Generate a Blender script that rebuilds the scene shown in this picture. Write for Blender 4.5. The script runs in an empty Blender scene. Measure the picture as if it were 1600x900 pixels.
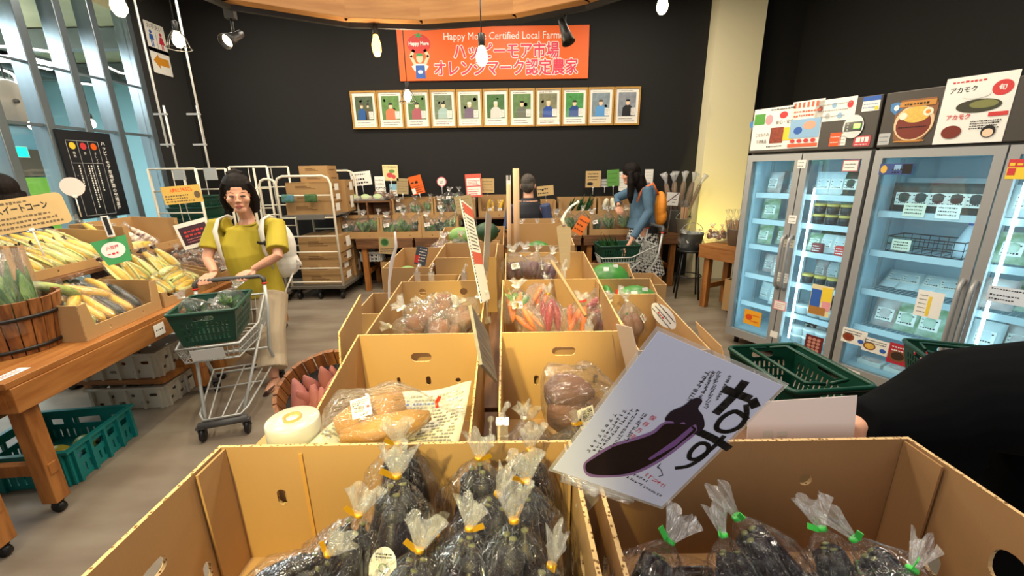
import bpy, bmesh, math, random
from mathutils import Vector, Matrix, noise
rnd = random.Random(7)
scene = bpy.context.scene
C = scene.collection

# ---------------------------------------------------------------- camera
CAM_H = 1.58; FPX = 650.0; PITCH = math.radians(15.7); ROLL = math.radians(0.9)
_F = Vector((0, math.cos(PITCH), -math.sin(PITCH))); _R0 = Vector((1, 0, 0)); _U0 = _R0.cross(_F)
_R = _R0*math.cos(ROLL) - _U0*math.sin(ROLL); _U = _R0*math.sin(ROLL) + _U0*math.cos(ROLL)
CAM = Vector((0, 0, CAM_H))
cd = bpy.data.cameras.new('camera'); cam = bpy.data.objects.new('camera', cd); C.objects.link(cam)
cd.sensor_width = 36; cd.lens = 36*FPX/1600; cd.clip_start = 0.02
cam.matrix_world = Matrix(((_R.x, _U.x, -_F.x, 0), (_R.y, _U.y, -_F.y, 0), (_R.z, _U.z, -_F.z, CAM_H), (0, 0, 0, 1)))
scene.camera = cam
def ray(px, py): return _F + _R*((px-800)/FPX) + _U*((450-py)/FPX)
def aty(px, py, Y): d = ray(px, py); return CAM + d*(Y/d.y)
def atz(px, py, Z): d = ray(px, py); return CAM + d*((Z-CAM_H)/d.z)
def atx(px, py, X): d = ray(px, py); return CAM + d*(X/d.x)
def mpp(p): return (Vector(p)-CAM).dot(_F)/FPX          # metres per pixel at a point

# ---------------------------------------------------------------- exposure, world, lights
scene.view_settings.view_transform = 'Standard'; scene.view_settings.look = 'None'
scene.view_settings.gamma = 1; scene.view_settings.use_curve_mapping = False
scene.view_settings.exposure = 0.7
try:
    scene.cycles.transparent_max_bounces = 24
except Exception:
    pass
w = bpy.data.worlds.new('world'); scene.world = w; w.use_nodes = True
w.node_tree.nodes['Background'].inputs[0].default_value = (0.95, 0.93, 0.90, 1)
w.node_tree.nodes['Background'].inputs[1].default_value = 0.30
def area(name, loc, size, power, col, rot=(0, 0, 0), sy=None):
    l = bpy.data.lights.new(name, 'AREA'); l.energy = power; l.color = col; l.size = size
    if sy: l.shape = 'RECTANGLE'; l.size_y = sy
    o = bpy.data.objects.new(name, l); C.objects.link(o); o.location = loc; o.rotation_euler = rot; return o
def spot(name, loc, target, power, col, ang=50, blend=.5, r=.04):
    l = bpy.data.lights.new(name, 'SPOT'); l.energy = power; l.color = col; l.spot_size = math.radians(ang); l.spot_blend = blend; l.shadow_soft_size = r
    o = bpy.data.objects.new(name, l); C.objects.link(o); o.location = loc
    o.rotation_euler = (Vector(target)-Vector(loc)).to_track_quat('-Z', 'Y').to_euler(); return o
WARM = (1.0, 0.80, 0.55)
for nm, y, xs, pw in (('front', .7, (-1.6, -.3, 1.1), 17), ('middle', 2.7, (-2.6, -1.2, .2, 1.6), 21), ('rear', 4.9, (-3.2, -1.6, 0, 1.6), 20)):
    for x in xs: area('ceiling_light_'+nm, (x, y, 3.7), .45, pw, (1, .89, .73))
spot('spot_on_cartons', (-0.75, -1.3, 3.0), (-0.33, 0.95, 0.92), 300, (1, .84, .30), 25, .5)
spot('spot_on_rows', (0.3, -0.5, 3.3), (0.12, 2.05, 0.95), 300, (1, .84, .30), 21, .5)
spot('spot_on_back', (-0.6, -0.9, 3.2), (-0.34, 1.45, 0.95), 200, (1, .84, .30), 20, .6)
spot('spot_on_corn', (-1.6, 2.0, 3.2), (-2.6, 2.6, 0.9), 70, (1, .85, .58), 55, .7)
spot('pillar_yellow_fill', (2.5, 5.2, 0.2), (2.95, 6.1, 1.3), 45, (1, .82, .25), 70, .8)  # added lamp that gives the pale pillar its yellow
area('front_fill_light', (0.0, -1.9, 2.3), 5.0, 34, (1.0, .97, .95), rot=(math.radians(82), 0, 0), sy=2.2)  # added fill behind the camera, lifts all surfaces facing it
area('lobby_light', (-6.3, 4.0, 3.1), 2.4, 230, (.86, .97, 1.0), sy=4)

# ---------------------------------------------------------------- materials
def lin(h):
    h = h.lstrip('#'); v = [int(h[i:i+2], 16)/255 for i in (0, 2, 4)]
    return tuple(x/12.92 if x <= .04045 else ((x+.055)/1.055)**2.4 for x in v) + (1,)
MATS = {}
def mat(name, col='#808080', rough=.55, metal=0, emit=0, var=0, vscale=8, stretch=(1, 1, 1), bump=0, bscale=60, bstretch=(1, 1, 1), col2=None, spec=.5, alpha=1, coat=0, trans=0):
    if name in MATS: return MATS[name]
    m = bpy.data.materials.new(name); m.use_nodes = True; nt = m.node_tree; b = nt.nodes['Principled BSDF']
    c = lin(col); b.inputs['Base Color'].default_value = c
    b.inputs['Roughness'].default_value = rough; b.inputs['Metallic'].default_value = metal
    b.inputs['Specular IOR Level'].default_value = spec; b.inputs['Coat Weight'].default_value = coat
    b.inputs['Transmission Weight'].default_value = trans; b.inputs['Alpha'].default_value = alpha
    if emit: b.inputs['Emission Color'].default_value = c; b.inputs['Emission Strength'].default_value = emit
    if var or col2 or bump:
        tc = nt.nodes.new('ShaderNodeTexCoord')
    if var or col2:
        mp = nt.nodes.new('ShaderNodeMapping'); mp.inputs['Scale'].default_value = stretch
        nz = nt.nodes.new('ShaderNodeTexNoise'); nz.inputs['Scale'].default_value = vscale; nz.inputs['Detail'].default_value = 5
        rp = nt.nodes.new('ShaderNodeValToRGB'); rp.color_ramp.elements[0].position = .36; rp.color_ramp.elements[1].position = .64
        c2 = lin(col2) if col2 else tuple(x*(1-var) for x in c[:3]) + (1,)
        rp.color_ramp.elements[0].color = c2; rp.color_ramp.elements[1].color = c
        nt.links.new(tc.outputs['Object'], mp.inputs[0]); nt.links.new(mp.outputs[0], nz.inputs['Vector'])
        nt.links.new(nz.outputs[0], rp.inputs[0]); nt.links.new(rp.outputs[0], b.inputs['Base Color'])
    if bump:
        mp2 = nt.nodes.new('ShaderNodeMapping'); mp2.inputs['Scale'].default_value = bstretch
        n2 = nt.nodes.new('ShaderNodeTexNoise'); n2.inputs['Scale'].default_value = bscale; n2.inputs['Detail'].default_value = 3
        bp = nt.nodes.new('ShaderNodeBump'); bp.inputs['Strength'].default_value = bump; bp.inputs['Distance'].default_value = .01
        nt.links.new(tc.outputs['Object'], mp2.inputs[0]); nt.links.new(mp2.outputs[0], n2.inputs['Vector'])
        nt.links.new(n2.outputs[0], bp.inputs['Height']); nt.links.new(bp.outputs[0], b.inputs['Normal'])
    MATS[name] = m; return m
def film(name, tint='#ffffff', gloss=.075, rough=.07, haze=.002, scale=45, bump=.9):
    """clear plastic: see-through with glossy crumples and a little milky haze"""
    if name in MATS: return MATS[name]
    m = bpy.data.materials.new(name); m.use_nodes = True; nt = m.node_tree; nt.nodes.remove(nt.nodes['Principled BSDF']); N = nt.nodes.new
    out = nt.nodes['Material Output']
    t = N('ShaderNodeBsdfTransparent'); t.inputs[0].default_value = lin(tint)
    g = N('ShaderNodeBsdfGlossy'); g.inputs['Roughness'].default_value = rough
    d = N('ShaderNodeBsdfDiffuse'); d.inputs[0].default_value = (.9, .9, .88, 1)
    fr = N('ShaderNodeLayerWeight'); fr.inputs[0].default_value = .5
    pw = N('ShaderNodeMath'); pw.operation = 'POWER'; pw.inputs[1].default_value = 4.0
    ad = N('ShaderNodeMath'); ad.operation = 'MULTIPLY_ADD'; ad.inputs[1].default_value = .65; ad.inputs[2].default_value = gloss; ad.use_clamp = True
    nt.links.new(fr.outputs['Facing'], pw.inputs[0]); nt.links.new(pw.outputs[0], ad.inputs[0])
    m1 = N('ShaderNodeMixShader'); m2 = N('ShaderNodeMixShader'); m1.inputs[0].default_value = haze
    if bump:
        tc = N('ShaderNodeTexCoord'); nz = N('ShaderNodeTexNoise'); nz.inputs['Scale'].default_value = scale; nz.inputs['Detail'].default_value = 3; nz.inputs['Distortion'].default_value = 1.5
        bp = N('ShaderNodeBump'); bp.inputs['Strength'].default_value = bump; bp.inputs['Distance'].default_value = .03
        mpp_ = N('ShaderNodeMapping'); mpp_.inputs['Scale'].default_value = (1.3, 1.3, .28); nt.links.new(tc.outputs['Object'], mpp_.inputs[0]); nt.links.new(mpp_.outputs[0], nz.inputs['Vector']); nt.links.new(nz.outputs[0], bp.inputs['Height'])
        nt.links.new(bp.outputs[0], g.inputs['Normal']); nt.links.new(bp.outputs[0], fr.inputs['Normal'])
    nt.links.new(t.outputs[0], m1.inputs[1]); nt.links.new(d.outputs[0], m1.inputs[2])
    nt.links.new(ad.outputs[0], m2.inputs[0]); nt.links.new(m1.outputs[0], m2.inputs[1]); nt.links.new(g.outputs[0], m2.inputs[2])
    nt.links.new(m2.outputs[0], out.inputs['Surface']); MATS[name] = m; return m
def edge_mat(name, col, dark):
    """cut cardboard edge: light liner with the row of small flutes"""
    m = bpy.data.materials.new(name); m.use_nodes = True; nt = m.node_tree; b = nt.nodes['Principled BSDF']; b.inputs['Roughness'].default_value = .9
    tc = nt.nodes.new('ShaderNodeTexCoord'); wv = nt.nodes.new('ShaderNodeTexVoronoi'); wv.inputs['Scale'].default_value = 130
    rp = nt.nodes.new('ShaderNodeValToRGB'); rp.color_ramp.elements[0].color = lin(dark); rp.color_ramp.elements[1].color = lin(col)
    rp.color_ramp.elements[0].position = .25; rp.color_ramp.elements[1].position = .42
    nt.links.new(tc.outputs['Object'], wv.inputs['Vector']); nt.links.new(wv.outputs['Distance'], rp.inputs[0]); nt.links.new(rp.outputs[0], b.inputs['Base Color'])
    MATS[name] = m; return m
CARD = mat('cardboard', '#b48f60', .82, var=.10, vscale=3, stretch=(1, 1, .4), bump=.10, bscale=30, bstretch=(14, 14, .3), spec=.2)
CARDD = mat('cardboard_brown', '#a27a50', .85, var=.10, vscale=3, bump=.08, bscale=30, bstretch=(14, 14, .3), spec=.2)
EDGE = edge_mat('cardboard_edge', '#cfae7c', '#6e4c22')
CARDP = mat('cardboard_print', '#6b4a2a', .85)
WOOD = mat('wood_long', '#a87038', .5, vscale=3.0, stretch=(1.2, 9, 9), col2='#925a26', bump=.05)
WOODZ = mat('wood_upright', '#b07438', .5, vscale=3.0, stretch=(9, 9, 1.2), col2='#8c5524')
WOODD = mat('wood_dark', '#7d5533', .6, vscale=3.0, stretch=(1.2, 9, 9), col2='#5b3a20')
WOODB = mat('wood_barrel', '#9a6230', .6, vscale=4.0, stretch=(12, 12, 1.0), col2='#6a3d1a')
BEAM = mat('wood_beam', '#a0723f', .7, vscale=2.5, stretch=(1, 8, 10), col2='#8d5f31')
BLACK = mat('black_paint', '#232221', .8, spec=.25)
BLACK2 = mat('black_metal', '#151515', .45)
WHITE = mat('white_paint', '#efece4', .45)
CREAM = mat('cream_metal', '#e9dfc9', .4)
PAPER = mat('paper', '#f2efe6', .7)
INK = mat('ink', '#1d1b1a', .7)
RED = mat('red_ink', '#d23a3a', .6)
ORANGE = mat('orange_print', '#ea600a', .5)
KRAFT = mat('kraft_paper', '#c7a873', .8, var=.08)
GREEN = mat('green_print', '#3f9a58', .6)
YELLOW = mat('yellow_print', '#f2cf3a', .6)
BLUE = mat('blue_print', '#2f5fb0', .6)
GREY = mat('grey_plastic', '#4b4b4b', .5)
LGREY = mat('light_grey', '#b9bab8', .5)
STEEL = mat('steel', '#b4b6b6', .35, metal=.8)
ALU = mat('door_frame_silver', '#a9a8a6', .42, metal=.35)
CART = mat('cart_grey', '#b9bcb8', .4, metal=.2)
BASK = mat('basket_green', '#0a3d2c', .4)
TEAL = mat('crate_teal', '#0f7f7d', .45)
GOLD = mat('gold_tie', '#d9a520', .3, metal=.6)
TIEG = mat('green_tie', '#3fc24a', .4)
TIER = mat('red_tie', '#e2381f', .4)
FILM = film('plastic_film')
FILMF = film('plastic_film_fine', gloss=.08, scale=28, bump=1.0, haze=.04)
FLARE = film('bag_top_film', gloss=.14, haze=.18, rough=.10)
CLEAR = film('clear_acrylic', gloss=.10, haze=.10, rough=.05, bump=0)
GLASS = film('window_glass', gloss=.04, haze=.0, rough=.0, bump=0)
LAMG = film('laminate_edge', gloss=.12, haze=.18, rough=.1, bump=0)

# ---------------------------------------------------------------- mesh toolkit
class MB:
    def __init__(s): s.bm = bmesh.new(); s.M = Matrix(); s.mi = 0; s.sm = False
    def v(s, co): return s.bm.verts.new(s.M @ Vector(co))
    def f(s, vs):
        try: fc = s.bm.faces.new(vs)
        except ValueError: return
        fc.material_index = s.mi; fc.smooth = s.sm; return fc
    def box(s, cx, cy, cz, sx, sy, sz, rz=0, rx=0, ry=0):
        T = Matrix.Translation((cx, cy, cz)) @ Matrix.Rotation(rz, 4, 'Z') @ Matrix.Rotation(rx, 4, 'X') @ Matrix.Rotation(ry, 4, 'Y')
        vs = [s.v(T @ Vector((x*sx/2, y*sy/2, z*sz/2))) for x in (-1, 1) for y in (-1, 1) for z in (-1, 1)]
        sm = s.sm; s.sm = False
        for q in ((0, 1, 3, 2), (4, 6, 7, 5), (0, 4, 5, 1), (2, 3, 7, 6), (0, 2, 6, 4), (1, 5, 7, 3)): s.f([vs[i] for i in q])
        s.sm = sm; return s
    def b6(s, x0, x1, y0, y1, z0, z1): return s.box((x0+x1)/2, (y0+y1)/2, (z0+z1)/2, x1-x0, y1-y0, z1-z0)
    def tube(s, pts, r, n=8, closed=False, sq=None):
        pts = [Vector(p) for p in pts]; k = len(pts); rs = r if isinstance(r, (list, tuple)) else [r]*k
        sm = s.sm; s.sm = True; rings = []; prev = None
        for i, p in enumerate(pts):
            a = pts[(i-1) % k] if (closed or i) else p; b = pts[(i+1) % k] if (closed or i < k-1) else p
            d = (b-a); d = d.normalized() if d.length > 1e-9 else Vector((0, 0, 1))
            if prev is None:
                u = d.orthogonal().normalized()
                if sq: u = (Vector((0, 0, 1)).cross(d)); u = u.normalized() if u.length > 1e-6 else Vector((1, 0, 0))
            else:
                u = prev - d*prev.dot(d); u = u.normalized() if u.length > 1e-6 else d.orthogonal().normalized()
            prev = u; q = d.cross(u); e = rs[i] if isinstance(rs[i], tuple) else (rs[i], rs[i])
            rings.append([s.v(p + u*(math.cos(t)*e[0]) + q*(math.sin(t)*e[1])) for t in (2*math.pi*(j+(.5 if n == 4 else 0))/n for j in range(n))])
        if n == 4: s.sm = False
        m = k if closed else k-1
        for i in range(m):
            A, B = rings[i], rings[(i+1) % k]
            for j in range(n): s.f([A[j], A[(j+1) % n], B[(j+1) % n], B[j]])
        if not closed:
            s.f(rings[0][::-1]); s.f(rings[-1])
        s.sm = sm; return s
    def bar(s, p0, p1, wd): return s.tube([p0, p1], wd*.7071, 4, sq=True)
    def lathe(s, prof, n=24, c=(0, 0, 0), sx=1, sy=1):
        sm = s.sm; s.sm = True; rings = []
        for r, z in prof:
            rings.append([s.v((c[0]+r*sx*math.cos(2*math.pi*j/n), c[1]+r*sy*math.sin(2*math.pi*j/n), c[2]+z)) for j in range(n)] if r > 1e-6 else [s.v((c[0], c[1], c[2]+z))])
        for A, B in zip(rings, rings[1:]):
            for j in range(n):
                a = [A[j % len(A)], A[(j+1) % n % len(A)], B[(j+1) % n % len(B)], B[j % len(B)]]
                u = []
                for x in a:
                    if x not in u: u.append(x)
                if len(u) > 2: s.f(u)
        if len(rings[0]) > 1: s.f(rings[0][::-1])
        if len(rings[-1]) > 1: s.f(rings[-1])
        s.sm = sm; return s
    def ell(s, c, r, n=14, m=9, rot=None):
        M0 = s.M; s.M = M0 @ Matrix.Translation(c) @ (rot.to_4x4() if rot else Matrix())
        r = (r, r, r) if not isinstance(r, (tuple, list)) else r
        s.M = s.M @ Matrix.Diagonal((r[0], r[1], r[2], 1))
        s.lathe([(math.sin(math.pi*i/m) if 0 < i < m else 0, -math.cos(math.pi*i/m)) for i in range(m+1)], n); s.M = M0; return s
    def prism(s, poly, z0, z1):
        a = [s.v((p[0], p[1], z0)) for p in poly]; b = [s.v((p[0], p[1], z1)) for p in poly]; k = len(poly)
        s.f(a[::-1]); s.f(b)
        for i in range(k): s.f([a[i], a[(i+1) % k], b[(i+1) % k], b[i]])
        return s
    def add(s, me, M=None, mis=None, keep=False):
        M = s.M @ (M or Matrix()); vs = [s.bm.verts.new(M @ v.co) for v in me.vertices]
        for p in me.polygons:
            try: fc = s.bm.faces.new([vs[i] for i in p.vertices])
            except ValueError: continue
            fc.material_index = (mis[p.material_index] if isinstance(mis, (list, tuple)) else (p.material_index if keep else s.mi)); fc.smooth = p.use_smooth
        return s
    def plate(s, outer, holes, t, M=None, edge=None):
        """flat plate in its XY plane with holes, thickness t centred; rim faces take slot `edge`"""
        cu = bpy.data.curves.new('t', 'CURVE'); cu.dimensions = '2D'; cu.fill_mode = 'BOTH'; cu.extrude = t/2
        for pl in [outer]+list(holes):
            sp = cu.splines.new('POLY'); sp.points.add(len(pl)-1); sp.use_cyclic_u = True
            for i, p in enumerate(pl): sp.points[i].co = (p[0], p[1], 0, 1)
        o = bpy.data.objects.new('t', cu); me = bpy.data.meshes.new_from_object(o)
        mi = s.mi; MM = s.M @ (M or Matrix()); vs = [s.bm.verts.new(MM @ v.co) for v in me.vertices]
        for p in me.polygons:
            try: fc = s.bm.faces.new([vs[i] for i in p.vertices])
            except ValueError: continue
            fc.material_index = edge if (edge is not None and abs(p.normal.z) < .5) else mi
        bpy.data.objects.remove(o); bpy.data.curves.remove(cu); bpy.data.meshes.remove(me); return s
    def text(s, body, x, y, size, z=0, align='CENTER', sx=1, rot=0, bold=0):
        me = text_mesh(body, align, bold)
        return s.add(me, Matrix.Translation((x, y, z)) @ Matrix.Rotation(rot, 4, 'Z') @ Matrix.Diagonal((size*sx, size, 1, 1)))
    def vtext(s, body, x, y, size, z=0, step=1.08, bold=0):
        for i, ch in enumerate(body):
            if ch != ' ': s.text(ch if ch != 'ー' else '｜', x, y - i*size*step, size, z, bold=bold)
        return s
    def rect(s, x0, y0, x1, y1, z=0):
        s.f([s.v((x0, y0, z)), s.v((x1, y0, z)), s.v((x1, y1, z)), s.v((x0, y1, z))]); return s
    def disc(s, cx, cy, rx, ry=None, z=0, n=20, rot=0):
        ry = ry or rx; c, q = math.cos(rot), math.sin(rot); P = []
        for j in range(n):
            a, b = rx*math.cos(2*math.pi*j/n), ry*math.sin(2*math.pi*j/n); P.append(s.v((cx+a*c-b*q, cy+a*q+b*c, z)))
        s.f(P); return s
    def poly(s, pts, z=0): s.f([s.v((p[0], p[1], z)) for p in pts]); return s
    def stroke(s, pts, wd, z=0):
        for a, b in zip(pts, pts[1:]):
            a = Vector(a); b = Vector(b); d = (b-a); L = d.length; d.normalize(); nn = Vector((-d.y, d.x))*wd/2
            e = d*wd*.25; s.poly([a-e+nn, a-e-nn, b+e-nn, b+e+nn], z)
        return s
    def lines(s, x0, x1, y0, y1, n, h, z=0, seed=1):
        """rows of small handwriting-like marks"""
        rr = random.Random(seed)
        for i in range(n):
            y = y1 - (i+.5)*(y1-y0)/n; x = x0; end = x1 - rr.random()*.25*(x1-x0)
            while x < end:
                wv = h*rr.uniform(.5, 1.0); s.rect(x, y-h*.5*rr.uniform(.5, 1), x+wv*.8, y+h*.5*rr.uniform(.2, 1)*.5, z)
                x += wv*1.15
        return s
    def mesh(s, name, mats, recalc=True):
        if recalc: bmesh.ops.recalc_face_normals(s.bm, faces=s.bm.faces[:])
        me = bpy.data.meshes.new(name); s.bm.to_mesh(me); s.bm.free()
        for m in (mats if isinstance(mats, (list, tuple)) else [mats]): me.materials.append(m)
        return me
    def build(s, name, mats, parent=None, bev=0, recalc=True):
        return put(name, s.mesh(name, mats, recalc), parent, bev)
def put(name, me, parent=None, bev=0, M=None):
    o = bpy.data.objects.new(name, me); C.objects.link(o)
    if parent: o.parent = parent
    if M is not None: o.matrix_local = M
    if bev:
        b = o.modifiers.new('bevel', 'BEVEL'); b.width = bev; b.segments = 2; b.limit_method = 'ANGLE'; b.angle_limit = math.radians(40)
    return o
_TX = {}
def text_mesh(body, align='CENTER', bold=0):
    k = (body, align, bold)
    if k not in _TX:
        c = bpy.data.curves.new('t', 'FONT'); c.body = body; c.size = 1; c.align_x = align; c.align_y = 'CENTER'; c.offset = bold; c.resolution_u = 2
        o = bpy.data.objects.new('t', c); _TX[k] = bpy.data.meshes.new_from_object(o); bpy.data.objects.remove(o)
    return _TX[k]
def tag(o, label, cat, group=None, kind=None):
    o['label'] = label; o['category'] = cat
    if group: o['group'] = group
    if kind: o['kind'] = kind
    return o
def thing(name, label, cat, loc=(0, 0, 0), rz=0, group=None, rot=None):
    o = bpy.data.objects.new(name, None); o.empty_display_size = .05; C.objects.link(o); o.location = loc
    o.rotation_euler = rot if rot is not None else (0, 0, rz)
    return tag(o, label, cat, group)
def struct(o, nm=None): o['kind'] = 'structure'; return o
def dup(root, loc=None, rot=None, label=None, group=None, scale=None):
    r = root.copy(); C.objects.link(r)
    if loc is not None: r.location = loc
    if rot is not None: r.rotation_euler = rot
    if scale is not None: r.scale = (scale,)*3 if not isinstance(scale, tuple) else scale
    if label: r['label'] = label
    if group: r['group'] = group
    for ch in list(root.children):
        c = ch.copy(); C.objects.link(c); c.parent = r
        for g in list(ch.children):
            d = g.copy(); C.objects.link(d); d.parent = c
    return r
def face_rot(n, roll=0):
    """euler for a card: local Z along n, local Y up, rolled"""
    n = Vector(n).normalized(); up = Vector((0, 0, 1)); x = up.cross(n); x = x.normalized() if x.length > 1e-4 else Vector((1, 0, 0)); y = n.cross(x)
    M = Matrix((x, y, n)).transposed() @ Matrix.Rotation(roll, 3, 'Z'); return M.to_euler()
def rotz(v, a): return Vector((v[0]*math.cos(a)-v[1]*math.sin(a), v[0]*math.sin(a)+v[1]*math.cos(a), v[2]))
def smoothed(pts, n=5, closed=True):
    k = len(pts); P_ = [Vector(p) for p in pts]; out = []
    for i in range(k if closed else k-1):
        g = lambda j: P_[j % k] if closed else P_[min(max(j, 0), k-1)]
        a, b, c, d = g(i-1), g(i), g(i+1), g(i+2)
        for q in range(n):
            t = q/n; out.append(.5*((2*b)+(c-a)*t+(2*a-5*b+4*c-d)*t*t+(3*b-a-3*c+d)*t*t*t))
    return out if closed else out+[P_[-1]]
def rrect(w, h, r, n=4, cx=0, cy=0):
    P = []
    for qx, qy, a0 in ((1, 1, 0), (-1, 1, 90), (-1, -1, 180), (1, -1, 270)):
        for i in range(n+1):
            a = math.radians(a0+90*i/n); P.append((cx+qx*(w/2-r)+r*math.cos(a), cy+qy*(h/2-r)+r*math.sin(a)))
    return P

# ---------------------------------------------------------------- the setting
FLOORM = mat('floor_concrete', '#8b8070', .5, vscale=1.6, stretch=(1, 3, 1), col2='#77695a', bump=.05, bscale=25)
m = MB(); m.b6(-5.2, 6, -2.2, 6.4, -.1, 0); struct(m.build('floor', FLOORM))
m = MB(); m.b6(-5.2, 6, -2.2, 6.4, 3.9, 4.0); struct(m.build('ceiling', BLACK))
m = MB(); m.b6(-4.45, 6, 6.2, 6.35, 0, 3.9); struct(m.build('wall_back', BLACK))
m = MB(); m.b6(3.9, 4.05, -2.2, 6.2, 0, 3.9); struct(m.build('wall_right', BLACK))
m = MB(); m.b6(-5.2, 6, -2.35, -2.2, 0, 3.9); struct(m.build('wall_front', BLACK))
PIL = mat('pillar_yellow', '#f6ebc2', .8)
m = MB(); m.b6(2.66, 3.27, 5.98, 6.2, 0, 3.9); o = struct(m.build('trim_1', PIL))
# glazed partition on the left: mullions, transoms, panes
BPAN = mat('black_panel_lit', '#2e2d2c', .6)  # light falling on the panel is put into its paler black
m = MB(); m.b6(-4.47, -4.36, 5.5, 6.2, 0, 3.9); struct(m.build('wall_left', BPAN))
MUL = mat('mullion_aluminium', '#8a98a0', .3, metal=.7)
ys = [1.2, 2.5, 3.3, 3.85, 4.25, 4.63, 5.0, 5.46]
wroot = bpy.data.objects.new('window_1', None); C.objects.link(wroot); struct(wroot)
m = MB()
for y in ys: m.b6(-4.52, -4.36, y-.04, y+.04, 0, 3.9)
for z in (.06, 3.82): m.b6(-4.45, -4.38, 1.2, 5.46, z-.05, z+.05)
m.build('window_frame', MUL, wroot, .006)
m = MB(); m.b6(-4.44, -4.39, 1.2, 5.46, 2.05, 2.075); m.b6(-4.44, -4.39, 1.2, 5.46, 2.6, 2.615); m.build('transom', mat('dark_transom', '#5b666c', .4), wroot)
for a, b in zip(ys, ys[1:]):
    m = MB(); m.b6(-4.42, -4.41, a+.04, b-.04, .1, 3.78); m.build('pane', GLASS, wroot)
# lobby behind the glass
LW = mat('lobby_wall', '#a9d6e2', .8)
m = MB(); m.b6(-9.0, -4.5, -.5, 8.6, -.1, 0); struct(m.build('floor_lobby', mat('lobby_floor', '#9a9a8c', .4)))
m = MB(); m.b6(-9.1, -9.0, -.5, 8.6, 0, 4.3); struct(m.build('wall_lobby', LW))
m = MB(); m.b6(-9.0, -4.47, 8.5, 8.6, 0, 4.3); struct(m.build('wall_lobby_rear', LW))
m = MB(); m.b6(-9.1, -4.47, -.5, 8.6, 3.4, 3.5); struct(m.build('ceiling_lobby', mat('lobby_ceiling', '#c9c7a0', .8, col2='#a9ab8c', vscale=1.5)))
LGREEN = mat('lime_paint', '#9bd24a', .6)
m = MB(); m.b6(-8.98, -8.88, 2.0, 3.4, 0, 2.0); m.b6(-8.98, -8.88, 6.3, 8.3, .5, 1.6); struct(m.build('trim_2', LGREEN))
m = MB(); m.b6(-8.97, -8.9, 6.0, 8.45, 1.62, 2.1); struct(m.build('trim_5', mat('lobby_brown_panel', '#7a6450', .6)))
m = MB(); m.b6(-8.97, -8.9, 5.6, 8.4, 2.5, 3.0); struct(m.build('trim_3', mat('lobby_dark_panel', '#3f474a', .5)))
m = MB()
for k in range(5): m.b6(-9, -4.6, .8+k*1.7, .95+k*1.7, 3.15, 3.38)
m.b6(-6.6, -6.45, -.4, 8.4, 3.1, 3.2); m.tube([(-7.4, -.4, 3.2), (-7.4, 8.4, 3.2)], .06); struct(m.build('trim_4', mat('ceiling_steel', '#6f7674', .5)))
TUBE = mat('tube_lamp_glow', '#eaf6ff', .5, emit=14)
for k, (x, y) in enumerate(((-6.05, 4.75), (-6.05, 5.25), (-6.05, 5.8), (-7.6, 5.6), (-7.6, 7.0))):
    t = thing('tube_lamp', ('cold white tube lamp under the lobby ceiling, %s' % ('leftmost of the row', 'second from the left', 'third from the left', 'further back', 'furthest back')[k]), 'lamp', (x, y, 2.98), 0, 'lobby tube lamps')
    m = MB(); m.b6(-.06, .06, -.33, .33, .03, .07); m.tube([(0, .0, .07), (0, 0, .41)], .01); m.build('housing', WHITE, t)
    m = MB(); m.tube([(0, -.3, 0), (0, .3, 0)], .03); m.build('tube', TUBE, t)
# orange post, counters and furniture of the lobby seen through the glass
t = thing('counter', 'pale lobby counter with machines behind the glass', 'counter', (-7.6, 4.0, 0))
m = MB(); m.b6(-.35, .35, -1.1, 1.1, 0, .95); m.build('body', mat('counter_white', '#dfe5dd', .5), t, .01)
m = MB(); m.b6(-.4, .4, -1.15, 1.15, .95, 1.0); m.build('top', mat('counter_top', '#b9cbb8', .4), t, .006)
for k, (y, wd) in enumerate(((3.3, .35), (4.1, .5), (4.75, .3))):
    t = thing('machine', 'grey machine standing on the lobby counter, %s' % ('left one', 'middle one', 'right one')[k], 'machine', (-7.6, y, 1.0), 0, 'machines on the lobby counter')
    m = MB(); m.b6(-.2, .2, -wd/2, wd/2, 0, .3); m.box(0.06, 0, .36, .2, wd*.8, .14, ry=.4); m.build('body', mat('machine_grey', '#8fa39a', .4), t, .02)
    m = MB(); m.b6(.2, .212, -wd*.35, wd*.35, .12, .26); m.build('screen', mat('machine_screen', '#2b4a44', .2), t)
m = MB(); m.tube([(-4.9, 3.32, 0), (-4.9, 3.32, 1.75)], .025); m.lathe([(.12, 0), (.12, .02), (.02, .04)], 16, (-4.9, 3.32, 0))
tag(m.build('post', mat('post_orange', '#c4502c', .5)), 'thin orange-red upright post behind the glass', 'post')
t = thing('fridge_cabinet', 'white cabinet with a lime side standing in the lobby', 'cabinet', (-6.6, 2.3, 0))
m = MB(); m.b6(-.4, .4, -.35, .35, 0, 1.75); m.build('body', mat('cab_white', '#d5e8ea', .4), t, .02)
m = MB(); m.b6(.4, .42, -.3, .1, .1, 1.65); m.build('panel', LGREEN, t)
m = MB(); m.b6(.42, .44, .16, .2, .8, 1.1); m.build('handle', GREY, t)
t = thing('exit_sign', 'small green lit exit sign at the back of the lobby', 'sign', (-8.9, 7.9, 2.05))
m = MB(); m.b6(-.03, .03, -.2, .2, -.1, .1); m.build('case', WHITE, t); m = MB(); m.b6(.031, .036, -.18, .18, -.085, .085); m.build('face', mat('exit_glow', '#19c79a', .4, emit=1.5), t)
t = thing('hanging_disc', 'round beige disc hanging behind the glass at far left', 'disc', aty(18, 158, 4.6))
m = MB(); m.lathe([(0, -.03), (.19, -.03), (.21, 0), (.19, .03), (0, .03)], 28); o = m.build('disc', mat('fan_beige', '#cfc3b2', .6), t); o.rotation_euler = (0, math.radians(90), 0)
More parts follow.
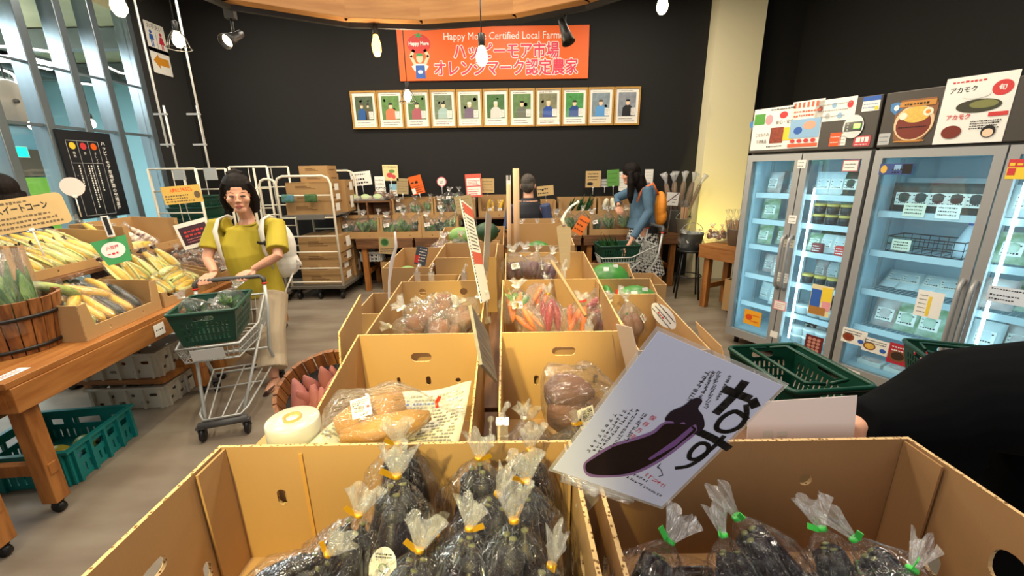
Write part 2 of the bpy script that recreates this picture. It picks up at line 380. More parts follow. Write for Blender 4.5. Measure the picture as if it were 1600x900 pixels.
m = MB(); m.ell((.05, 0, 0), .025); m.tube([(0, 0, .2), (0, 0, 3.9-t.location.z)], .008); m.build('hub', GREY, t)
NEON = mat('cord_glow', '#fdf3e6', .4, emit=2.2)
for k, (pts, lab) in enumerate((((( -20, 72), (30, 74), (60, 78), (92, 83)), 'topmost at the left'), (((-20, 95), (20, 97), (45, 105), (58, 112)), 'second at the left'), (((-10, 106), (18, 115), (28, 130), (38, 142), (58, 147)), 'lowest at the left'), (((158, 98), (175, 108), (195, 115), (213, 107)), 'sagging one at the right'), (((100, 123), (125, 130), (145, 133), (170, 145)), 'middle one near the notice board'))):
    P_ = [atx(x, y, -5.4) for x, y in pts]; m = MB(); m.tube([p-P_[0] for p in smoothed(P_, 4, False)], .013, 6); e_ = P_[0]-P_[0]
    m.mi = 1
    for q in (P_[0], P_[-1]): m.tube([q-P_[0], Vector((q.x, q.y, 3.4))-P_[0]], .003, 4)
    o = m.build('light_cord', [NEON, LGREY]); o.location = P_[0]; tag(o, 'white cord light in the lobby behind the glass, ' + lab, 'light cord')
# hanging white telescopic rods against the black panel
for k, (px0, px1, ptop, pbot) in enumerate(((202, 262, 0, 230), (253, 277, 165, 262), (259, 321, 0, 228), (304, 327, 165, 262))):
    a = aty(px0, ptop, 5.15); b = aty(px1, pbot, 5.15)
    if k in (0, 2): a = Vector((b.x-.0, 5.15, 3.9))
    else: a = Vector((b.x, 5.15, a.z))
    lab = ('long white rod hanging from the ceiling, left one', 'short white rod beside the left long rod', 'long white rod hanging from the ceiling, right one', 'short white rod beside the right long rod')[k]
    t = thing('hanging_rod', lab, 'rod', (a.x, 5.15, b.z if k in (0, 2) else b.z), 0)
    m = MB(); m.tube([(0, 0, 0 if k in (0, 2) else 0), (0, 0, a.z-b.z)], .011); m.build('rod', WHITE, t)
    if k in (1, 3):
        m = MB(); m.b6(-.07, .07, -.012, .012, -.14, 0); m.build('end_plate', LGREY, t)
        
        for z_ in (a.z-b.z-.09, .26): m = MB(); m.b6(-.13, .02, -.012, .012, z_-.01, z_+.01); m.build('bracket', LGREY, t)
    else:
        m = MB(); m.lathe([(.03, 0), (.03, .02), (.012, .03)], 12, (0, 0, a.z-b.z-.03)); m.build('ceiling_cap', LGREY, t)
# wood beam of short straight lengths with the black track under it
BM = [(-1.85, 2.20, 2.66), (-1.70, 2.86, 2.66), (-1.10, 3.22, 2.66), (-.60, 3.29, 2.66), (.05, 3.20, 2.66), (.50, 2.96, 2.66), (1.05, 2.42, 2.66)]
bt = thing('ceiling_beam', 'pale wooden ceiling beam of straight lengths joined at angles', 'beam', (0, 0, 2.6))
for a, b in zip(BM, BM[1:]):
    a = Vector(a)-Vector((0, 0, 2.6)); b = Vector(b)-Vector((0, 0, 2.6)); d = (b-a); ang = math.atan2(d.y, d.x); c = (a+b)/2
    m = MB(); m.box(0, 0, 0, d.length+.02, .09, .15); o = m.build('beam_length', BEAM, bt, .004); o.location = (c.x, c.y, c.z); o.rotation_euler = (0, 0, ang)
m = MB()
for a, b in zip(BM, BM[1:]): m.bar((a[0], a[1]+.06, -.03), (b[0], b[1]+.06, -.03), .028)
m.build('light_track', BLACK2, bt)
m = MB()
for x, y, _ in BM[1:-1]: m.tube([(x, y, .15), (x, y, 1.3)], .008)
m.build('hanger', BLACK2, bt)

# ---------------------------------------------------------------- lamps
BULB = mat('bulb_glow', '#ffe9b8', .4, emit=9)
FILA = mat('filament_glow', '#ffc56a', .4, emit=60)
BGL = film('bulb_glass', gloss=.08, haze=.0, rough=.02, bump=0)
LAMPS = [((588, 68), 3.3, 'edison', 'bulb lamp with a long amber glow left of the orange sign'), ((753, 88), 2.9, 'plain', 'glowing bulb lamp hanging in front of the orange sign'),
         ((637, 150), 4.6, 'cage', 'small caged bulb lamp hanging below the orange sign over the framed photos'), ((185, 8), 2.6, 'plain', 'bright bulb lamp at the top left over the glass partition'),
         ((278, 62), 3.6, 'cage', 'caged bulb lamp in front of the restroom sign'), ((1035, 8), 3.2, 'plain', 'bright bulb lamp at the top near the yellow pillar')]
for (px, Y, st, lab) in LAMPS:
    p = aty(px[0], px[1], Y); t = thing('pendant_lamp', lab, 'lamp', p)
    m = MB(); m.lathe([(.012, .13), (.02, .125), (.021, .06), (.017, .055)], 14); m.build('socket', BLACK2, t)
    top = 2.62 if st in ('edison',) or px == (753, 88) else 3.9
    m = MB(); m.tube([(0, 0, .125), (0, 0, max(.2, top-p.z))], .004); m.build('cord', BLACK2, t)
    m = MB()
    if st == 'edison': m.lathe([(0, -.085), (.018, -.08), (.03, -.05), (.032, -.01), (.022, .03), (.014, .06)], 18)
    else: m.lathe([(0, -.055), (.018, -.052), (.034, -.03), (.038, -.005), (.03, .025), (.016, .06)], 18)
    m.build('bulb', BULB if st != 'edison' else mat('amber_bulb_glow', '#ffb545', .4, emit=7), t)
    if st == 'cage':
        m = MB()
        for k in range(6):
            a = k*math.pi/3; m.tube([(.02*math.cos(a), .02*math.sin(a), .07), (.06*math.cos(a), .06*math.sin(a), .01), (.085*math.cos(a), .085*math.sin(a), -.06)], .003, 5)
        m.tube([(.085*math.cos(q*math.pi/8), .085*math.sin(q*math.pi/8), -.06) for q in range(16)], .003, 5, closed=True); m.build('cage', BLACK2, t)
    l = bpy.data.lights.new('bulb_light', 'POINT'); l.energy = 9; l.color = (1, .78, .48); l.shadow_soft_size = .04
    lo = bpy.data.objects.new('bulb_light', l); C.objects.link(lo); lo.location = p + Vector((0, 0, -.13))
for k, (px, Y) in enumerate((((50, 195), 5.6), ((144, 193), 6.3), ((229, 192), 6.9))):
    p = atx(px[0], px[1], -5.6 - .2*k); t = thing('pendant_lamp', 'small bulb lamp in the lobby behind the glass, %s' % ('left', 'middle', 'right')[k], 'lamp', p, 0, 'lobby bulb lamps')
    m = MB(); m.lathe([(0, -.06), (.03, -.045), (.045, 0), (.03, .035), (.015, .06)], 14); m.build('bulb', BULB, t)
    m = MB(); m.lathe([(.02, .055), (.02, .12), (.008, .13)], 10); m.tube([(0, 0, .12), (0, 0, 3.4-p.z)], .005); m.build('socket', BLACK2, t)
def spotlamp(p, aim, label, lit):
    t = thing('track_spotlight', label, 'lamp', p)
    m = MB(); m.tube([(0, 0, 0), (0, 0, .0)], .01) if False else None
    m.b6(-.03, .03, -.018, .018, .1, .17); m.tube([(0, 0, .1), (0, 0, .02)], .009); m.build('stem', BLACK2, t)
    d = Vector(aim).normalized(); q = d.to_track_quat('Z', 'Y').to_matrix()
    m = MB(); m.M = q.to_4x4(); m.lathe([(.0, -.07), (.022, -.07), (.026, -.02), (.03, .02), (.045, .09), (.042, .09), (.03, .03), (0, .03)], 20); m.build('head', BLACK2, t)
    m = MB(); m.M = q.to_4x4(); m.lathe([(0, .05), (.036, .055), (.036, .06), (0, .085)], 18); m.build('lens', BULB if lit else mat('dead_lens', '#3a3530', .2), t)
spotlamp(aty(882, 52, 3.1)+Vector((0, 0, .02)), (.25, -.25, -.8), 'black track spotlight in front of the right end of the orange sign', False)
spotlamp(aty(366, 58, 2.95), (-.15, -.75, -.45), 'lit black track spotlight at the upper left below the beam', True)

# ---------------------------------------------------------------- tables
def table(name, label, loc, rz, L, D, H, wood=WOOD, legs=WOODZ, apron=.12, caster=False, group=None, inset=.06, lw=.07):
    """table along local X with its front on local -Y"""
    t = thing(name, label, 'table', loc, rz, group)
    m = MB()
    n = max(2, round(D/.15))
    for k in range(n): m.b6(-L/2, L/2, -D/2+k*D/n+.001, -D/2+(k+1)*D/n-.001, H-.03, H)
    m.build('table_top', wood, t, .003)
    m = MB(); m.b6(-L/2+.01, L/2-.01, -D/2-.005, -D/2+.03, H-.03-apron, H-.031); m.b6(-L/2+.01, L/2-.01, D/2-.03, D/2, H-.03-apron, H-.031)
    m.b6(-L/2+.01, -L/2+.04, -D/2+.03, D/2-.03, H-.03-apron, H-.031); m.b6(L/2-.04, L/2-.01, -D/2+.03, D/2-.03, H-.03-apron, H-.031); m.build('apron', wood, t, .003)
    z0 = .07 if caster else 0
    for sx in (-1, 1):
        for sy in (-1, 1):
            x, y = sx*(L/2-inset-lw/2), sy*(D/2-.035-lw/2)
            m = MB(); m.b6(x-lw/2, x+lw/2, y-lw/2, y+lw/2, z0, H-.031); lg = m.build('leg', legs, t, .004)
            if caster:
                m = MB(); m.tube([(x-.012, y, .028), (x+.012, y, .028)], .028, 14); m.b6(x-.02, x+.02, y-.012, y+.012, .05, .07); m.build('caster', BLACK2, lg)
        m = MB(); x = sx*(L/2-inset-lw/2); m.b6(x-.02, x+.02, -D/2+.03, D/2-.03, .22, .28); m.build('side_rail', legs, t, .003)
    m = MB(); m.b6(-L/2+inset, L/2-inset, D/2-.09, D/2-.05, .22, .28); m.build('long_rail', legs, t, .003)
    return t
LA = math.radians(94.5)     # left tables run along this heading; their fronts look to +X
def lf(u, v, z): return Vector((-2.165-.0785*u*1.0 - v*.997, 1.60+.997*u - v*.0785, z))     # u along the front edge, v away from the aisle
def ltable(name, label, u0, u1, **k):
    c = lf((u0+u1)/2, .45, 0); return table(name, label, c, LA, u1-u0, .9, .74, caster=True, **k)
ltable('display_table', 'golden wooden display table on casters at left carrying the barrel and corn cartons', 0, 1.33)
ltable('display_table', 'wooden display table behind the shopper in the yellow shirt, further end of the left row', 1.36, 2.7)
ltable('display_table', 'wooden display table at the lower left frame edge, only its legs and rail in view', -1.45, -.06)
m = MB()
for u0, u1, z in ((.12, .75, 1.0), (.8, 2.3, 1.0)): pass
t = thing('display_step', 'dark wooden step shelf raising the rear cartons on the left table', 'shelf', lf(1.05, .68, .74), LA)
m = MB(); m.b6(-1.0, 1.3, -.22, .22, .245, .27); m.build('board', WOODD, t, .003)
for x in (-.97, -.2, .5, 1.27):
    m = MB(); m.b6(x-.02, x+.02, -.21, .21, 0, .245); m.build('support', WOODD, t)
# price strip and note on the first table's front
def card(name, label, cat, loc, rot, w, h, fill, mats, t=.0015, paper=PAPER, parent=None, rad=0, shape=None, group=None):
    """flat card: local X right, Y up, Z to the reader; fill(mb, z) draws on it"""
    m = MB(); m.prism(shape or (rrect(w, h, rad) if rad else [(-w/2, -h/2), (w/2, -h/2), (w/2, h/2), (-w/2, h/2)]), -t, 0)
    if fill:
        fill(m, .0006)
    o = m.build(name, [paper]+list(mats), parent, recalc=False)
    bm = bmesh.new(); bm.from_mesh(o.data); bm.to_mesh(o.data); bm.free()
    o.location = loc; o.rotation_euler = rot
    if parent is None: tag(o, label, cat, group)
    return o
def scrib(seed, rows, h=.01, mi=1, box=None):
    def fn(m, z):
        m.mi = mi; x0, x1, y0, y1 = box; m.lines(x0, x1, y0, y1, rows, h, z, seed)
    return fn
p = lf(.86, -.012, .655); card('paper_note', 'small white paper note pinned on the front of the golden left table', 'note', p, face_rot((1, .08, 0), 0), .085, .075, lambda m, z: (setattr(m, 'mi', 1), m.lines(-.03, .03, -.01, .012, 1, .016, z, 3)), [INK])
p = lf(.08, .07, .743); card('price_strip', 'pink and white shelf price strip lying on the near corner of the golden left table', 'label', p, (0, 0, LA), .16, .05, lambda m, z: (setattr(m, 'mi', 1), m.lines(-.07, .06, -.015, .015, 2, .012, z, 3)), [RED])

# rear tables against the black wall
for k, (x0, x1, lab) in enumerate(((-2.1, -1.32, 'brown wooden table at the back wall beside the cardboard trolley'), (-1.3, -.2, 'brown wooden table at the back wall, second from the left'), (-.18, .95, 'brown wooden table at the back wall behind the round-cornered carton'), (.97, 2.3, 'brown wooden table at the back wall under the burdock bundles'))):
    table('display_table', lab, ((x0+x1)/2, 5.87, 0), 0, x1-x0, .62, .73, wood=WOODD, legs=WOODZ, apron=.1)
# right-hand wooden table beside the fridges
table('display_table', 'light wooden table next to the first fridge', (2.62, 4.42, 0), math.radians(-62), 1.0, .5, .74, apron=.12)
# the middle island: tables under all cartons
for k, (y0, y1, lab) in enumerate(((.32, 1.46, 'low wooden island table under the front eggplant cartons'), (1.49, 2.75, 'low wooden island table under the potato and carrot cartons'), (2.78, 4.2, 'low wooden island table at the far end of the carton island'))):
    table('island_table', lab, (.09, (y0+y1)/2, 0), math.radians(90), y1-y0, 1.52 if k != 1 else 1.42, .66, wood=WOODD, legs=WOODZ, apron=.09)

# ---------------------------------------------------------------- cartons
def slot(cx, cz, w, h): return rrect(w, h, min(w, h)/2-.0005, 4, cx, cz)
def carton(label, loc, rz, w, d, h, fh=None, style='low', t=.006, holes=(), sholes=(), pill=.045, lip=.055, col=None, group=None, tilt=0, wall=None, name='carton', corner=False, leftfront=None, cat='carton'):
    """open display carton, origin at the middle of its bottom, front to local -Y.
    style low: straight front of height fh; U: full pillars at both sides and a lip between them"""
    fh = h if fh is None else fh; m = MB()
    XZ = lambda y: Matrix.Translation((0, y, 0)) @ Matrix.Rotation(math.radians(90), 4, 'X')
    m.plate([(-w/2, 0), (w/2, 0), (w/2, h), (-w/2, h)], holes, t, XZ(d/2-t/2), 1)
    if style == 'U':
        P = [(-w/2, 0), (w/2, 0), (w/2, fh), (w/2-pill*.7, fh), (w/2-pill, lip), (-w/2+pill, lip), (-w/2+pill*.7, fh), (-w/2, fh)]
    else: P = [(-w/2, 0), (w/2, 0), (w/2, fh), (-w/2, fh)]
    small = [slot(x, min(.03, lip*.5), .012, .02) for x in (-w*.22, w*.22)] if style == 'U' else []
    m.plate(P, small, t, XZ(-d/2+t/2), 1)
    YZ = lambda x: Matrix.Translation((x, 0, 0)) @ Matrix.Rotation(math.radians(90), 4, 'Z') @ Matrix.Rotation(math.radians(90), 4, 'X')
    for x in (-w/2+t/2, w/2-t/2):
        hf = fh if (style == 'U' or fh == h) else fh
        m.plate([(-d/2+t, 0), (d/2-t, 0), (d/2-t, h), (-d/2+t, hf)], sholes, t, YZ(x), 1)
    m.b6(-w/2+t, w/2-t, -d/2+t, d/2-t, 0, t)
    if corner:
        for sx in (-1, 1):
            x = sx*(w/2-t*1.6); m.b6(min(x, x-sx*t*.6), max(x, x-sx*t*.6), d/2-t-.085, d/2-t-.001, t, h-.004)
    o = m.build(name, [col or CARD, EDGE]); o.location = loc; o.rotation_euler = (tilt, 0, rz)
    return tag(o, label, cat, group)
def flap(label, parent, pts, t=.006, M=None):
    m = MB(); m.plate(pts, [], t, M, 1); return m.build('flap', [CARD, EDGE], parent)
GZ = .661
# front left carton (eggplants), rim at 1.0
cz = .682
FL = carton('large yellow-lit cardboard carton in the left foreground full of bagged eggplants', (-.266, .565, cz), 0, .786, .476, .318, t=.008, corner=True,
   holes=[slot(-.271, .182, .022, .042)], sholes=[slot(.02, .214, .055, .032), slot(.122, .095, .022, .045)])
m = MB(); m.b6(-.393+.178, -.393+.186, .2265, .2296, .01, .3); m.build('fold_line', mat('fold_line_card', '#c08f48', .85), FL)  # thin strip marking the fold, in a yellower cardboard tone
FR = carton('large brown cardboard carton in the right foreground holding bagged long eggplants', (.516, .56, cz), 0, .714, .47, .318, t=.008, col=CARDD, corner=True,
   holes=[slot(.142, .215, .03, .03)], sholes=[slot(.115, .10, .03, .05), slot(.005, .205, .06, .075)])
# wooden strip boards under the two front cartons
for x, lab in ((-.266, 'flat wooden pallet board under the left foreground carton'), (.516, 'flat wooden pallet board under the right foreground carton')):
    m = MB()
    for k in range(5): m.b6(x-.34, x+.34, .36+k*.09, .43+k*.09, .6615, .6805)
    tag(m.build('pallet_board', WOODD), lab, 'board')
L2 = carton('yellow-lit carton with a newspaper-wrapped pumpkin in it behind the left foreground carton', (-.335, 1.12, GZ), 0, .445, .56, .36, fh=.24, sholes=[], holes=[slot(.0, .27, .075, .035), slot(-.09, .17, .013, .04), slot(.02, .175, .018, .036), slot(.13, .175, .02, .02)])
R2 = carton('carton with bagged root vegetables behind the eggplant sign', (.185, 1.15, GZ), 0, .46, .50, .36, fh=.2, holes=[slot(.0, .285, .085, .034), slot(-.1, .17, .018, .04), slot(.12, .17, .018, .04)])
L3 = carton('carton heaped with bagged taro roots in the third row on the left', (-.36, 1.80, GZ), 0, .46, .70, .36, fh=.29, holes=[slot(-.12, .30, .04, .04), slot(.10, .30, .04, .04)])
L3b = carton('plain brown carton left of the taro carton', (-.69, 2.10, GZ), 0, .19, .30, .27, fh=.25)
R3 = carton('bright yellow-lit carton of bagged carrots in the right row', (.2, 1.77, GZ), 0, .50, .68, .37, fh=.285, corner=True)
R3b = carton('carton of bagged radishes and cucumbers right of the carrot carton', (.60, 1.72, GZ), 0, .27, .60, .31, fh=.27, holes=[slot(.0, .2, .05, .025)])
R4 = carton('carton of bagged purple potatoes behind the carrot carton', (.225, 2.47, GZ), 0, .53, .62, .385, fh=.31)
L4 = carton('shallow carton with clipped price cards in the fourth row on the left', (-.47, 2.36, GZ), 0, .30, .36, .30, fh=.29)
L5 = carton('tall carton with an oval hand hole, left row centre', (-.30, 2.90, GZ), 0, .40, .46, .40, fh=.38, holes=[slot(.03, .32, .08, .035)])
L5b = carton('tall open carton with a green gourd at the left of the island', (-.67, 2.85, GZ), 0, .30, .56, .37, fh=.34)
m = MB()
L6 = carton('carton of bagged eggplants and a green squash near the far end of the left row', (-.33, 3.52, GZ), 0, .54, .52, .44, fh=.36)
R5 = carton('round-cornered carton holding a single dark green melon at the far end of the right row', (.235, 3.5, GZ), 0, .52, .56, .46, fh=.355)
R6 = carton('carton of clear bags behind the round-cornered carton', (.26, 4.0, GZ), 0, .46, .36, .46, fh=.42)
W1 = carton('carton with two big green winter melons nearer the shopping cart', (.71, 2.37, GZ-.12+.121), 0, .36, .44, .24, fh=.07, holes=[slot(.09, .19, .03, .018)])
W2 = carton('carton with one big green winter melon, further back beside the grey cart', (.72, 2.95, GZ), 0, .36, .40, .22, fh=.07)
W3 = carton('empty brown carton standing beside the winter melon carton', (1.16, 3.7, .0), 0, .40, .36, .62, fh=.6, holes=[slot(.06, .5, .07, .03)])
# thin leaning cardboard boards
def board(label, c, n, w, h, roll=0, t=.006, col=CARD):
    m = MB(); m.plate([(-w/2, -h/2), (w/2, -h/2), (w/2, h/2), (-w/2, h/2)], [], t, None, 1); o = m.build('cardboard_sheet', [col, EDGE]); o.location = c; o.rotation_euler = face_rot(n, roll)
    return tag(o, label, 'cardboard')
pq = [atx(562, 460, -.60), atx(528, 520, -.60), atx(534, 630, -.60), atx(567, 600, -.60)]; m = MB(); off = Vector((.006, 0, 0)); A_ = [m.v(p) for p in pq]; B_ = [m.v(p+off) for p in pq]; m.f(A_); m.f(B_[::-1]); m.mi = 1
for i in range(4): m.f([A_[i], B_[i], B_[(i+1) % 4], A_[(i+1) % 4]])
tag(m.build('cardboard_sheet', [CARD, EDGE]), 'tall cardboard sheet on edge between the sweet potato barrel and the newspaper', 'cardboard')
pq = [atx(1086, 502, .742), atx(1126, 541, .742), atx(1140, 600, .742), atx(1104, 560, .742)]; m = MB(); off = Vector((.005, 0, 0)); A_ = [m.v(p-R3b.location) for p in pq]; B_ = [m.v(p-R3b.location+off) for p in pq]; m.f(A_); m.f(B_[::-1])
for i in range(4): m.f([A_[i], B_[i], B_[(i+1) % 4], A_[(i+1) % 4]])
m.build('side_flap', CARD, R3b)
# back wall cartons: pixel rectangles on a plane
def bcarton(label, px0, px1, pt, pb, Y, d, style='U', name='carton', lip=None, col=None, zfix=None, **k):
    a = aty(px0, pb, Y); b = aty(px1, pt, Y); h = b.z-a.z; z = zfix if zfix is not None else a.z
    return carton(label, ((a.x+b.x)/2, Y+d/2, z), 0, b.x-a.x, d, h, fh=h*.97, style=style, lip=lip or h*.3, name=name, col=col, **k)
BT = .731
B = {}
for key, lab, x0, x1, pt, pb in (('b1', 'lower-row carton of leafy bags nearest the cardboard trolley', 530, 593, 341, 376), ('b2', 'lower-row carton of leafy bags, second from the trolley', 595, 657, 341, 375),
     ('b3', 'lower-row carton of pale leafy bags, third from the trolley', 660, 716, 341, 375), ('b4', 'lower-row carton of leafy bags right of the round-cornered carton', 868, 918, 335, 366), ('b5', 'lower-row carton of leafy bags behind the leek basket', 921, 990, 335, 366)):
    B[key] = bcarton(lab, x0, x1, pt, pb, 5.6, .27, zfix=BT)
# riser shelf for the upper rear row
t = thing('display_step', 'long dark wooden riser shelf carrying the upper row of cartons at the back wall', 'shelf', (0, 6.02, .731))
m = MB(); m.b6(-1.7, 1.65, -.125, .15, .2, .222); m.build('board', WOODD, t, .003)
for x in (-1.68, -.9, 0, .8, 1.63):
    m = MB(); m.b6(x-.015, x+.015, -.12, .14, 0, .2); m.build('support', WOODD, t)
UT = .955
for key, lab, x0, x1, pt, pb in (('u1', 'upper-row carton with green peppers under the orange card', 613, 677, 307, 341), ('u2', 'upper-row carton heaped with bagged greens', 678, 742, 307, 341), ('u3', 'upper-row carton of gourds under the red framed notice', 748, 792, 305, 340),
     ('u4', 'plain orange-brown carton just right of the man in the vest', 846, 869, 306, 332), ('u5', 'upper-row carton of long green leeks', 873, 932, 304, 334), ('u6', 'upper-row carton of daikon and round turnips behind the denim jacket', 934, 1000, 304, 334)):
    B[key] = bcarton(lab, x0, x1, pt, pb, 5.9, .26, zfix=UT)
t = thing('pigeonhole_shelf', 'dark wooden shelf box with two open holes under the egg tray', 'shelf', (aty(575, 340, 5.85).x, 5.98, BT))
a = aty(541, 340, 5.85); b = aty(612, 292, 5.85); wd = b.x-a.x
m = MB(); m.b6(-wd/2, wd/2, -.13, .13, .0, .02); m.b6(-wd/2, wd/2, -.13, .13, .46, .48)
for x in (-wd/2, -.01, wd/2-.02): m.b6(x, x+.02, -.13, .13, .02, .46)
m.b6(-wd/2+.02, wd/2-.02, .115, .13, .02, .46); m.build('body', WOODD, t, .002)
m = MB(); m.b6(-wd/2+.02, wd/2-.02, -.125, .115, .23, .245); m.build('shelf_board', WOODD, t)
# left display cartons (fronts look to the aisle)
def lcarton(label, u0, u1, v, z, d, h, tilt=.0, style='U', **k):
    c = lf((u0+u1)/2, v+d/2, z); return carton(label, c, LA, u1-u0, d, h, fh=h*k.pop('fr', .55), style=style, tilt=tilt, **k)
LC = {}
LC['l1'] = lcarton('carton of half yellow half green zucchini on the golden left table', .47, 1.02, .06, .741, .40, .215, fr=.92, lip=.07, pill=.07)
LC['l2'] = lcarton('carton of yellow corn bags on the lower tier next to the shopping cart', 1.05, 1.62, .06, .741, .40, .20, fr=.5, lip=.06)
LC['l3'] = lcarton('carton of brown bagged onions behind the shopper on the lower tier', 1.65, 2.2, .06, .741, .40, .21, lip=.08)
LC['l4'] = lcarton('last lower-tier carton at the far end of the left tables', 2.25, 2.65, .06, .741, .40, .18)
LC['u1'] = lcarton('upper-tier carton with pale green corn cobs at the left frame edge', .10, .68, .50, 1.012, .36, .23, holes=[slot(.02, .13, .07, .03)], fr=.95)
LC['u2'] = lcarton('upper-tier carton full of bagged yellow corn behind the green scoop card', .72, 1.36, .50, 1.012, .36, .235, fr=.9)
LC['u3'] = lcarton('upper-tier carton of striped paper-bagged corn under the yellow notice', 1.44, 2.0, .50, 1.012, .36, .25, fr=.92)
# loose cartons on the floor
carton('tan carton on the floor under the front of the shopping cart', (-2.62, 3.35, 0), math.radians(100), .50, .36, .26, sholes=[slot(0, .13, .02, .03)])
carton('carton on a dolly under the table beside the first fridge', (2.52, 4.2, .09), math.radians(-62), .42, .30, .34, holes=[], style='low')
carton('tan carton on the floor behind the checked skirt', (1.95, 5.75, 0), 0, .28, .28, .36)
carton('brown carton on the floor under the rear table near the grey basket', (-1.5, 5.8, 0), 0, .62, .34, .40)
m = MB(); m.b6(2.36, 2.68, 4.05, 4.35, .05, .088)
for x, y in ((2.4, 4.09), (2.64, 4.09), (2.4, 4.31), (2.64, 4.31)): m.tube([(x-.012, y, .026), (x+.012, y, .026)], .025, 12)
tag(m.build('dolly', BLACK2), 'black wheeled dolly under the carton beside the first fridge', 'dolly')

# ---------------------------------------------------------------- shopping baskets and carts
def basket(label, loc, rz, w=.46, d=.34, h=.22, col=None, group=None, slots=True, tilt=0, handle=True):
    """tapered slotted basket, long side along local X"""
    t = thing('shopping_basket', label, 'basket', loc, 0, group, rot=(tilt, 0, rz)); m = MB(); tp = .035
    for k in range(4):
        L = (w if k % 2 == 0 else d); off = (d if k % 2 == 0 else w)/2
        hl = []
        if slots:
            n = int(L/.034)
            for r, (z0, z1) in enumerate(((.03, .065), (.075, .11), (.12, .15))):
                for i in range(n):
                    x = -L/2+.035+(i+.5)*(L-.07)/n; s = 1-(1-z0/h)*tp/L*1.6
                    hl.append([((x-.006)*s, z0), ((x+.006)*s, z0), ((x+.006)*s, z1), ((x-.006)*s, z1)])
            hl.append(rrect(.11, .028, .012, 3, 0, h-.035))
        M = Matrix.Rotation(k*math.pi/2, 4, 'Z') @ Matrix.Translation((0, -off+tp, 0)) @ Matrix.Rotation(math.radians(90)+math.atan2(tp, h), 4, 'X')
        m.plate([(-L/2+tp, 0), (L/2-tp, 0), (L/2, h*1.01), (-L/2, h*1.01)], hl, .004, M)
    m.b6(-w/2+tp, w/2-tp, -d/2+tp, d/2-tp, 0, .006); m.build('body', col or BASK, t)
    m = MB(); m.tube([(x, y, h) for x, y in rrect(w+.012, d+.012, .03, 4)], (.011), 6, closed=True); m.build('rim', col or BASK, t)
    if handle:
        for s in (-1, 1):
            m = MB(); m.tube([(-w*.42, s*.012, h+.006), (-w*.40, s*.09, h+.012), (w*.40, s*.09, h+.012), (w*.42, s*.012, h+.006)], .008, 6); m.build('handle', col or BASK, t)
    return t
def cart(label, loc, rz, hz=.86, group=None):
    """wire shopping cart, rolls along local -Y, handle at +Y"""
    t = thing('shopping_cart', label, 'cart', loc, rz, group); r = .0085
    def fr(y, z, wd): return [(-wd/2, y, z), (wd/2, y, z)]
    m = MB()
    for s in (-1, 1):
        m.tube([(s*.215, .33, hz-.03), (s*.215, .30, .62), (s*.205, .17, .36), (s*.21, .30, .16), (s*.22, .34, .10)], .0125, 8)
        m.tube([(s*.10, -.33, .11), (s*.17, -.05, .42), (s*.2, .1, .56)], .010, 8)
    m.tube([(-.21, .30, .16), (.21, .30, .16)], .009); m.tube([(-.205, .17, .36), (.205, .17, .36)], .009); m.build('frame', CART, t)
    m = MB(); m.tube([(-.215, .33, hz-.03), (-.215, .335, hz+.0), (-.19, .345, hz+.02), (.19, .345, hz+.02), (.215, .335, hz+0), (.215, .33, hz-.03)], .017, 10); hd = m.build('handle', GREY, t)
    m = MB()
    for s in (-1, 1): m.tube([(s*.215, .331, hz-.038), (s*.215, .331, hz-.026)], .019, 10)
    m.build('grip_ring', TIER, hd)
    # upper tray
    top = [(-.16, -.33, .60), (.16, -.33, .60), (.205, .0, .61), (.215, .28, .74), (-.215, .28, .74), (-.205, .0, .61)]
    bot = [(-.14, -.30, .50), (.14, -.30, .50), (.185, .0, .50), (.19, .27, .52), (-.19, .27, .52), (-.185, .0, .50)]
    m = MB(); m.tube(top, r, 6, closed=True); m.tube(bot, .006, 6, closed=True)
    mid = [Vector(a).lerp(Vector(b), .5) for a, b in zip(top, bot)]; m.tube(mid, .004, 5, closed=True)
    for i in range(6):
        a0, a1, b0, b1 = map(Vector, (top[i], top[(i+1) % 6], bot[i], bot[(i+1) % 6])); n = max(3, int((a1-a0).length/.03))
        for k in range(n): m.tube([a0.lerp(a1, k/n), b0.lerp(b1, k/n)], .003, 4)
    for k in range(9): y = -.28+k*.066; m.tube([(-.185 if y > 0 else -.15, y, .50), (.185 if y > 0 else .15, y, .50)], .003, 4)
    m.build('wire_tray', CART, t)
    m = MB(); m.box(-.01, -.324, .55, .17, .004, .075, rx=.25); m.build('name_plate', mat('cart_plate', '#d6d8d2', .5), t)
    # lower rack
    low = [(-.10, -.36, .14), (.10, -.36, .14), (.13, -.30, .155), (.20, .28, .20), (-.20, .28, .20), (-.13, -.30, .155)]
    m = MB(); m.tube(low, .007, 6, closed=True)
    for x in (-.07, 0, .07): m.tube([(x, -.36, .142), (x*2, .28, .20)], .0055, 5)
    m.tube([(-.16, 0, .178), (.16, 0, .178)], .0055, 5); m.build('lower_rack', CART, t)
    m = MB(); m.tube([(-.13, -.36, .105), (.13, -.36, .105)], (.024), 8); m.build('front_bumper', GREY, t)
    for x, y in ((-.12, -.36), (.12, -.36), (-.22, .33), (.22, .33)):
        m = MB(); m.tube([(x-.011, y+.01, .045), (x+.011, y+.01, .045)], .045, 16); wv = m.build('wheel', BLACK2, t)
        m = MB(); m.tube([(x-.02, y+.01, .05), (x-.02, y, .10)], .006, 5); m.tube([(x+.02, y+.01, .05), (x+.02, y, .10)], .006, 5); m.b6(x-.024, x+.024, y-.02, y+.02, .09, .105); m.build('fork', GREY, wv)
    return t
CARTA = math.radians(20); CARTP = Vector((-1.93, 2.61, 0))
cart('light grey shopping cart with a dark grip pushed by the person in the yellow shirt', CARTP, CARTA, .84)
def cartpt(x, y, z): return CARTP + rotz((x, y, z), CARTA)
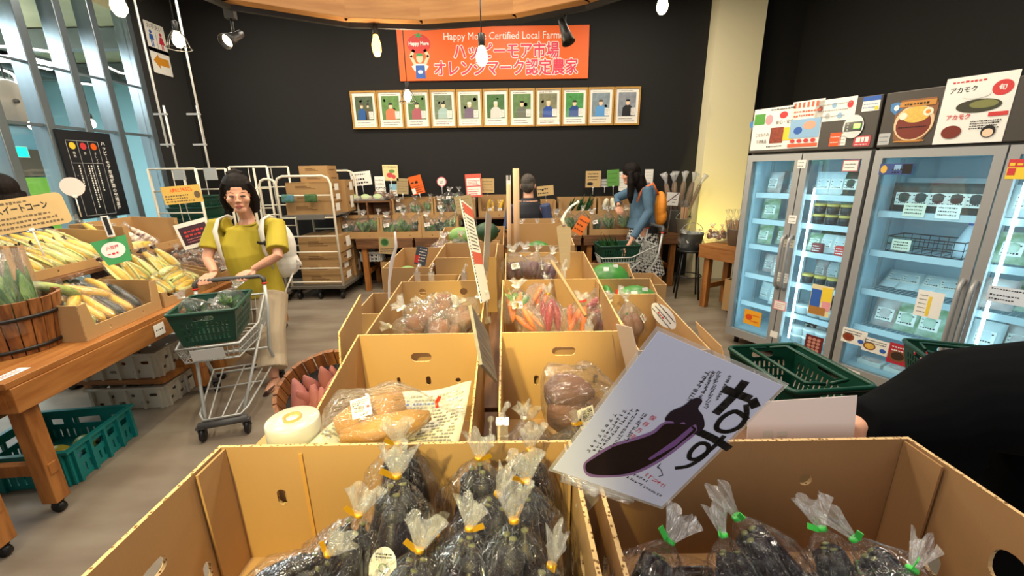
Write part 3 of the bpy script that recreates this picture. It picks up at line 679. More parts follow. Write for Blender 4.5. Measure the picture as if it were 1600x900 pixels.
basket('dark green shopping basket of bagged greens on the cart in front of the yellow shirt', cartpt(0, -.10, .60), CARTA+math.radians(90), .44, .34, .21, handle=False)
CART2 = Vector((1.36, 4.86, 0))
cart('grey shopping cart beside the person in the denim jacket', CART2, math.radians(-86), .92)
basket('dark green basket of leeks on the cart beside the denim jacket', CART2+Vector((-.12, 0, .535)), math.radians(3), .46, .34, .2, handle=False)
t = basket('dark green slotted basket right of the eggplant sign', (1.235, 1.66, .52), math.radians(95), .42, .34, .22)
basket('dark green basket edge beside the black shirt in front of the fridges', (2.42, 2.02, .40), math.radians(-20), .42, .32, .2)
carton('brown carton standing under the green basket right of the island', (1.235, 1.66, 0), math.radians(95), .36, .28, .515, name='carton')
carton('brown carton under the green basket in front of the fridges', (2.42, 2.02, 0), math.radians(-20), .36, .28, .395, name='carton')

# ---------------------------------------------------------------- crates
def crate(label, loc, rz, w, d, h, col, holes='slots', group=None, n='plastic_crate'):
    t = thing(n, label, 'crate', loc, rz, group); m = MB()
    for k in range(4):
        L = (w if k % 2 == 0 else d); off = (d if k % 2 == 0 else w)/2
        hl = []
        if holes == 'slots':
            hl = [rrect(L*.34, h*.22, .008, 3, 0, h*.70)]+[rrect(L*.13, h*.2, .006, 2, s*L*.33, h*.70) for s in (-1, 1)]+[rrect(.012, h*.28, .004, 2, -L/2+.05+i*(L-.1)/11, h*.28) for i in range(12)]
        else:
            hl = [rrect(.03+.02*((i*7) % 3), .022, .009, 3, -L/2+.07+i*(L-.14)/5, h*(.30+.36*(i % 2))) for i in range(6)]
        M = Matrix.Rotation(k*math.pi/2, 4, 'Z') @ Matrix.Translation((0, -off+.006, 0)) @ Matrix.Rotation(math.radians(90), 4, 'X')
        m.plate([(-L/2, 0), (L/2, 0), (L/2, h), (-L/2, h)], hl, .006, M)
    m.b6(-w/2+.006, w/2-.006, -d/2+.006, d/2-.006, .004, .012); m.build('body', col, t)
    m = MB()
    for x in (-w/2+.0, w/2): m.b6(x-.012, x+.012, -d/2-.012, d/2+.012, h, h+.016)
    for y in (-d/2, d/2): m.b6(-w/2+.012, w/2-.012, y-.012, y+.012, h, h+.016)
    for i in range(5):
        for y in (-d/2-.006, d/2+.006): x = -w/2+.03+i*(w-.06)/4; m.b6(x-.008, x+.008, y-.008, y+.008, 0, h)
        if i < 4:
            for x in (-w/2-.006, w/2+.006): y = -d/2+.03+i*(d-.06)/3; m.b6(x-.008, x+.008, y-.008, y+.008, 0, h)
    m.build('rim', col, t); return t
crate('teal plastic crate with a few squashes on the floor under the golden left table', (-2.62, 2.06, .002), math.radians(98), .46, .50, .19, TEAL)
WCR = mat('crate_white', '#c9c4b4', .6)
crate('white foam-like crate under the left table, lower of the two stacked', (-2.72, 2.78, .002), math.radians(4), .50, .34, .15, WCR, 'ovals')
crate('white foam-like crate under the left table, upper of the two stacked', (-2.72, 2.78, .235), math.radians(4), .50, .34, .17, WCR, 'ovals')
m = MB(); m.b6(-3.02, -2.42, 2.60, 2.96, .20, .232); tag(m.build('plank', WOOD), 'wooden plank between the two white crates under the left table', 'plank')
for x, w_ in ((-2.95, 'left'), (-2.5, 'right')): m = MB(); m.b6(x-.02, x+.02, 2.64, 2.92, .17, .20); tag(m.build('batten', WOODD), 'short dark batten under the plank over the lower white crate, %s one' % w_, 'batten')
crate('small grey basket crate with wood scraps on a carton under the rear table', (aty(583, 412, 5.75).x, 5.78, .401), 0, .27, .22, .12, LGREY)
for k in range(3):
    m = MB(); m.box(0, 0, 0, .05, .14, .025, ry=.5-.45*k, rz=.3*k); o = m.build('wood_block', mat('wood_block', '#b9875a', .7)); o.location = (aty(577+6*k, 400, 5.75).x, 5.78, .50+.012*k)
    tag(o, 'wood block lying in the small grey crate under the rear table', 'wood block', 'wood blocks in the grey crate')

# ---------------------------------------------------------------- barrels, buckets, roll
def barrel(label, loc, r0, r1, h, col=WOODB, hoop=True):
    t = thing('wooden_barrel', label, 'barrel', loc); m = MB(); n = 26
    for k in range(n):
        a0, a1 = 2*math.pi*k/n+.012, 2*math.pi*(k+1)/n-.012; dr = .003*((k*5) % 3)
        P = [[(rr*math.cos(a), rr*math.sin(a), z) for a in (a0, a1)] for rr, z in ((r0+dr*.3, 0), (r1+dr*.3, h+dr*.5), (r1-.016, h+dr*.5), (r0-.016, .0))]
        vs = [[m.v(c) for c in q] for q in P]
        for i in range(4): m.f([vs[i][0], vs[i][1], vs[(i+1) % 4][1], vs[(i+1) % 4][0]])
        m.f([q[0] for q in vs]); m.f([q[1] for q in vs][::-1])
    m.lathe([(0, .012), (r0-.012, .012), (r0-.012, .024), (0, .024)], n); m.build('staves', col, t)
    if hoop:
        for zz in (h*.12, h*.70):
            rr = r0+(r1-r0)*zz/h+.004; m = MB(); m.lathe([(rr, zz-.009), (rr+.003, zz-.009), (rr+.005, zz+.009), (rr+.002, zz+.009)], 32); m.build('hoop', BLACK2, t)
    return t
barrel('wooden barrel tub with wrapped green leaves on the golden left table', (-2.56, 1.98, .741), .185, .225, .27)
SPB = barrel('wooden barrel tub of sweet potatoes left of the newspaper carton', (-.80, 1.70, .47), .165, .205, .27, hoop=True); SPB.rotation_euler = (math.radians(24), 0, 0)
m = MB()
for k in range(3): m.b6(-1.00+k*.14, -.87+k*.14, 1.50, 1.90, .42, .445)
for x in (-.97, -.62):
    for y in (1.53, 1.87): m.b6(x-.02, x+.02, y-.02, y+.02, 0, .42)
m.box(-.80, 1.80, .49, .3, .03, .10, rx=.4)
tag(m.build('low_stool', WOODD), 'low wooden stool tilting the sweet potato barrel towards the front', 'stool')
# plastic bag roll on a small carton
RP = Vector((-.548, .905, .88))
carton('small carton under the roll of plastic bags', (-.57, .93, GZ), 0, .26, .22, .212, fh=.212)
m = MB(); m.b6(-.70, -.44, .82, 1.04, .8735, .8785); tag(m.build('cardboard_sheet', CARD), 'small cardboard pad right under the plastic roll', 'cardboard')
t = thing('plastic_roll', 'roll of white plastic bags standing on end behind the left foreground carton', 'roll', RP)
m = MB(); m.lathe([(.022, 0), (.058, 0), (.062, .003), (.062, .117), (.058, .12), (.022, .12)], 40); m.build('roll', mat('roll_plastic', '#b5b2a8', .3, coat=.5), t)
m = MB(); m.lathe([(.017, .001), (.0215, .001), (.0215, .126), (.017, .126), (.017, .001)], 24); m.build('core', mat('core_card', '#b98b52', .8), t)
# dark dish behind the carton
m = MB(); m.lathe([(0, 0), (.09, 0), (.10, .02), (.094, .02), (.085, .006), (0, .006)], 28, (-.80, .94, .662)); tag(m.build('tray', BLACK2), 'dark round tray beside the plastic roll', 'tray')

# ---------------------------------------------------------------- trolleys
PR = CARDP
def closed(label, c, w, d, h, rz=0, col=None, group=None, sheet=None, txt=True):
    """closed shipping carton with tape, printing and perhaps a white sheet on its right end"""
    t = thing('shipping_carton', label, 'carton', c, rz, group); m = MB(); m.b6(-w/2, w/2, -d/2, d/2, 0, h)
    m.mi = 1
    if txt:
        for k in range(3): m.b6(-w*.28, w*(.18-.1*k), -d/2-.0008, -d/2, h*(.38+.12*k), h*(.44+.12*k))
        m.b6(w/2, w/2+.0008, -d*.3, d*.3, h*.4, h*.55)
    m.build('box', [col or CARDD, PR], t, .003)
    m = MB(); m.b6(-.025, .025, -d/2-.001, d/2+.001, h, h+.001); m.b6(-.025, .025, -d/2-.0015, -d/2-.0005, h*.7, h); m.build('tape', mat('packing_tape', '#b7935f', .25), t)
    if sheet:
        m = MB(); m.b6(w/2+.0008, w/2+.002, -d*.15+sheet*.02, d*.2+sheet*.02, h*.2, h*.85); m.build('label_sheet', PAPER, t)
    return t
def hoop(m, x0, x1, y, z0, z1, r=.015, rad=.09):
    m.tube([(x0, y, z0), (x0, y, z1-rad), (x0+rad*.3, y, z1-rad*.3), (x0+rad, y, z1), (x1-rad, y, z1), (x1-rad*.3, y, z1-rad*.3), (x1, y, z1-rad), (x1, y, z0)], r, 8)
TX0, TX1, TY0, TY1 = -2.84, -2.18, 5.20, 5.96
t = thing('cage_trolley', 'cream tubular trolley loaded with shipping cartons at the back wall', 'trolley', ((TX0+TX1)/2, (TY0+TY1)/2, 0)); ox, oy = (TX0+TX1)/2, (TY0+TY1)/2
m = MB(); hoop(m, TX0-ox, TX1-ox, TY0-oy, .17, 1.56)
for z in (.24, .42, .63, .83, 1.06, 1.33): m.tube([(TX0-ox, TY0-oy, z), (TX1-ox, TY0-oy, z)], .010, 6)
m.build('front_end', CREAM, t)
m = MB(); hoop(m, TX0-ox+.03, TX1-ox+.03, TY1-oy, .17, 1.62)
for z in (.42, .83, 1.06): m.tube([(TX0-ox+.03, TY1-oy, z), (TX1-ox+.03, TY1-oy, z)], .010, 6)
m.build('rear_end', CREAM, t)
m = MB(); m.b6(TX0-ox-.02, TX1-ox+.03, TY0-oy-.02, TY1-oy+.02, .15, .19); m.build('deck', mat('trolley_deck', '#5a544a', .6), t, .004)
m = MB(); m.b6(TX0-ox+.016, TX1-ox-.01, TY0-oy+.016, TY1-oy-.016, 1.075, 1.09); m.b6(TX0-ox+.2, TX1-ox-.12, TY0-oy-.03, TY0-oy+.02, 1.04, 1.1); m.build('shelf', mat('trolley_shelf', '#6d6a64', .5), t)
for x in (TX0-ox+.06, 0, TX1-ox-.04):
    for y in (TY0-oy+.05, TY1-oy-.05):
        m = MB(); m.tube([(x-.015, y, .05), (x+.015, y, .05)], .05, 14); m.b6(x-.025, x+.025, y-.02, y+.02, .1, .15); m.build('caster', BLACK2, t)
for k, x in enumerate((TX0+.14, TX0+.42)):
    m = MB(); m.box(0, 0, 0, .15, .05, .10); o = m.build('green_pouch', mat('pouch_green', '#49703f', .6, var=.5, vscale=30) if k else mat('pouch_blue', '#4f7fa0', .5, var=.5, vscale=25, col2='#46703a'), None, .02); o.location = (x, TY0-.042, 1.30)
    tag(o, 'small %s pouch hung on the front rail of the carton trolley' % ('green' if k else 'blue and green'), 'pouch')
g = 'shipping cartons on the cream trolley'
yy = 5.62
for k, (x, y, z, w_, d_, h_, sh, lab) in enumerate(((-2.48, 5.50, .191, .52, .42, .145, 1, 'bottom shipping carton of the front stack on the trolley deck'), (-2.49, 5.50, .337, .50, .42, .12, 1, 'second shipping carton from below in the front stack on the trolley deck'),
    (-2.47, 5.51, .458, .54, .44, .15, 2, 'third shipping carton from below in the front stack on the trolley deck'), (-2.45, 5.51, .609, .54, .44, .21, 1, 'topmost shipping carton of the front stack under the trolley shelf'),
    (-2.42, 5.82, .191, .46, .22, .26, 2, 'lower shipping carton at the back of the trolley deck'), (-2.42, 5.82, .452, .46, .22, .36, 0, 'upper shipping carton at the back of the trolley deck'),
    (-2.52, 5.46, 1.091, .56, .36, .15, 1, 'bottom shipping carton on the trolley shelf behind the small pouches'), (-2.50, 5.46, 1.242, .54, .36, .11, 2, 'second shipping carton from below on the trolley shelf'), (-2.50, 5.46, 1.353, .54, .36, .13, 1, 'third shipping carton from below on the trolley shelf'),
    (-2.42, 5.48, 1.484, .36, .28, .10, 0, 'small pale shipping carton near the top of the trolley stack'), (-2.43, 5.48, 1.585, .35, .28, .095, 0, 'topmost pale shipping carton of the trolley stack'),
    (-2.32, 5.78, 1.091, .30, .30, .24, 1, 'shipping carton on the right rear of the trolley shelf, lower one'), (-2.32, 5.78, 1.332, .30, .30, .17, 2, 'shipping carton on the right rear of the trolley shelf, upper one'))):
    closed(lab, (x, y, z), w_, d_, h_, 0, col=CARD if k in (9, 10) else mat('carton_tan', '#a98455', .85, var=.08, vscale=3), group=g, sheet=sh)
# roll cages behind the shopper
def cage(label, x, y, wd, dp, ht, rz=0, mesh=True, hoopy=False):
    t = thing('roll_cage', label, 'trolley', (x, y, 0), rz); m = MB()
    for yy in (-dp/2, dp/2):
        if hoopy: hoop(m, -wd/2, wd/2, yy, .14, ht, .015, .07)
        else:
            for xx in (-wd/2, wd/2): m.tube([(xx, yy, .14), (xx, yy, ht)], .014, 8)
            m.tube([(-wd/2, yy, ht), (wd/2, yy, ht)], .011, 6)
        for z in ((.35, .62, .9, 1.18, 1.42) if mesh else (.5, 1.1)):
            if z < ht-.1: m.tube([(-wd/2, yy, z), (wd/2, yy, z)], .009, 6)
        if mesh: m.tube([(0, yy, ht), (0, yy, .9)], .004, 5)
    m.build('frame', CREAM, t)
    m = MB(); m.b6(-wd/2-.02, wd/2+.02, -dp/2-.02, dp/2+.02, .10, .14); m.build('deck', mat('trolley_deck', '#5a544a', .6), t)
    for xx in (-wd/2+.04, wd/2-.04):
        for yy in (-dp/2+.05, dp/2-.05):
            m = MB(); m.tube([(xx-.014, yy, .05), (xx+.014, yy, .05)], .05, 12); m.build('caster', BLACK2, t)
    return t
cage('white roll cage with green baskets inside at the left behind the corn', -3.72, 5.02, .52, .5, 1.66)
cage('white roll cage behind the head of the person in the yellow shirt', -3.2, 5.55, .46, .5, 1.68)
cage('cream hoop trolley between the yellow shirt and the carton trolley', -2.98, 5.02, .20, .5, 1.53, mesh=False, hoopy=True)
for k in range(9):
    b_ = basket('green shopping basket in the stack inside the left roll cage' , (-3.72, 5.02, .15+k*.125), 0, .44, .34, .2, slots=(k == 8), handle=False, group='stacked baskets in the roll cage')
# grey handle boxes on the cage
# ---------------------------------------------------------------- fridges
FO = Vector((2.0, 3.625, 0)); FU = Vector((.475, -.88, 0)).normalized(); FA = math.atan2(FU.y, FU.x)     # local X along the front, front = local -Y
FM = Matrix.Translation(FO) @ Matrix.Rotation(FA, 4, 'Z')
HEAD = mat('fridge_header', '#4a443e', .45, metal=.2)
SIDE = mat('fridge_side', '#6a645c', .45, metal=.2)
INNER = mat('fridge_inner', '#b3cad4', .4)
LED = mat('fridge_led', '#dff6ff', .4, emit=7)
FGL = film('fridge_glass', tint='#e6f3f6', gloss=.045, haze=.02, rough=.0, bump=0)
WIRE = mat('shelf_wire', '#b9c6ca', .35)
def fridge(label, u0, wd, ndoor, k):
    t = thing('display_fridge', label, 'fridge', FO+FU*u0, FA); D = .62
    m = MB(); m.b6(0, wd, .05, D, .09, .14); m.b6(0, .03, .05, D, .14, 1.66); m.b6(wd-.03, wd, .05, D, .14, 1.66); m.b6(0, wd, .05, D, 1.64, 1.69); m.build('cabinet', SIDE, t, .003)
    m = MB(); m.b6(0, wd, .0, D, 1.69, 2.02); m.build('header', HEAD, t, .006)
    m = MB(); m.b6(.03, .045, .06, D-.02, .14, 1.64); m.b6(wd-.045, wd-.03, .06, D-.02, .14, 1.64); m.b6(.045, wd-.045, D-.03, D-.01, .14, 1.64); m.b6(.045, wd-.045, .06, D-.03, .14, .15); m.b6(.045, wd-.045, .06, D-.03, 1.625, 1.64); m.build('liner', INNER, t)
    for x in (.06, wd-.06):
        for y in (.10, D-.08):
            m = MB(); m.tube([(x, y, 0), (x, y, .09)], .02, 10); m.build('foot', BLACK2, t)
    dw = wd/ndoor
    for i in range(ndoor):
        a, b = i*dw+.004, (i+1)*dw-.004; lft = (i % 2 == 0)
        m = MB(); z0, z1 = .09, 1.675
        m.plate([(a, z0), (b, z0), (b, z1), (a, z1)], [[(a+.045, z0+.07), (b-.045, z0+.07), (b-.045, z1-.05), (a+.045, z1-.05)]], .045, Matrix.Translation((0, .0225, 0)) @ Matrix.Rotation(math.radians(90), 4, 'X'))
        dr = m.build('door', ALU, t, .004)
        m = MB(); m.b6(a+.04, b-.04, .018, .024, z0+.065, z1-.045); m.build('door_glass', FGL, dr)
        hx = (b-.022) if lft else (a+.022)
        hz0, hz1 = ((.62, 1.06) if k == 0 else (.42, .92))
        m = MB(); m.tube([(hx, .0, hz0), (hx, -.04, hz0+.03), (hx, -.048, hz0+.06), (hx, -.048, hz1-.06), (hx, -.04, hz1-.03), (hx, .0, hz1)], .013, 10); m.build('door_handle', ALU, dr)
        lx = (a+.03) if not lft else (a+.03)
        if not lft:
            m = MB(); m.tube([(a+.075, .09, .2), (a+.075, .09, 1.42 if k == 0 else 1.5)], .008, 8); m.build('led_tube', LED, t)
    zs = (.40, .66, .92, 1.14, 1.36) if k == 0 else (.45, .72, 1.0, 1.27)
    for z in zs:
        m = MB(); m.tube([(.05, .12, z), (wd-.05, .12, z)], .007, 6); m.tube([(.05, D-.06, z), (wd-.05, D-.06, z)], .006, 6)
        for q in range(int(wd/.03)): m.tube([(.05+q*(wd-.1)/int(wd/.03), .12, z+.004), (.05+q*(wd-.1)/int(wd/.03), D-.06, z+.004)], .0022, 4)
        m.b6(.05, wd-.05, .105, .112, z-.03, z+.012); m.build('shelf', WIRE, t)
    m = MB()
    for x in (.05, wd/2, wd-.05): m.b6(x-.012, x+.012, .28, .30, .15, 1.62)
    m.build('shelf_rail', mat('rail_grey', '#8f9ca0', .4), t)
    l = bpy.data.lights.new('fridge_light', 'AREA'); l.energy = 3.0; l.color = (.62, .88, 1.0); l.shape = 'RECTANGLE'; l.size = wd*.9; l.size_y = 1.4
    lo = bpy.data.objects.new('fridge_light', l); C.objects.link(lo); lo.matrix_world = FM @ Matrix.Translation((u0+wd/2, .075, .9)) @ Matrix.Rotation(math.radians(90), 4, 'X')
    return t, zs
F1, ZS1 = fridge('two-door glass display fridge with a dark header nearest the yellow pillar', -.02, .86, 2, 0)
F2, ZS2 = fridge('two-door glass display fridge at the right frame edge with a ramen picture on its header', .855, 1.19, 2, 1)
def fpt(u, z, y=0): return FM @ Vector((u, y, z))
FROT = (math.radians(90), 0, FA)

# ---------------------------------------------------------------- produce (one mesh of each kind, copied as parts)
EGGP = mat('eggplant_skin', '#180d16', .34, var=.4, vscale=6, spec=.3)
CALYX = mat('calyx_dark', '#2b2a24', .5, col2='#151017', vscale=40)
CORNY = mat('corn_yellow', '#f0cf4a', .45, col2='#dcae2c', vscale=9, stretch=(1, 1, 3))
CORNG = mat('corn_husk', '#b9cc74', .5, col2='#e2dc96', vscale=5, stretch=(4, 4, 1))
SILK = mat('corn_silk', '#33241d', .9)
ZUCY = mat('zucchini_yellow', '#e8b93a', .35, var=.15, vscale=4)
ZUCG = mat('zucchini_green', '#97a552', .4, col2='#6f8438', vscale=18)
ZUCD = mat('zucchini_dark', '#1b2318', .35)
SWP = mat('sweet_potato', '#a2635d', .7, col2='#844844', vscale=7, stretch=(1, 1, .5))
TARO = mat('taro_brown', '#7a4f3c', .75, col2='#5c3a2c', vscale=12)
PUMP = mat('pumpkin_tan', '#ab7a2c', .6, col2='#94661f', vscale=5)
CARR = mat('carrot_orange', '#e0742a', .5)
RADR = mat('radish_red', '#9e2338', .4, var=.3, vscale=6)
PURP = mat('purple_potato', '#5b3140', .5, var=.4, vscale=8)
MELON = mat('winter_melon', '#3f8a34', .4, col2='#2a6a26', vscale=4, stretch=(1.5, 1.5, .6))
LEAF = mat('leaf_green', '#3f7a34', .5, col2='#26552a', vscale=12)
LEAFL = mat('leaf_pale', '#86a95a', .5, col2='#5d8a45', vscale=12)
LEAFD = mat('leaf_dark', '#234a2c', .5, col2='#173822', vscale=12)
DAIK = mat('daikon_white', '#e2dcc2', .5)
def arc(L, bend, n=9): return [(bend*math.sin(math.pi*i/(n-1)), 0, L*i/(n-1)) for i in range(n)]
def root(L, R_, bend, mats, prof, n=12, name='root', seed=0):
    rr = random.Random(seed); pts = arc(L, bend, len(prof)); m = MB(); m.tube(pts, [R_*p for p in prof], n); return m.mesh(name, mats)
def mesh_eggplant():
    return root(.17, .038, .012, [EGGP], [.15, .62, .90, 1.0, 1.0, .93, .82, .70, .58, .45], 14, 'eggplant'), None
def mesh_calyx():
    m = MB(); m.lathe([(.0215, .150), (.023, .158), (.019, .168), (.011, .175), (.0065, .180), (.006, .190)], 12, (.003, 0, 0)); m.mi = 1; m.lathe([(.006, .190), (.0065, .192), (0, .1925)], 12, (.003, 0, 0)); return m.mesh('calyx', [CALYX, mat('stem_cut', '#64663a', .7)])
ME_EGG = mesh_eggplant()[0]; ME_CAL = mesh_calyx()
ME_LEGG = root(.26, .031, .02, [EGGP], [.3, .75, .95, 1, 1, .95, .88, .8, .7, .55], 12, 'eggplant')
ME_ZY = root(.21, .026, .01, [ZUCY], [.35, .85, 1, 1, 1, .98, .95, .9, .8, .5], 12, 'zucchini')
ME_ZG = root(.21, .026, .012, [ZUCG], [.35, .85, 1, 1, 1, .98, .95, .9, .8, .5], 12, 'zucchini')
ME_ZD = root(.23, .024, .006, [ZUCD], [.35, .85, 1, 1, 1, 1, .98, .95, .85, .5], 12, 'zucchini')
ME_SWP = root(.19, .034, .02, [SWP], [.1, .5, .85, 1, 1, .95, .8, .5, .15], 12, 'sweet_potato')
ME_TARO = root(.10, .036, .004, [TARO], [.3, .75, .95, 1, .95, .8, .5, .2], 12, 'taro')
ME_CARR = root(.14, .015, .004, [CARR], [.1, .4, .6, .75, .9, 1, .8, .3], 10, 'carrot')
ME_RAD = root(.14, .019, .006, [RADR], [.1, .5, .8, 1, 1, .9, .6, .2], 10, 'radish')
ME_PUR = root(.10, .028, .004, [PURP], [.25, .7, .95, 1, .95, .75, .3], 10, 'potato')
ME_DAI = root(.22, .033, .008, [DAIK], [.1, .5, .8, .95, 1, 1, .95, .6], 12, 'daikon')
def mesh_cob(pale=False):
    m = MB(); m.tube(arc(.20, .006, 9), [.010, .020, .025, .027, .027, .026, .023, .017, .008], 12)
    m.mi = 1
    for k in range(3):      # husk leaves hugging the lower half
        a = k*2.1
        pts = [(.024*math.cos(a)*s, .024*math.sin(a)*s, z) for s, z in ((.4, .0), (.9, .03), (1.05, .08), (1.0, .13), (.8, .165))]
        m.tube(pts, [(.012, .004), (.02, .006), (.019, .006), (.013, .005), (.003, .002)], 8)
    return m.mesh('corn_cob', [CORNG if pale else CORNY, CORNG])
ME_COB = mesh_cob(); ME_COBP = mesh_cob(True)
m = MB(); rr = random.Random(2)
for k in range(14): a = rr.random()*6.28; m.tube([(.004*math.cos(a), .004*math.sin(a), .197), (.012*math.cos(a), .012*math.sin(a), .215), (.02*math.cos(a+.4), .02*math.sin(a+.4), .225)], .003, 4)
ME_SILK = m.mesh('silk', [SILK])
def leaves(seed, n, size, L, wid, mats, up=.6, name='greens'):
    """bunch of broad curved leaf blades with stems"""
    rr = random.Random(seed); m = MB()
    for k in range(n):
        m.mi = rr.randrange(len(mats)); a = rr.random()*6.28; r0 = rr.random()*size[0]*.5
        base = Vector((math.cos(a)*r0, math.sin(a)*r0*size[1]/size[0], rr.random()*size[2]*.3))
        d = Vector((math.cos(a)*rr.uniform(.2, .9)*size[0], math.sin(a)*rr.uniform(.2, .9)*size[1], rr.uniform(.4, 1.0)*size[2]*up*2)); d = d.normalized()*L*rr.uniform(.6, 1.05)
        side = d.cross(Vector((rr.uniform(-1, 1), rr.uniform(-1, 1), .3))).normalized(); dr = Vector((0, 0, -L*.25*rr.random()))
        rows = []
        for i in range(6):
            q = i/5; wv = wid*(.18+math.sin(math.pi*min(1, q*1.05))**.8)*.5*rr.uniform(.85, 1.1); p = base + d*q + dr*q*q; nn = d.cross(side).normalized()*wv*.35
            rows.append([m.v(p-side*wv+nn*rr.uniform(.6, 1.3)), m.v(p), m.v(p+side*wv+nn*rr.uniform(.6, 1.3))])
        m.sm = True
        for A, B_ in zip(rows, rows[1:]):
            for j in range(2): m.f([A[j], A[j+1], B_[j+1], B_[j]])
    return m.mesh(name, mats, recalc=False)
ME_GR = [leaves(1, 34, (.07, .05, .09), .10, .035, [LEAF, LEAFD]), leaves(2, 34, (.07, .05, .09), .11, .025, [LEAF, LEAFL]), leaves(3, 30, (.07, .05, .09), .10, .04, [LEAFL, LEAF])]
ME_BROAD = leaves(9, 26, (.06, .06, .22), .34, .055, [LEAFL, LEAF], 1.0, 'leaf')
ME_LEEK = leaves(5, 22, (.05, .04, .20), .30, .022, [LEAFD, LEAF], 1.0, 'leek')
def film_mesh(seed, wx, wy, L, flare=.05, neck=.93, fl=.024, full=.5, name='plastic_bag', m_=None, lump=.012, pleat=.10):
    """crumpled clear bag: bottom at 0, tied neck at z=L, ruffled top above"""
    rr = random.Random(seed); n = 44; ph = rr.random()*6; m = MB(); m.sm = True; K = 11+seed % 4; rings = []; fr = []
    off = Vector((seed*3.1, seed*1.7, seed*.9))
    for i in range(21):
        q = i/20; z = L*q
        e = 1 if q < full else max(0, 1-((q-full)/(1-full))**1.6)
        b = math.sin(min(1, q/.16)*math.pi/2)**.6 if q < .16 else 1
        r = max(.0, e*b); A = pleat*max(0, (q-full*.6)/(1-full*.6))**1.2 + .03
        ring = []
        for j in range(n):
            a = 2*math.pi*j/n; w_ = 1+A*math.sin(K*a+ph+q*2)+A*.6*math.sin((K*2+3)*a+ph*2-q*3)
            x = (r*wx*.5*w_+.0065)*math.cos(a); y = (r*wy*.5*w_+.0065)*math.sin(a)
            d = noise.noise_vector(Vector((x, y, z))*22+off)*lump*r
            ring.append(m.v((x+d.x, y+d.y, z+d.z*.5+.0005)))
        rings.append(ring)
    c = m.v((0, 0, .003))
    for A_, B_ in zip(rings, rings[1:]):
        for j in range(n): m.f([A_[j], A_[(j+1) % n], B_[(j+1) % n], B_[j]])
    for j in range(n): m.f([rings[0][(j+1) % n], rings[0][j], c])
    m.mi = 1; prev = rings[-1]
    for i in range(1, 7):
        q = i/6; ring = []
        for j in range(n):
            a = 2*math.pi*j/n; rad = .007+(fl-.004)*q**.9*(1+.35*q*math.sin(5*a+ph)+.2*q*math.sin(9*a+ph*3))
            ring.append(m.v((rad*1.15*math.cos(a), rad*.65*math.sin(a), L+flare*q*(1+.18*q*math.sin(4*a+ph*2)))))
        for j in range(n): m.f([prev[j], prev[(j+1) % n], ring[(j+1) % n], ring[j]])
        prev = ring
    return m.mesh(name, [m_ or FILM, FLARE])
def tie_mesh(col, L, seed=1):
    m = MB(); m.lathe([(.0076, L-.0035), (.0084, L-.003), (.0084, L+.003), (.0076, L+.0035)], 14)
    m.box(-.017, -.004, L+.006, .024, .0012, .010, rz=.3*seed, ry=.5); return m.mesh('twist_tie', [col])
def label_mesh(wd, ht, yoff, z, tilt, oval=False, seed=1):
    m = MB(); m.M = Matrix.Translation((0, yoff, z)) @ Matrix.Rotation(math.radians(90)-tilt, 4, 'X') @ Matrix.Rotation(.15*seed-.2, 4, 'Z')
    if oval:
        m.disc(0, 0, wd/2, ht/2, 0); m.mi = 1; m.disc(0, 0, wd*.16, wd*.16, .0004, 14); m.mi = 0; m.disc(0, 0, wd*.11, wd*.11, .0006, 14); m.mi = 2
        m.lines(-wd*.3, wd*.3, ht*.22, ht*.36, 2, .004, .0005, 4); m.lines(-wd*.25, wd*.25, -ht*.36, -ht*.24, 2, .003, .0005, 5)
    else:
        m.rect(-wd/2, -ht/2, wd/2, ht/2, 0); m.mi = 2; m.lines(-wd*.42, wd*.4, ht*.12, ht*.42, 3, .005, .0004, seed)
        x = -wd*.38
        rr = random.Random(seed)
        while x < wd*.12: bw = rr.choice((.0008, .0014, .002)); m.rect(x, -ht*.22, x+bw, ht*.08, .0004); x += bw+.0012
        m.lines(-wd*.1, wd*.36, -ht*.45, -ht*.28, 1, .008, .0004, seed+4); m.mi = 3; m.disc(wd*.36, -ht*.05, .004, .004, .0004, 10)
    return m.mesh('price_label' if not oval else 'oval_sticker', [PAPER, mat('sticker_green', '#6f9a4f', .6), INK, RED], recalc=False)
ME_BAGS = [film_mesh(k, .158, .125, .215, pleat=.08+.02*k) for k in range(4)]
ME_TIES = {c: tie_mesh(m_, .215) for c, m_ in (('gold', GOLD), ('green', TIEG), ('red', TIER))}
ME_LAB = [label_mesh(.052, .042, -.068, .06, .25, False, k) for k in range(1, 4)]; ME_OVAL = label_mesh(.044, .062, -.066, .10, .2, True, 1)
def orient(axis, roll=0):
    z = Vector(axis).normalized(); x = Vector((1, 0, 0)); x = (x - z*x.dot(z)).normalized(); y = z.cross(x)
    return (Matrix((x, y, z)).transposed() @ Matrix.Rotation(roll, 3, 'Z')).to_euler()
def MT(x, y, z, ax=(0, 0, 1), roll=0, s=1): return Matrix.Translation((x, y, z)) @ orient(ax, roll).to_matrix().to_4x4() @ Matrix.Scale(s, 4)
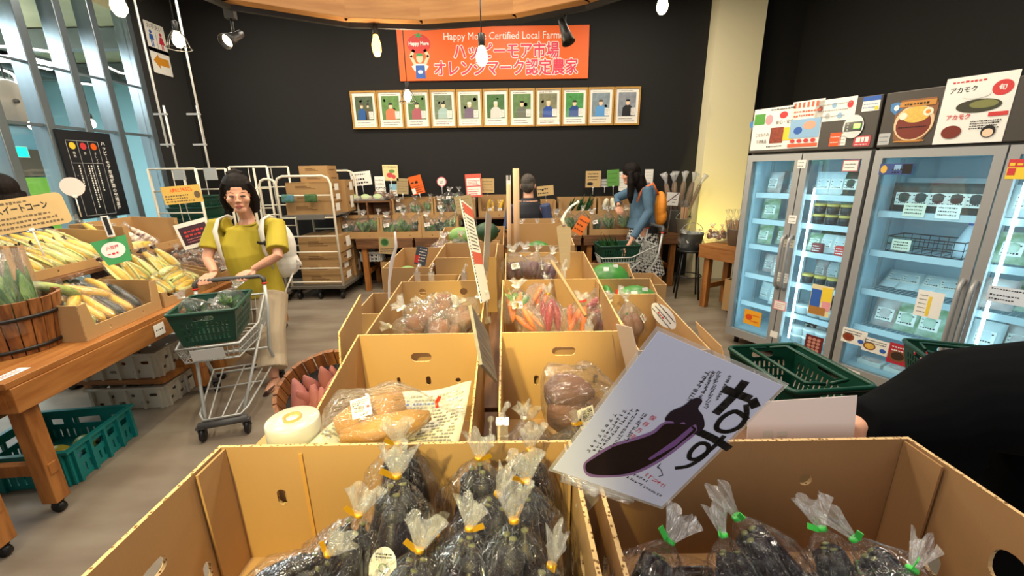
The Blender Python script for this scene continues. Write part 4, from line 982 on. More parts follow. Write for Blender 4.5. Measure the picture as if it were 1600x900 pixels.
def egg_bag(label, neck, axis, tie='gold', k=0, roll=0, s=1, lab=None, group=None, longish=False):
    """bag of three eggplants; neck = where it is tied, axis = from its bottom to its neck"""
    ax = Vector(axis).normalized(); Lh = .215*s; b = Vector(neck)-ax*Lh
    t = thing('eggplant_bag', label, 'bag of eggplants', b, rot=orient(ax, roll), group=group); t.scale = (s, s, s)
    put('plastic_bag', ME_BAGS[k % 4], t); put('twist_tie', ME_TIES[tie], t)
    for i, (x, y, z, tl) in enumerate(((-.034, .006, .004, (.10, 0, 1)), (.034, .004, .006, (-.12, .05, 1)), (.0, -.026, .0, (.02, .06, 1)))):
        e = put('eggplant', ME_EGG, t, M=MT(x, y, z, tl, i*2.1+k)); put('calyx', ME_CAL, e)
    if lab == 'oval': put('oval_sticker', ME_OVAL, t)
    elif lab: put('price_label', ME_LAB[lab % 3], t)
    return t
EB = [((622, 693), .735, (0, .10, 1), 0, .95, None, 'eggplant bag at the back left against the yellow carton wall, its top above the rim'),
      ((620, 744), .655, (.06, .26, 1), 1, 1.08, 'oval', 'large eggplant bag with a white oval sticker at the left of the heap'),
      ((748, 716), .715, (.04, .12, 1), 2, .95, None, 'eggplant bag at the back middle of the left carton, top fanned out'),
      ((828, 703), .72, (.10, .10, 1), 3, .95, None, 'eggplant bag at the back right corner of the left carton'),
      ((778, 772), .60, (.42, .30, 1), 1, .92, None, 'eggplant bag leaning right in the middle of the heap'),
      ((822, 752), .635, (.02, .2, 1), 0, 1.0, None, 'eggplant bag with a folded gold tie second from the back right'),
      ((733, 826), .53, (.12, .35, 1), 2, .85, None, 'eggplant bag with a crossed gold tie front centre of the left carton'),
      ((803, 813), .54, (.0, .28, 1), 3, 1.0, None, 'round full eggplant bag front right of the left carton'),
      ((655, 860), .475, (.30, .45, 1), 0, .85, 'oval', 'eggplant bag with an upright white top at the front left centre'),
      ((862, 884), .46, (.22, .35, 1), 1, .9, None, 'eggplant bag by the right carton wall at the bottom edge'),
      ((560, 805), .58, (.30, .30, 1), 2, .9, 1, 'eggplant bag lying low with a barcode label left of the oval sticker'),
      ((512, 866), .53, (.65, .25, .6), 3, .8, 'oval', 'eggplant bag lying at the far left bottom of the left carton')]
for (px, Y, ax, k, s, lb, lab) in EB: egg_bag(lab, aty(px[0], px[1], Y), ax, 'gold', k, k*1.3*(0 if lb else 1), s, lb)
# under layer that fills the left carton
for k, (x, y, z) in enumerate(((-.16, .68, .70), (-.02, .70, .70), (.06, .62, .70), (-.12, .55, .695), (.02, .50, .695), (-.25, .52, .695), (.06, .42, .695), (-.10, .42, .695), (-.26, .40, .695))):
    egg_bag('eggplant bag in the bottom layer under the heap of the left carton', (x, y, z+.17), (.05*(k % 3-1), .1, 1), 'gold', k, k, .78, None, group='bottom layer of eggplant bags')
# right carton: bags of long eggplants with green ties
ME_BAGL = [film_mesh(10+k, .13, .10, .29, flare=.05, fl=.022, full=.68, pleat=.10) for k in range(3)]
ME_TIEGL = tie_mesh(TIEG, .29)
def long_bag(label, neck, axis, k=0, roll=0, s=1, lab=None):
    ax = Vector(axis).normalized(); b = Vector(neck)-ax*.29*s
    t = thing('eggplant_bag', label, 'bag of eggplants', b, rot=orient(ax, roll)); t.scale = (s, s, s)
    put('plastic_bag', ME_BAGL[k % 3], t); put('twist_tie', ME_TIEGL, t)
    for i, (x, y, tl) in enumerate(((-.028, .0, (.05, 0, 1)), (.026, .006, (-.06, .02, 1)), (.0, -.02, (0, .04, 1)))):
        e = put('eggplant', ME_LEGG, t, M=MT(x, y, .006, tl, i*2.2+k, .96)); put('calyx', ME_CAL, e, M=Matrix.Translation((.004, 0, .075)))
    if lab: put('price_label', ME_LAB[lab % 3], t, M=Matrix.Translation((0, .012, .07)))
    return t
for (px, Y, ax, k, s, lb, lab) in (((1047, 846), .56, (.45, .35, .6), 0, 1.0, 1, 'long eggplant bag with a bright green tie at the left of the right carton'),
      ((1130, 836), .60, (-.15, .5, .8), 1, .95, 2, 'long eggplant bag with a barcode, second from the left in the right carton'),
      ((1152, 808), .62, (-.55, .40, .75), 2, 1.12, 3, 'longest eggplant bag leaning up to the left in the middle of the right carton'),
      ((1284, 826), .60, (-.15, .45, .7), 0, 1.0, None, 'long eggplant bag with a green tie right of the middle in the right carton'),
      ((1425, 890), .50, (.55, .35, .5), 1, 1.0, None, 'long eggplant bag at the right end near the oval holes'),
      ((1335, 842), .56, (-.5, .5, .5), 2, .95, 1, 'long eggplant bag lying across behind the rightmost one')):
    long_bag(lab, aty(px[0], px[1], Y), ax, k, k*.7, s, lb)
for k, (x, y) in enumerate(((.26, .46), (.40, .50), (.55, .48), (.68, .50), (.78, .46), (.34, .66), (.62, .66))):
    long_bag('long eggplant bag in the bottom layer of the right carton', (x+.1, y+.02, .755), (.9, .1, .22), k, k, .75)['group'] = 'bottom layer of long eggplant bags'
# generic small bags -----------------------------------------------------------
ME_SB = [film_mesh(20+k, .16, .11, .17, flare=.04, fl=.026, m_=FILMF, lump=.016) for k in range(3)]
ME_SBT = {c: tie_mesh(m_, .17) for c, m_ in (('gold', GOLD), ('red', TIER), ('white', WHITE), ('green', TIEG))}
ME_SLAB = label_mesh(.045, .034, -.058, .085, .3, False, 2)
def bag(name, label, cat, loc, ax, content, tie='white', k=0, s=1, roll=0, lab=True, group=None):
    t = thing(name, label, cat, loc, rot=orient(ax, roll), group=group); t.scale = (s, s, s)
    put('plastic_bag', ME_SB[k % 3], t); put('twist_tie', ME_SBT[tie], t)
    for nm, me, M in content: put(nm, me, t, M=M)
    if lab: put('price_label', ME_SLAB, t)
    return t
def greens(k): return [('greens', ME_GR[k % 3], Matrix.Translation((0, 0, .012)))]
def roots(nm, me, n, k, L, spread=.04, up=True):
    rr = random.Random(k); out = []
    for i in range(n):
        a = 6.28*i/n + k; ax = (.25*math.cos(a+2), .2*math.sin(a+2), 1) if up else (math.cos(a), math.sin(a), .2)
        out.append((nm, me, MT(spread*math.cos(a), spread*.6*math.sin(a), .012 if up else .03+.02*(i % 2), ax, a)))
    return out
# leafy bags in the rear cartons
def fill_leaf(key, n, z0, lab, cat='bag of greens', kk=0, s=1.55, hang=None):
    c = B[key]; x0 = c.location.x; wd = c.dimensions.x; y = c.location.y
    for i in range(n):
        x = x0-wd/2+wd*(i+.5)/n; st = i % 2
        bag('greens_bag', lab, cat, (x, y-.03+.05*st, z0+.012+.02*(i % 3)), (.12*((i % 3)-1), .25, 1), greens(i+kk), 'white', i+kk, s, i*.8, i % 2 == 0, group=lab.split(' in ')[0]+' group '+cat if False else 'bags in the '+c['label'])
fill_leaf('b1', 3, BT+.007, 'clear bag of dark greens in the lower carton nearest the cardboard trolley', kk=0)
fill_leaf('b2', 3, BT+.007, 'clear bag of greens in the second lower carton from the trolley', kk=1)
fill_leaf('b3', 3, BT+.007, 'clear bag of pale greens in the third lower carton from the trolley', kk=2)
fill_leaf('b4', 3, BT+.007, 'clear bag of greens in the lower carton behind the orange tilted card', kk=1)
fill_leaf('b5', 3, BT+.007, 'clear bag of greens in the lower carton behind the leek basket', kk=0)
fill_leaf('u1', 3, UT+.007, 'clear bag of green peppers in the upper carton under the orange card', kk=0, s=1.3)
fill_leaf('u2', 3, UT+.007, 'clear bag of greens in the lower layer of the heaped upper carton', kk=0, s=1.4)
for i in range(2):
    c = B['u2']; bag('greens_bag', 'clear bag of greens on top of the heaped upper carton, %s' % ('left', 'right')[i], 'bag of greens', (c.location.x-.10+.18*i, c.location.y+.01, UT+.16), (.1-.2*i, .2, 1), greens(i), 'white', i, 1.25, i)
for i in range(3):
    c = B['u5']; t = thing('leek_bunch', 'bunch of long green leeks in the upper rear carton, %s' % ('left', 'middle', 'right')[i], 'leeks', (c.location.x-.14+.13*i, c.location.y-.03, UT+.012), rot=orient((.5-.1*i, -.1, .8), i)); put('leek', ME_LEEK, t, M=Matrix.Scale(.95, 4)); t['group'] = 'leek bunches'
for i in range(2):
    c = B['u3']; bag('gourd_bag', 'clear bag with an amber gourd in the carton under the red framed notice, %s' % ('left', 'right')[i], 'bag of gourds', (c.location.x-.05+.14*i, c.location.y-.05, UT+.012), (.1, .15, 1), roots('gourd', ME_ZY, 2, i, .17, .03), 'white', i, 1.05)
c = B['u6']
for i in range(2):
    bag('daikon_bag', 'clear bag of pale daikon in the rear carton beside the denim jacket, %s' % ('left', 'right')[i], 'bag of daikon', (c.location.x-.2+.12*i, c.location.y-.05, UT+.012), (.25, .1, 1), roots('daikon', ME_DAI, 2, i, .2, .02)[:2], 'white', i, 1.0)
for i in range(5):
    m = MB(); m.ell((0, 0, .05), (.052, .052, .05)); m.tube([(0, 0, .095), (.005, 0, .115)], .008, 6); o = m.build('turnip', mat('turnip_skin', '#b59a72', .7)); o.location = (c.location.x+.06+.085*(i % 3), c.location.y-.06+.09*(i//3), UT+.008)
    tag(o, 'round brown turnip in the rear carton beside the denim jacket', 'turnip', 'round turnips at the rear')
# island contents -----------------------------------------------------------------
def P(px, py, z): return atz(px, py, z)
# newspaper-wrapped pumpkin bag
NEWS = mat('newspaper', '#c9c3a8', .8, var=.05)
NQ = [aty(478, 704, .845), aty(713, 706, .845), aty(737, 597, 1.16), aty(572, 624, 1.10)]
def np_pt(u, v_, up=.0025):
    p = NQ[0].lerp(NQ[1], u).lerp(NQ[3].lerp(NQ[2], u), v_); p.z += .006*math.sin(9*u+5*v_) - .03*math.sin(math.pi*u)*math.sin(math.pi*v_) + up + .02*math.exp(-((u-.06)**2)*200); return p
m = MB(); m.sm = True; nx, ny = 18, 12; G = [[m.v(np_pt(i/nx, j/ny, 0)) for i in range(nx+1)] for j in range(ny+1)]
for j in range(ny):
    for i in range(nx): m.f([G[j][i], G[j][i+1], G[j+1][i+1], G[j+1][i]])
m.mi = 1; m.sm = False; rr = random.Random(4)
for r in range(15):
    v_ = .12+r*.055; u = .05
    while u < .93:
        du = rr.uniform(.012, .03)
        if rr.random() < .8:
            m.mi = 2 if (r == 12 and u > .4) else 1
            m.f([m.v(np_pt(u, v_)), m.v(np_pt(u+du, v_)), m.v(np_pt(u+du, v_+.022)), m.v(np_pt(u, v_+.022))])
        u += du+.008
o = m.build('newspaper', [NEWS, mat('news_ink', '#8c8a7c', .8), BLUE], recalc=False); sd = o.modifiers.new('thickness', 'SOLIDIFY'); sd.thickness = .0012; sd.offset = -1
tag(o, 'unfolded printed newspaper sheet lining the carton behind the left eggplants', 'newspaper')
t = thing('pumpkin_bag', 'clear bag of tan long pumpkin with a red tie lying on the newspaper', 'bag of pumpkin', (-.375, .935, .955), rot=(math.radians(4), 0, math.radians(8)))
m = MB(); m.tube([(-.07, -.02, .02), (.0, .0, .035), (.09, .03, .04)], [.025, .048, .035], 14); m.build('pumpkin', PUMP, t)
m = MB(); m.tube([(-.05, -.055, .012), (.03, -.05, .025), (.12, -.03, .025), (.16, -.02, .03)], [.02, .034, .03, .012], 14); m.build('pumpkin', PUMP, t)
o = put('plastic_bag', film_mesh(41, .12, .17, .28, flare=.06, fl=.03, m_=FILMF, full=.6), t, M=Matrix.Translation((-.10, -.02, .03)) @ Matrix.Rotation(math.radians(84), 4, 'Y'))
put('twist_tie', tie_mesh(TIER, .28), t, M=Matrix.Translation((-.10, -.02, .03)) @ Matrix.Rotation(math.radians(84), 4, 'Y'))
put('price_label', label_mesh(.045, .05, -.04, .085, 1.0, False, 3), t)
# R2: bagged root vegetables behind the sign
for k, (px, z, tl, me, nm, tie, s, lab) in enumerate((((905, 628), .89, (.9, .0, .10), ME_TARO, 'sweet_potato', 'red', 1.5, 'bag of reddish sweet potatoes with a red tie behind the eggplant sign'),
     ((822, 680), .84, (-.1, .3, 1), ME_PUR, 'potato', 'white', 1.0, 'bag of dark potatoes left behind the eggplant sign'), ((895, 690), .83, (.1, .3, .9), ME_TARO, 'taro', 'gold', 1.0, 'clear bag of roots nearest the left edge of the eggplant sign'))):
    p = P(px[0], px[1], z); bag('root_bag', lab, 'bag of roots', p-Vector(tl).normalized()*.12, tl, roots(nm, me, 4, k, .15, .035), tie, k, s, k)
bag('root_bag', 'clear bag of roots hidden behind the upper part of the eggplant sign', 'bag of roots', (.29, 1.1, .70), (.1, .2, 1), roots('taro', ME_TARO, 4, 7, .1), 'gold', 1, 1.1)
for k in range(3): bag('root_bag', 'clear bag of roots in the bottom of the carton behind the eggplant sign', 'bag of roots', (.05+.13*k, 1.12, .67), (0, .1, 1), roots('taro', ME_TARO, 4, k, .1), 'gold', k, .95, k, group='bottom root bags')
# L3: taro bags
for k, (px, z, tl, s, lab) in enumerate((((660, 500), .93, (-.75, .2, .5), 1.15, 'glossy bag of taro with its knotted end up at the left of the taro carton'), ((690, 480), .97, (-.9, .3, .15), 1.1, 'glossy bag of taro at the back middle of the taro carton'),
     ((722, 492), .95, (.5, .4, .5), 1.15, 'glossy bag of big taro at the right of the taro carton'), ((640, 512), .92, (-.9, -.1, .1), 1.0, 'glossy bag of taro lying at the left front of the taro carton'), ((700, 512), .93, (.2, .3, .6), 1.1, 'glossy bag of taro with a pale printed sheet at the front of the taro carton'))):
    p = P(px[0], px[1], z); tl = Vector(tl).normalized(); bag('taro_bag', lab, 'bag of taro', p-tl*.09, tl, roots('taro', ME_TARO, 5, k, .12, .045), 'white', k, s, k, lab=(k == 4))
for k in range(6): bag('taro_bag', 'glossy bag of taro in the bottom layer of the taro carton', 'bag of taro', (-.50+.14*(k % 3), 1.66+.24*(k//3), .69), (0, .15, 1), roots('taro', ME_TARO, 4, k, .1), 'white', k, .95, k, group='bottom taro bags')
# R3 carrots
for k, (px, z, tl, me, nm, tie, s, lab) in enumerate((((808, 480), .93, (.05, .4, .9), ME_CARR, 'carrot', 'white', 1.1, 'bag of orange carrots with leafy tops at the left of the yellow carton'), ((860, 495), .93, (-.1, .3, 1), ME_RAD, 'radish', 'gold', 1.15, 'bag of red radishes in the middle of the yellow carton'),
     ((826, 500), .90, (-.5, .2, .5), ME_CARR, 'carrot', 'gold', 1.0, 'bag of carrots with a white tied end at the front left of the yellow carton'), ((900, 500), .91, (.2, .2, .9), ME_CARR, 'carrot', 'red', 1.05, 'bag of carrots with two red ties at the front right of the yellow carton'), ((845, 462), .95, (.3, .5, .6), ME_CARR, 'carrot', 'gold', 1.0, 'bag of carrots at the back of the yellow carton'))):
    p = P(px[0], px[1], z); tl = Vector(tl).normalized(); bag('carrot_bag', lab, 'bag of carrots', p-tl*.09, tl, roots(nm, me, 3, k, .15, .035)+([('carrot_greens', ME_GR[1], Matrix.Translation((0, 0, .08)) @ Matrix.Scale(.7, 4))] if k == 0 else []), tie, k, s, k, lab=k in (0, 2))
for k in range(6): bag('carrot_bag', 'bag of carrots in the bottom layer of the yellow carton', 'bag of carrots', (.06+.14*(k % 3), 1.62+.24*(k//3), .69), (0, .15, 1), roots('carrot', ME_CARR, 5, k, .1), 'gold', k, .95, k, group='bottom carrot bags')
for k, (px, z, tl, me, nm, tie, lab) in enumerate((((940, 478), .90, (.8, .1, .5), ME_RAD, 'radish', 'red', 'bag of red and white radishes with a red tie right of the yellow carton'), ((985, 500), .86, (-.2, .2, 1), ME_TARO, 'onion', 'white', 'clear bag with a gathered top beside the oval handwritten card'),
     ((945, 500), .85, (.1, .1, 1), ME_PUR, 'potato', 'white', 'clear bag of small potatoes in front of the red-tied radishes'))):
    p = P(px[0], px[1], z); tl = Vector(tl).normalized(); bag('radish_bag', lab, 'bag of radishes', p-tl*.09, tl, roots(nm, me, 4, k, .15, .035), tie, k, 1.1, k)
for k, (px, z, tl) in enumerate((((805, 415), .97, (-.1, .2, 1)), ((835, 415), .98, (.2, .3, 1)), ((855, 418), .96, (.3, .2, .9)), ((820, 410), .96, (0, .4, .9)))):
    p = P(px[0], px[1], z); tl = Vector(tl).normalized(); bag('potato_bag', 'bag of purple potatoes with a fanned top behind the yellow carton, %s' % ('leftmost', 'middle', 'rightmost', 'rear one')[k], 'bag of potatoes', p-tl*.1, tl, roots('potato', ME_PUR, 5, k, .12, .045), 'white', k, 1.15, k)
for k, (px, z) in enumerate((((692, 385), 1.02), ((718, 383), 1.03), ((735, 378), 1.03))):
    p = P(px[0], px[1]-4, z); bag('eggplant_bag', 'small bag of dark eggplants in the far left island carton, %s' % ('left', 'middle', 'right')[k], 'bag of eggplants', p-Vector((0, .1, .12)), (.1, .3, 1), roots('eggplant', ME_PUR, 4, k, .1), 'red' if k == 1 else 'white', k, 1.1, k)
def melon(label, loc, r, cat='melon', stick=True, mm=None, rot=0, nm='winter_melon'):
    t = thing(nm, label, cat, loc, rot); m = MB(); m.ell((0, 0, r[2]), r, 22, 14)
    for v in m.bm.verts: a = math.atan2(v.co.y, v.co.x); v.co.xy *= 1+.018*math.cos(8*a)
    m.build('fruit', mm or MELON, t)
    m = MB(); m.tube([(r[0]*.96, 0, r[2]), (r[0]*1.12, .01, r[2]+.02)], [.012, .008], 7); m.build('stem', CALYX, t)
    if stick:
        for q, (a, b_) in enumerate(((-.25, .55), (.2, .35))):
            d = Vector((a, -b_, .8)).normalized(); p = Vector((d.x*r[0], d.y*r[1], r[2]+d.z*r[2])); m = MB(); m.box(0, 0, 0, .035, .003, .028); o = m.build('sticker', PAPER, t); o.location = p*1.012; o.rotation_euler = (.9*-b_, 0, a)
    return t
melon('big green winter melon in the nearer melon carton, right one', (.725, 2.34, .672), (.15, .13, .125), rot=.1)
melon('big green winter melon in the nearer melon carton, left one behind the strap', (.585, 2.47, .672), (.045, .12, .11), stick=False)
melon('big green winter melon with two white stickers in the further melon carton', (.70, 2.93, .669), (.155, .14, .13), rot=.05)
melon('dark green melon alone in the round-cornered carton', (.22, 3.42, .80), (.12, .11, .11), stick=False)
m = MB(); m.b6(.05, .42, 3.3, 3.7, .669, .80); tag(m.build('carton_insert', CARD), 'cardboard insert under the dark green melon', 'cardboard')
melon('round pale green squash in the far left island carton', (-.42, 3.45, .99), (.10, .09, .075), stick=False, mm=LEAFL, nm='squash', cat='squash')
melon('dark blue-green squash beside the pale one in the far left island carton', (-.21, 3.60, .99), (.10, .09, .085), stick=False, mm=LEAFD, nm='squash', cat='squash')
m = MB(); m.b6(-.55, -.10, 3.36, 3.72, .669, .985); tag(m.build('carton_insert', CARD), 'cardboard insert under the squashes of the far left carton', 'cardboard')
melon('light green round gourd in the tall left island carton', (-.70, 2.72, .86), (.07, .07, .06), stick=False, mm=LEAFL, nm='gourd', cat='gourd')
m = MB(); m.b6(-.79, -.55, 2.62, 3.05, .669, .86); tag(m.build('carton_insert', CARD), 'cardboard insert under the light green gourd', 'cardboard')
for k in range(3): bag('clear_bag', 'clear bag of pale greens in the carton behind the round-cornered one, %s' % ('left', 'middle', 'right')[k], 'bag of greens', (.12+.13*k, 3.95, .93), (.1*k-.1, .2, 1), greens(k), 'white', k, 1.0, k)
# sweet potatoes loose in the barrel
rr = random.Random(5); SM = Matrix.Translation(SPB.location) @ SPB.rotation_euler.to_matrix().to_4x4()
for k in range(22):
    ly = k//8; a = 6.28*(k % 8)/8+ly; r0 = .03+.085*rr.random(); p = SM @ Vector((r0*math.cos(a)*.6, r0*math.sin(a)*.6, .05+.05*ly)); d = SM.to_3x3() @ Vector((math.cos(a)*.5, math.sin(a)*.5, .4+.3*ly))
    o = put('sweet_potato', ME_SWP); o.location = p-d.normalized()*.03; o.rotation_euler = orient(d, a)
    tag(o, 'pinkish sweet potato loose in the barrel left of the newspaper', 'sweet potato', 'sweet potatoes in the barrel')
for k, (px, py, tl) in enumerate(((462, 632, (-.1, .3, .9)), (478, 640, (.25, .35, .8)), (500, 640, (-.35, .3, .9)), (520, 640, (-.45, .3, .75)), (530, 612, (.2, .5, .5)))):
    p = aty(px, py, 1.56+.03*(k == 4)); o = put('sweet_potato', ME_SWP); tl = Vector(tl).normalized(); o.location = p-tl*.10; o.rotation_euler = orient(tl, k); o.scale = (1.1, 1.1, 1.1)
    tag(o, 'pinkish sweet potato standing up out of the barrel, %s' % ('leftmost', 'second from the left', 'middle', 'second from the right', 'rearmost')[k], 'sweet potato')
# left display contents ------------------------------------------------------------
def lcob(nm, me, label, cat, u, v, z, ax, s=1, roll=0, silk=True, group=None, bagk=None, tie='white'):
    p = lf(u, v, z); d = (lf(0, 0, 0)*-1 + lf(ax[0], ax[1], 0)) + Vector((0, 0, ax[2])); t = thing(nm, label, cat, p, rot=orient(d, roll), group=group); t.scale = (s, s, s)
    put('cob' if 'corn' in nm else 'zucchini', me, t)
    if silk: put('silk' , ME_SILK, t)
    else:
        m_ = MB(); 
    put('plastic_wrap', ME_WRAP, t); return t
m = MB(); m.sm = True; n = 14; rg = []
for i, (r_, z_) in enumerate(((.012, -.012), (.026, .0), (.032, .05), (.033, .12), (.030, .175), (.018, .205), (.008, .222), (.014, .236), (.024, .255))):
    rg.append([m.v((r_*(1+.10*math.sin(3*j+i))*math.cos(2*math.pi*j/n)+.002, r_*(1+.10*math.cos(2*j+i*2))*math.sin(2*math.pi*j/n), z_)) for j in range(n)])
for A_, B_ in zip(rg, rg[1:]):
    for j in range(n): m.f([A_[j], A_[(j+1) % n], B_[(j+1) % n], B_[j]])
ME_WRAP = m.mesh('plastic_wrap', [FILMF])
ZT = (ME_ZY, ME_ZG, ME_ZY, ME_ZD, ME_ZG)
for k in range(14):       # zucchini carton, tips up towards the back
    u = .545+.40*(k % 7)/6; row = k//7
    t = lcob('zucchini', (ME_ZY, ME_ZG, ME_ZY, ME_ZY, ME_ZD, ME_ZY, ME_ZD)[(k+row) % 7], 'wrapped zucchini in the front row of the left table carton' if row == 0 else 'wrapped zucchini in the rear row of the left table carton', 'zucchini', u, .13+.12*row, .79+.055*row, (.10-.03*(k % 3), .75, .55), 1.0, k, silk=False, group='zucchini rows %d' % row)
    p_ = MB(); 
for k, (u, v, z, ax, me, lab) in enumerate(((.60, .22, .885, (.55, .35, .2), ME_ZY, 'yellow wrapped zucchini lying across the top left of the zucchini carton'), (.72, .26, .93, (-.45, .25, .30), ME_ZG, 'green and yellow wrapped zucchini lying on top at the back of the zucchini carton'), (.86, .22, .885, (-.35, .5, .25), ME_ZY, 'yellow wrapped zucchini lying on the right of the zucchini carton'))):
    lcob('zucchini', me, lab, 'zucchini', u, v, z, ax, 1.05, k, silk=False)
for k in range(8):
    u = .15+.07*k; lcob('zucchini', ME_ZG, 'wrapped green zucchini end peeking out behind the zucchini carton', 'zucchini', .5+.06*k, .40, .86, (.2, .5, .5), .8, k, silk=False, group='zucchini ends at the back')
for k in range(16):       # corn in the upper tier, silk ends to the back
    u = .79+.50*(k % 8)/7; row = k//8
    lcob('corn_cob', ME_COB if (k*3) % 5 else ME_COBP, 'wrapped yellow corn cob in the %s row of the upper corn carton' % ('front', 'back')[row], 'corn', u, .56+.11*row, 1.05+.07*row, (-.25, .75, .62), 1.05, k, group='upper carton corn %d' % row)
for k in range(4):
    lcob('corn_cob', ME_COBP, 'pale green corn cob lying in the leftmost upper carton, %s' % ('front', 'second', 'third', 'rear one')[k], 'corn', .20+.03*k, .58+.05*k, 1.055+.03*(k % 2), (.9, .1*k, .12), 1.35, k, silk=False)
for k in range(9):
    lcob('corn_cob', ME_COB, 'dark-tipped corn cob behind the leftmost upper carton', 'corn', .30+.06*k, .88, 1.10, (0, .3, .8), .85, k, group='corn tips behind the upper tier')
for k in range(14):       # lower tier corn bags
    u = 1.10+.46*(k % 7)/6; row = k//7
    lcob('corn_cob', ME_COB, 'wrapped yellow corn cob in the %s row of the lower carton beside the cart' % ('front', 'back')[row], 'corn', u, .14+.14*row, .80+.09*row, (.25*((k % 3)-1), .6, .75 if row else .4), 1.05, k, silk=row == 1, group='lower carton corn %d' % row)
for k in range(4):
    lcob('corn_cob', ME_COB, 'wrapped yellow corn lying lengthwise at the front of the lower carton, %s' % ('lowest', 'second', 'third', 'topmost')[k], 'corn', 1.28, .13+.03*k, .80+.035*k, (.95, .12, .05), 1.15, k, silk=False)
STR = mat('striped_paper', '#e8dcc6', .6, col2='#5a3a4a', vscale=14, stretch=(1, 1, 2.5))
for k in range(4):
    p = lf(1.53+.12*k, .62, 1.03); t = thing('corn_packet', 'paper-wrapped corn packet in the upper carton under the yellow notice, %s' % ('leftmost', 'second', 'third', 'rightmost')[k], 'corn', p, rot=orient(lf(-.25, .6, .7)-lf(0, 0, 0), k))
    m = MB(); m.tube(arc(.22, .006, 9), [.015, .032, .036, .036, .035, .032, .026, .018, .01], 12); m.build('wrapper', STR, t)
    m = MB(); m.tube([(0, 0, .215), (0, 0, .24), (.01, 0, .265)], [.008, .012, .022], 8); m.build('bag_top', FLARE, t)
lcob('corn_cob', ME_COB, 'wrapped yellow corn lying in front of the paper packets', 'corn', 1.50, .55, 1.055, (.9, .05, .08), 1.2, 0, silk=False)
lcob('corn_cob', ME_COB, 'wrapped yellow corn leaning on the left wall of the striped packet carton', 'corn', 1.50, .62, 1.08, (-.3, .5, .75), 1.2, 1, silk=False)
BRN = mat('onion_brown', '#9a6a44', .5, var=.4, vscale=14)
m = MB(); rr = random.Random(8)
for k in range(10): m.ell((rr.uniform(-.045, .045), rr.uniform(-.03, .03), .03+rr.random()*.08), .024, 8, 6)
ME_ON = m.mesh('onions', [BRN])
for k in range(12):
    bag('onion_bag', 'clear bag of small brown onions in the carton behind the shopper', 'bag of onions', lf(1.71+.13*(k % 4), .15+.12*(k//4), .76+.05*(k//4)), (.1, .1, 1), [('onions', ME_ON, Matrix.Translation((0, 0, .01)))], 'white', k, .95, k, group='onion bags behind the shopper')
for k in range(6):
    bag('onion_bag', 'clear bag of brown onions in the last carton of the left tables', 'bag of onions', lf(2.32+.13*(k % 3), .17+.16*(k//3), .76), (.1, .1, 1), [('onions', ME_ON, Matrix.Translation((0, 0, .01)))], 'white', k, .95, k, group='onion bags in the last carton')
# wrapped leaves in the barrel on the table
for k, (dx, dy, s) in enumerate(((.05, -.04, 1.0), (-.06, .03, 1.05), (.0, .09, .95))):
    t = thing('leaf_bundle', 'tall clear-wrapped bundle of green leaves in the table barrel, %s' % ('front', 'middle', 'rear')[k], 'greens', (-2.46+dx, 1.93+dy, .84), rot=orient((-.30, .1, 1), k))
    put('leaf', ME_BROAD, t, M=Matrix.Scale(1.05*s, 4)); m = MB(); m.lathe([(.05, 0), (.07, .1), (.085, .25), (.10, .40)], 18); m.build('plastic_wrap', FILMF, t)
for k in range(3):
    melon('green and yellow squash lying in the teal crate, %s' % ('nearest', 'middle', 'far')[k], (-2.66+.06*k, 1.94+.10*k, .016), (.065, .05, .05), stick=(k == 0), mm=(ZUCG, mat('squash_yellow', '#c9b53a', .4, col2='#8a8a2a', vscale=6), ZUCG)[k], nm='squash', cat='squash')
# greens in the carts
bag('greens_bag', 'large clear bag of greens in the basket of the front cart, left one', 'bag of greens', cartpt(-.05, -.18, .71), (-.3, -.1, .8), greens(0), 'white', 0, 1.05, 0, False)
bag('greens_bag', 'large clear bag of bright greens in the basket of the front cart, right one', 'bag of greens', cartpt(.04, .0, .70), (.3, .1, .7), greens(1), 'white', 1, 1.1, 1, False)
bag('greens_bag', 'large clear bag of greens at the bottom of the front cart basket', 'bag of greens', cartpt(.02, -.10, .64), (.1, -.2, .9), greens(2), 'white', 2, 1.0, 1, False)
for k in range(3):
    t = thing('leek_bunch', 'bunch of dark leeks standing in the cart basket beside the denim jacket, %s' % ('left', 'middle', 'right')[k], 'leeks', CART2+Vector((-.22+.07*k, -.02, .56)), rot=orient((-.35, -.1, .9), k)); put('leek', ME_LEEK, t)

# ---------------------------------------------------------------- people
def bake(name, blobs, mats, parent, voxel=.0045, smooth=3, it=None):
    """one continuous surface grown from overlapping tapered tubes and ellipsoids"""
    m = MB()
    for b in blobs:
        if b[0] == 't': m.tube(b[1], b[2], b[3] if len(b) > 3 else 12)
        else: m.ell(b[1], b[2], 16, 10, b[3] if len(b) > 3 else None)
    o = m.build(name, mats, parent)
    r = o.modifiers.new('remesh', 'REMESH'); r.mode = 'VOXEL'; r.voxel_size = voxel; r.use_smooth_shade = True
    s = o.modifiers.new('smooth', 'SMOOTH'); s.factor = .5; s.iterations = smooth
    dg = bpy.context.evaluated_depsgraph_get(); me = bpy.data.meshes.new_from_object(o.evaluated_get(dg)); o.modifiers.clear()
    old = o.data; o.data = me; bpy.data.meshes.remove(old)
    me.materials.clear()
    for mm in (mats if isinstance(mats, (list, tuple)) else [mats]): me.materials.append(mm)
    for p in me.polygons: p.use_smooth = True
    return o
SKIN = mat('skin', '#d9a184', .5, var=.06, vscale=6); HAIR = mat('hair_dark', '#17100e', .7, spec=.2, bump=.6, bscale=40, bstretch=(1, 1, .15), var=.4, vscale=10, stretch=(6, 6, .6))
LIPS = mat('lips', '#a8574e', .5); EYE = mat('eye_dark', '#241a16', .3); BROW = mat('brow', '#4a352a', .8)
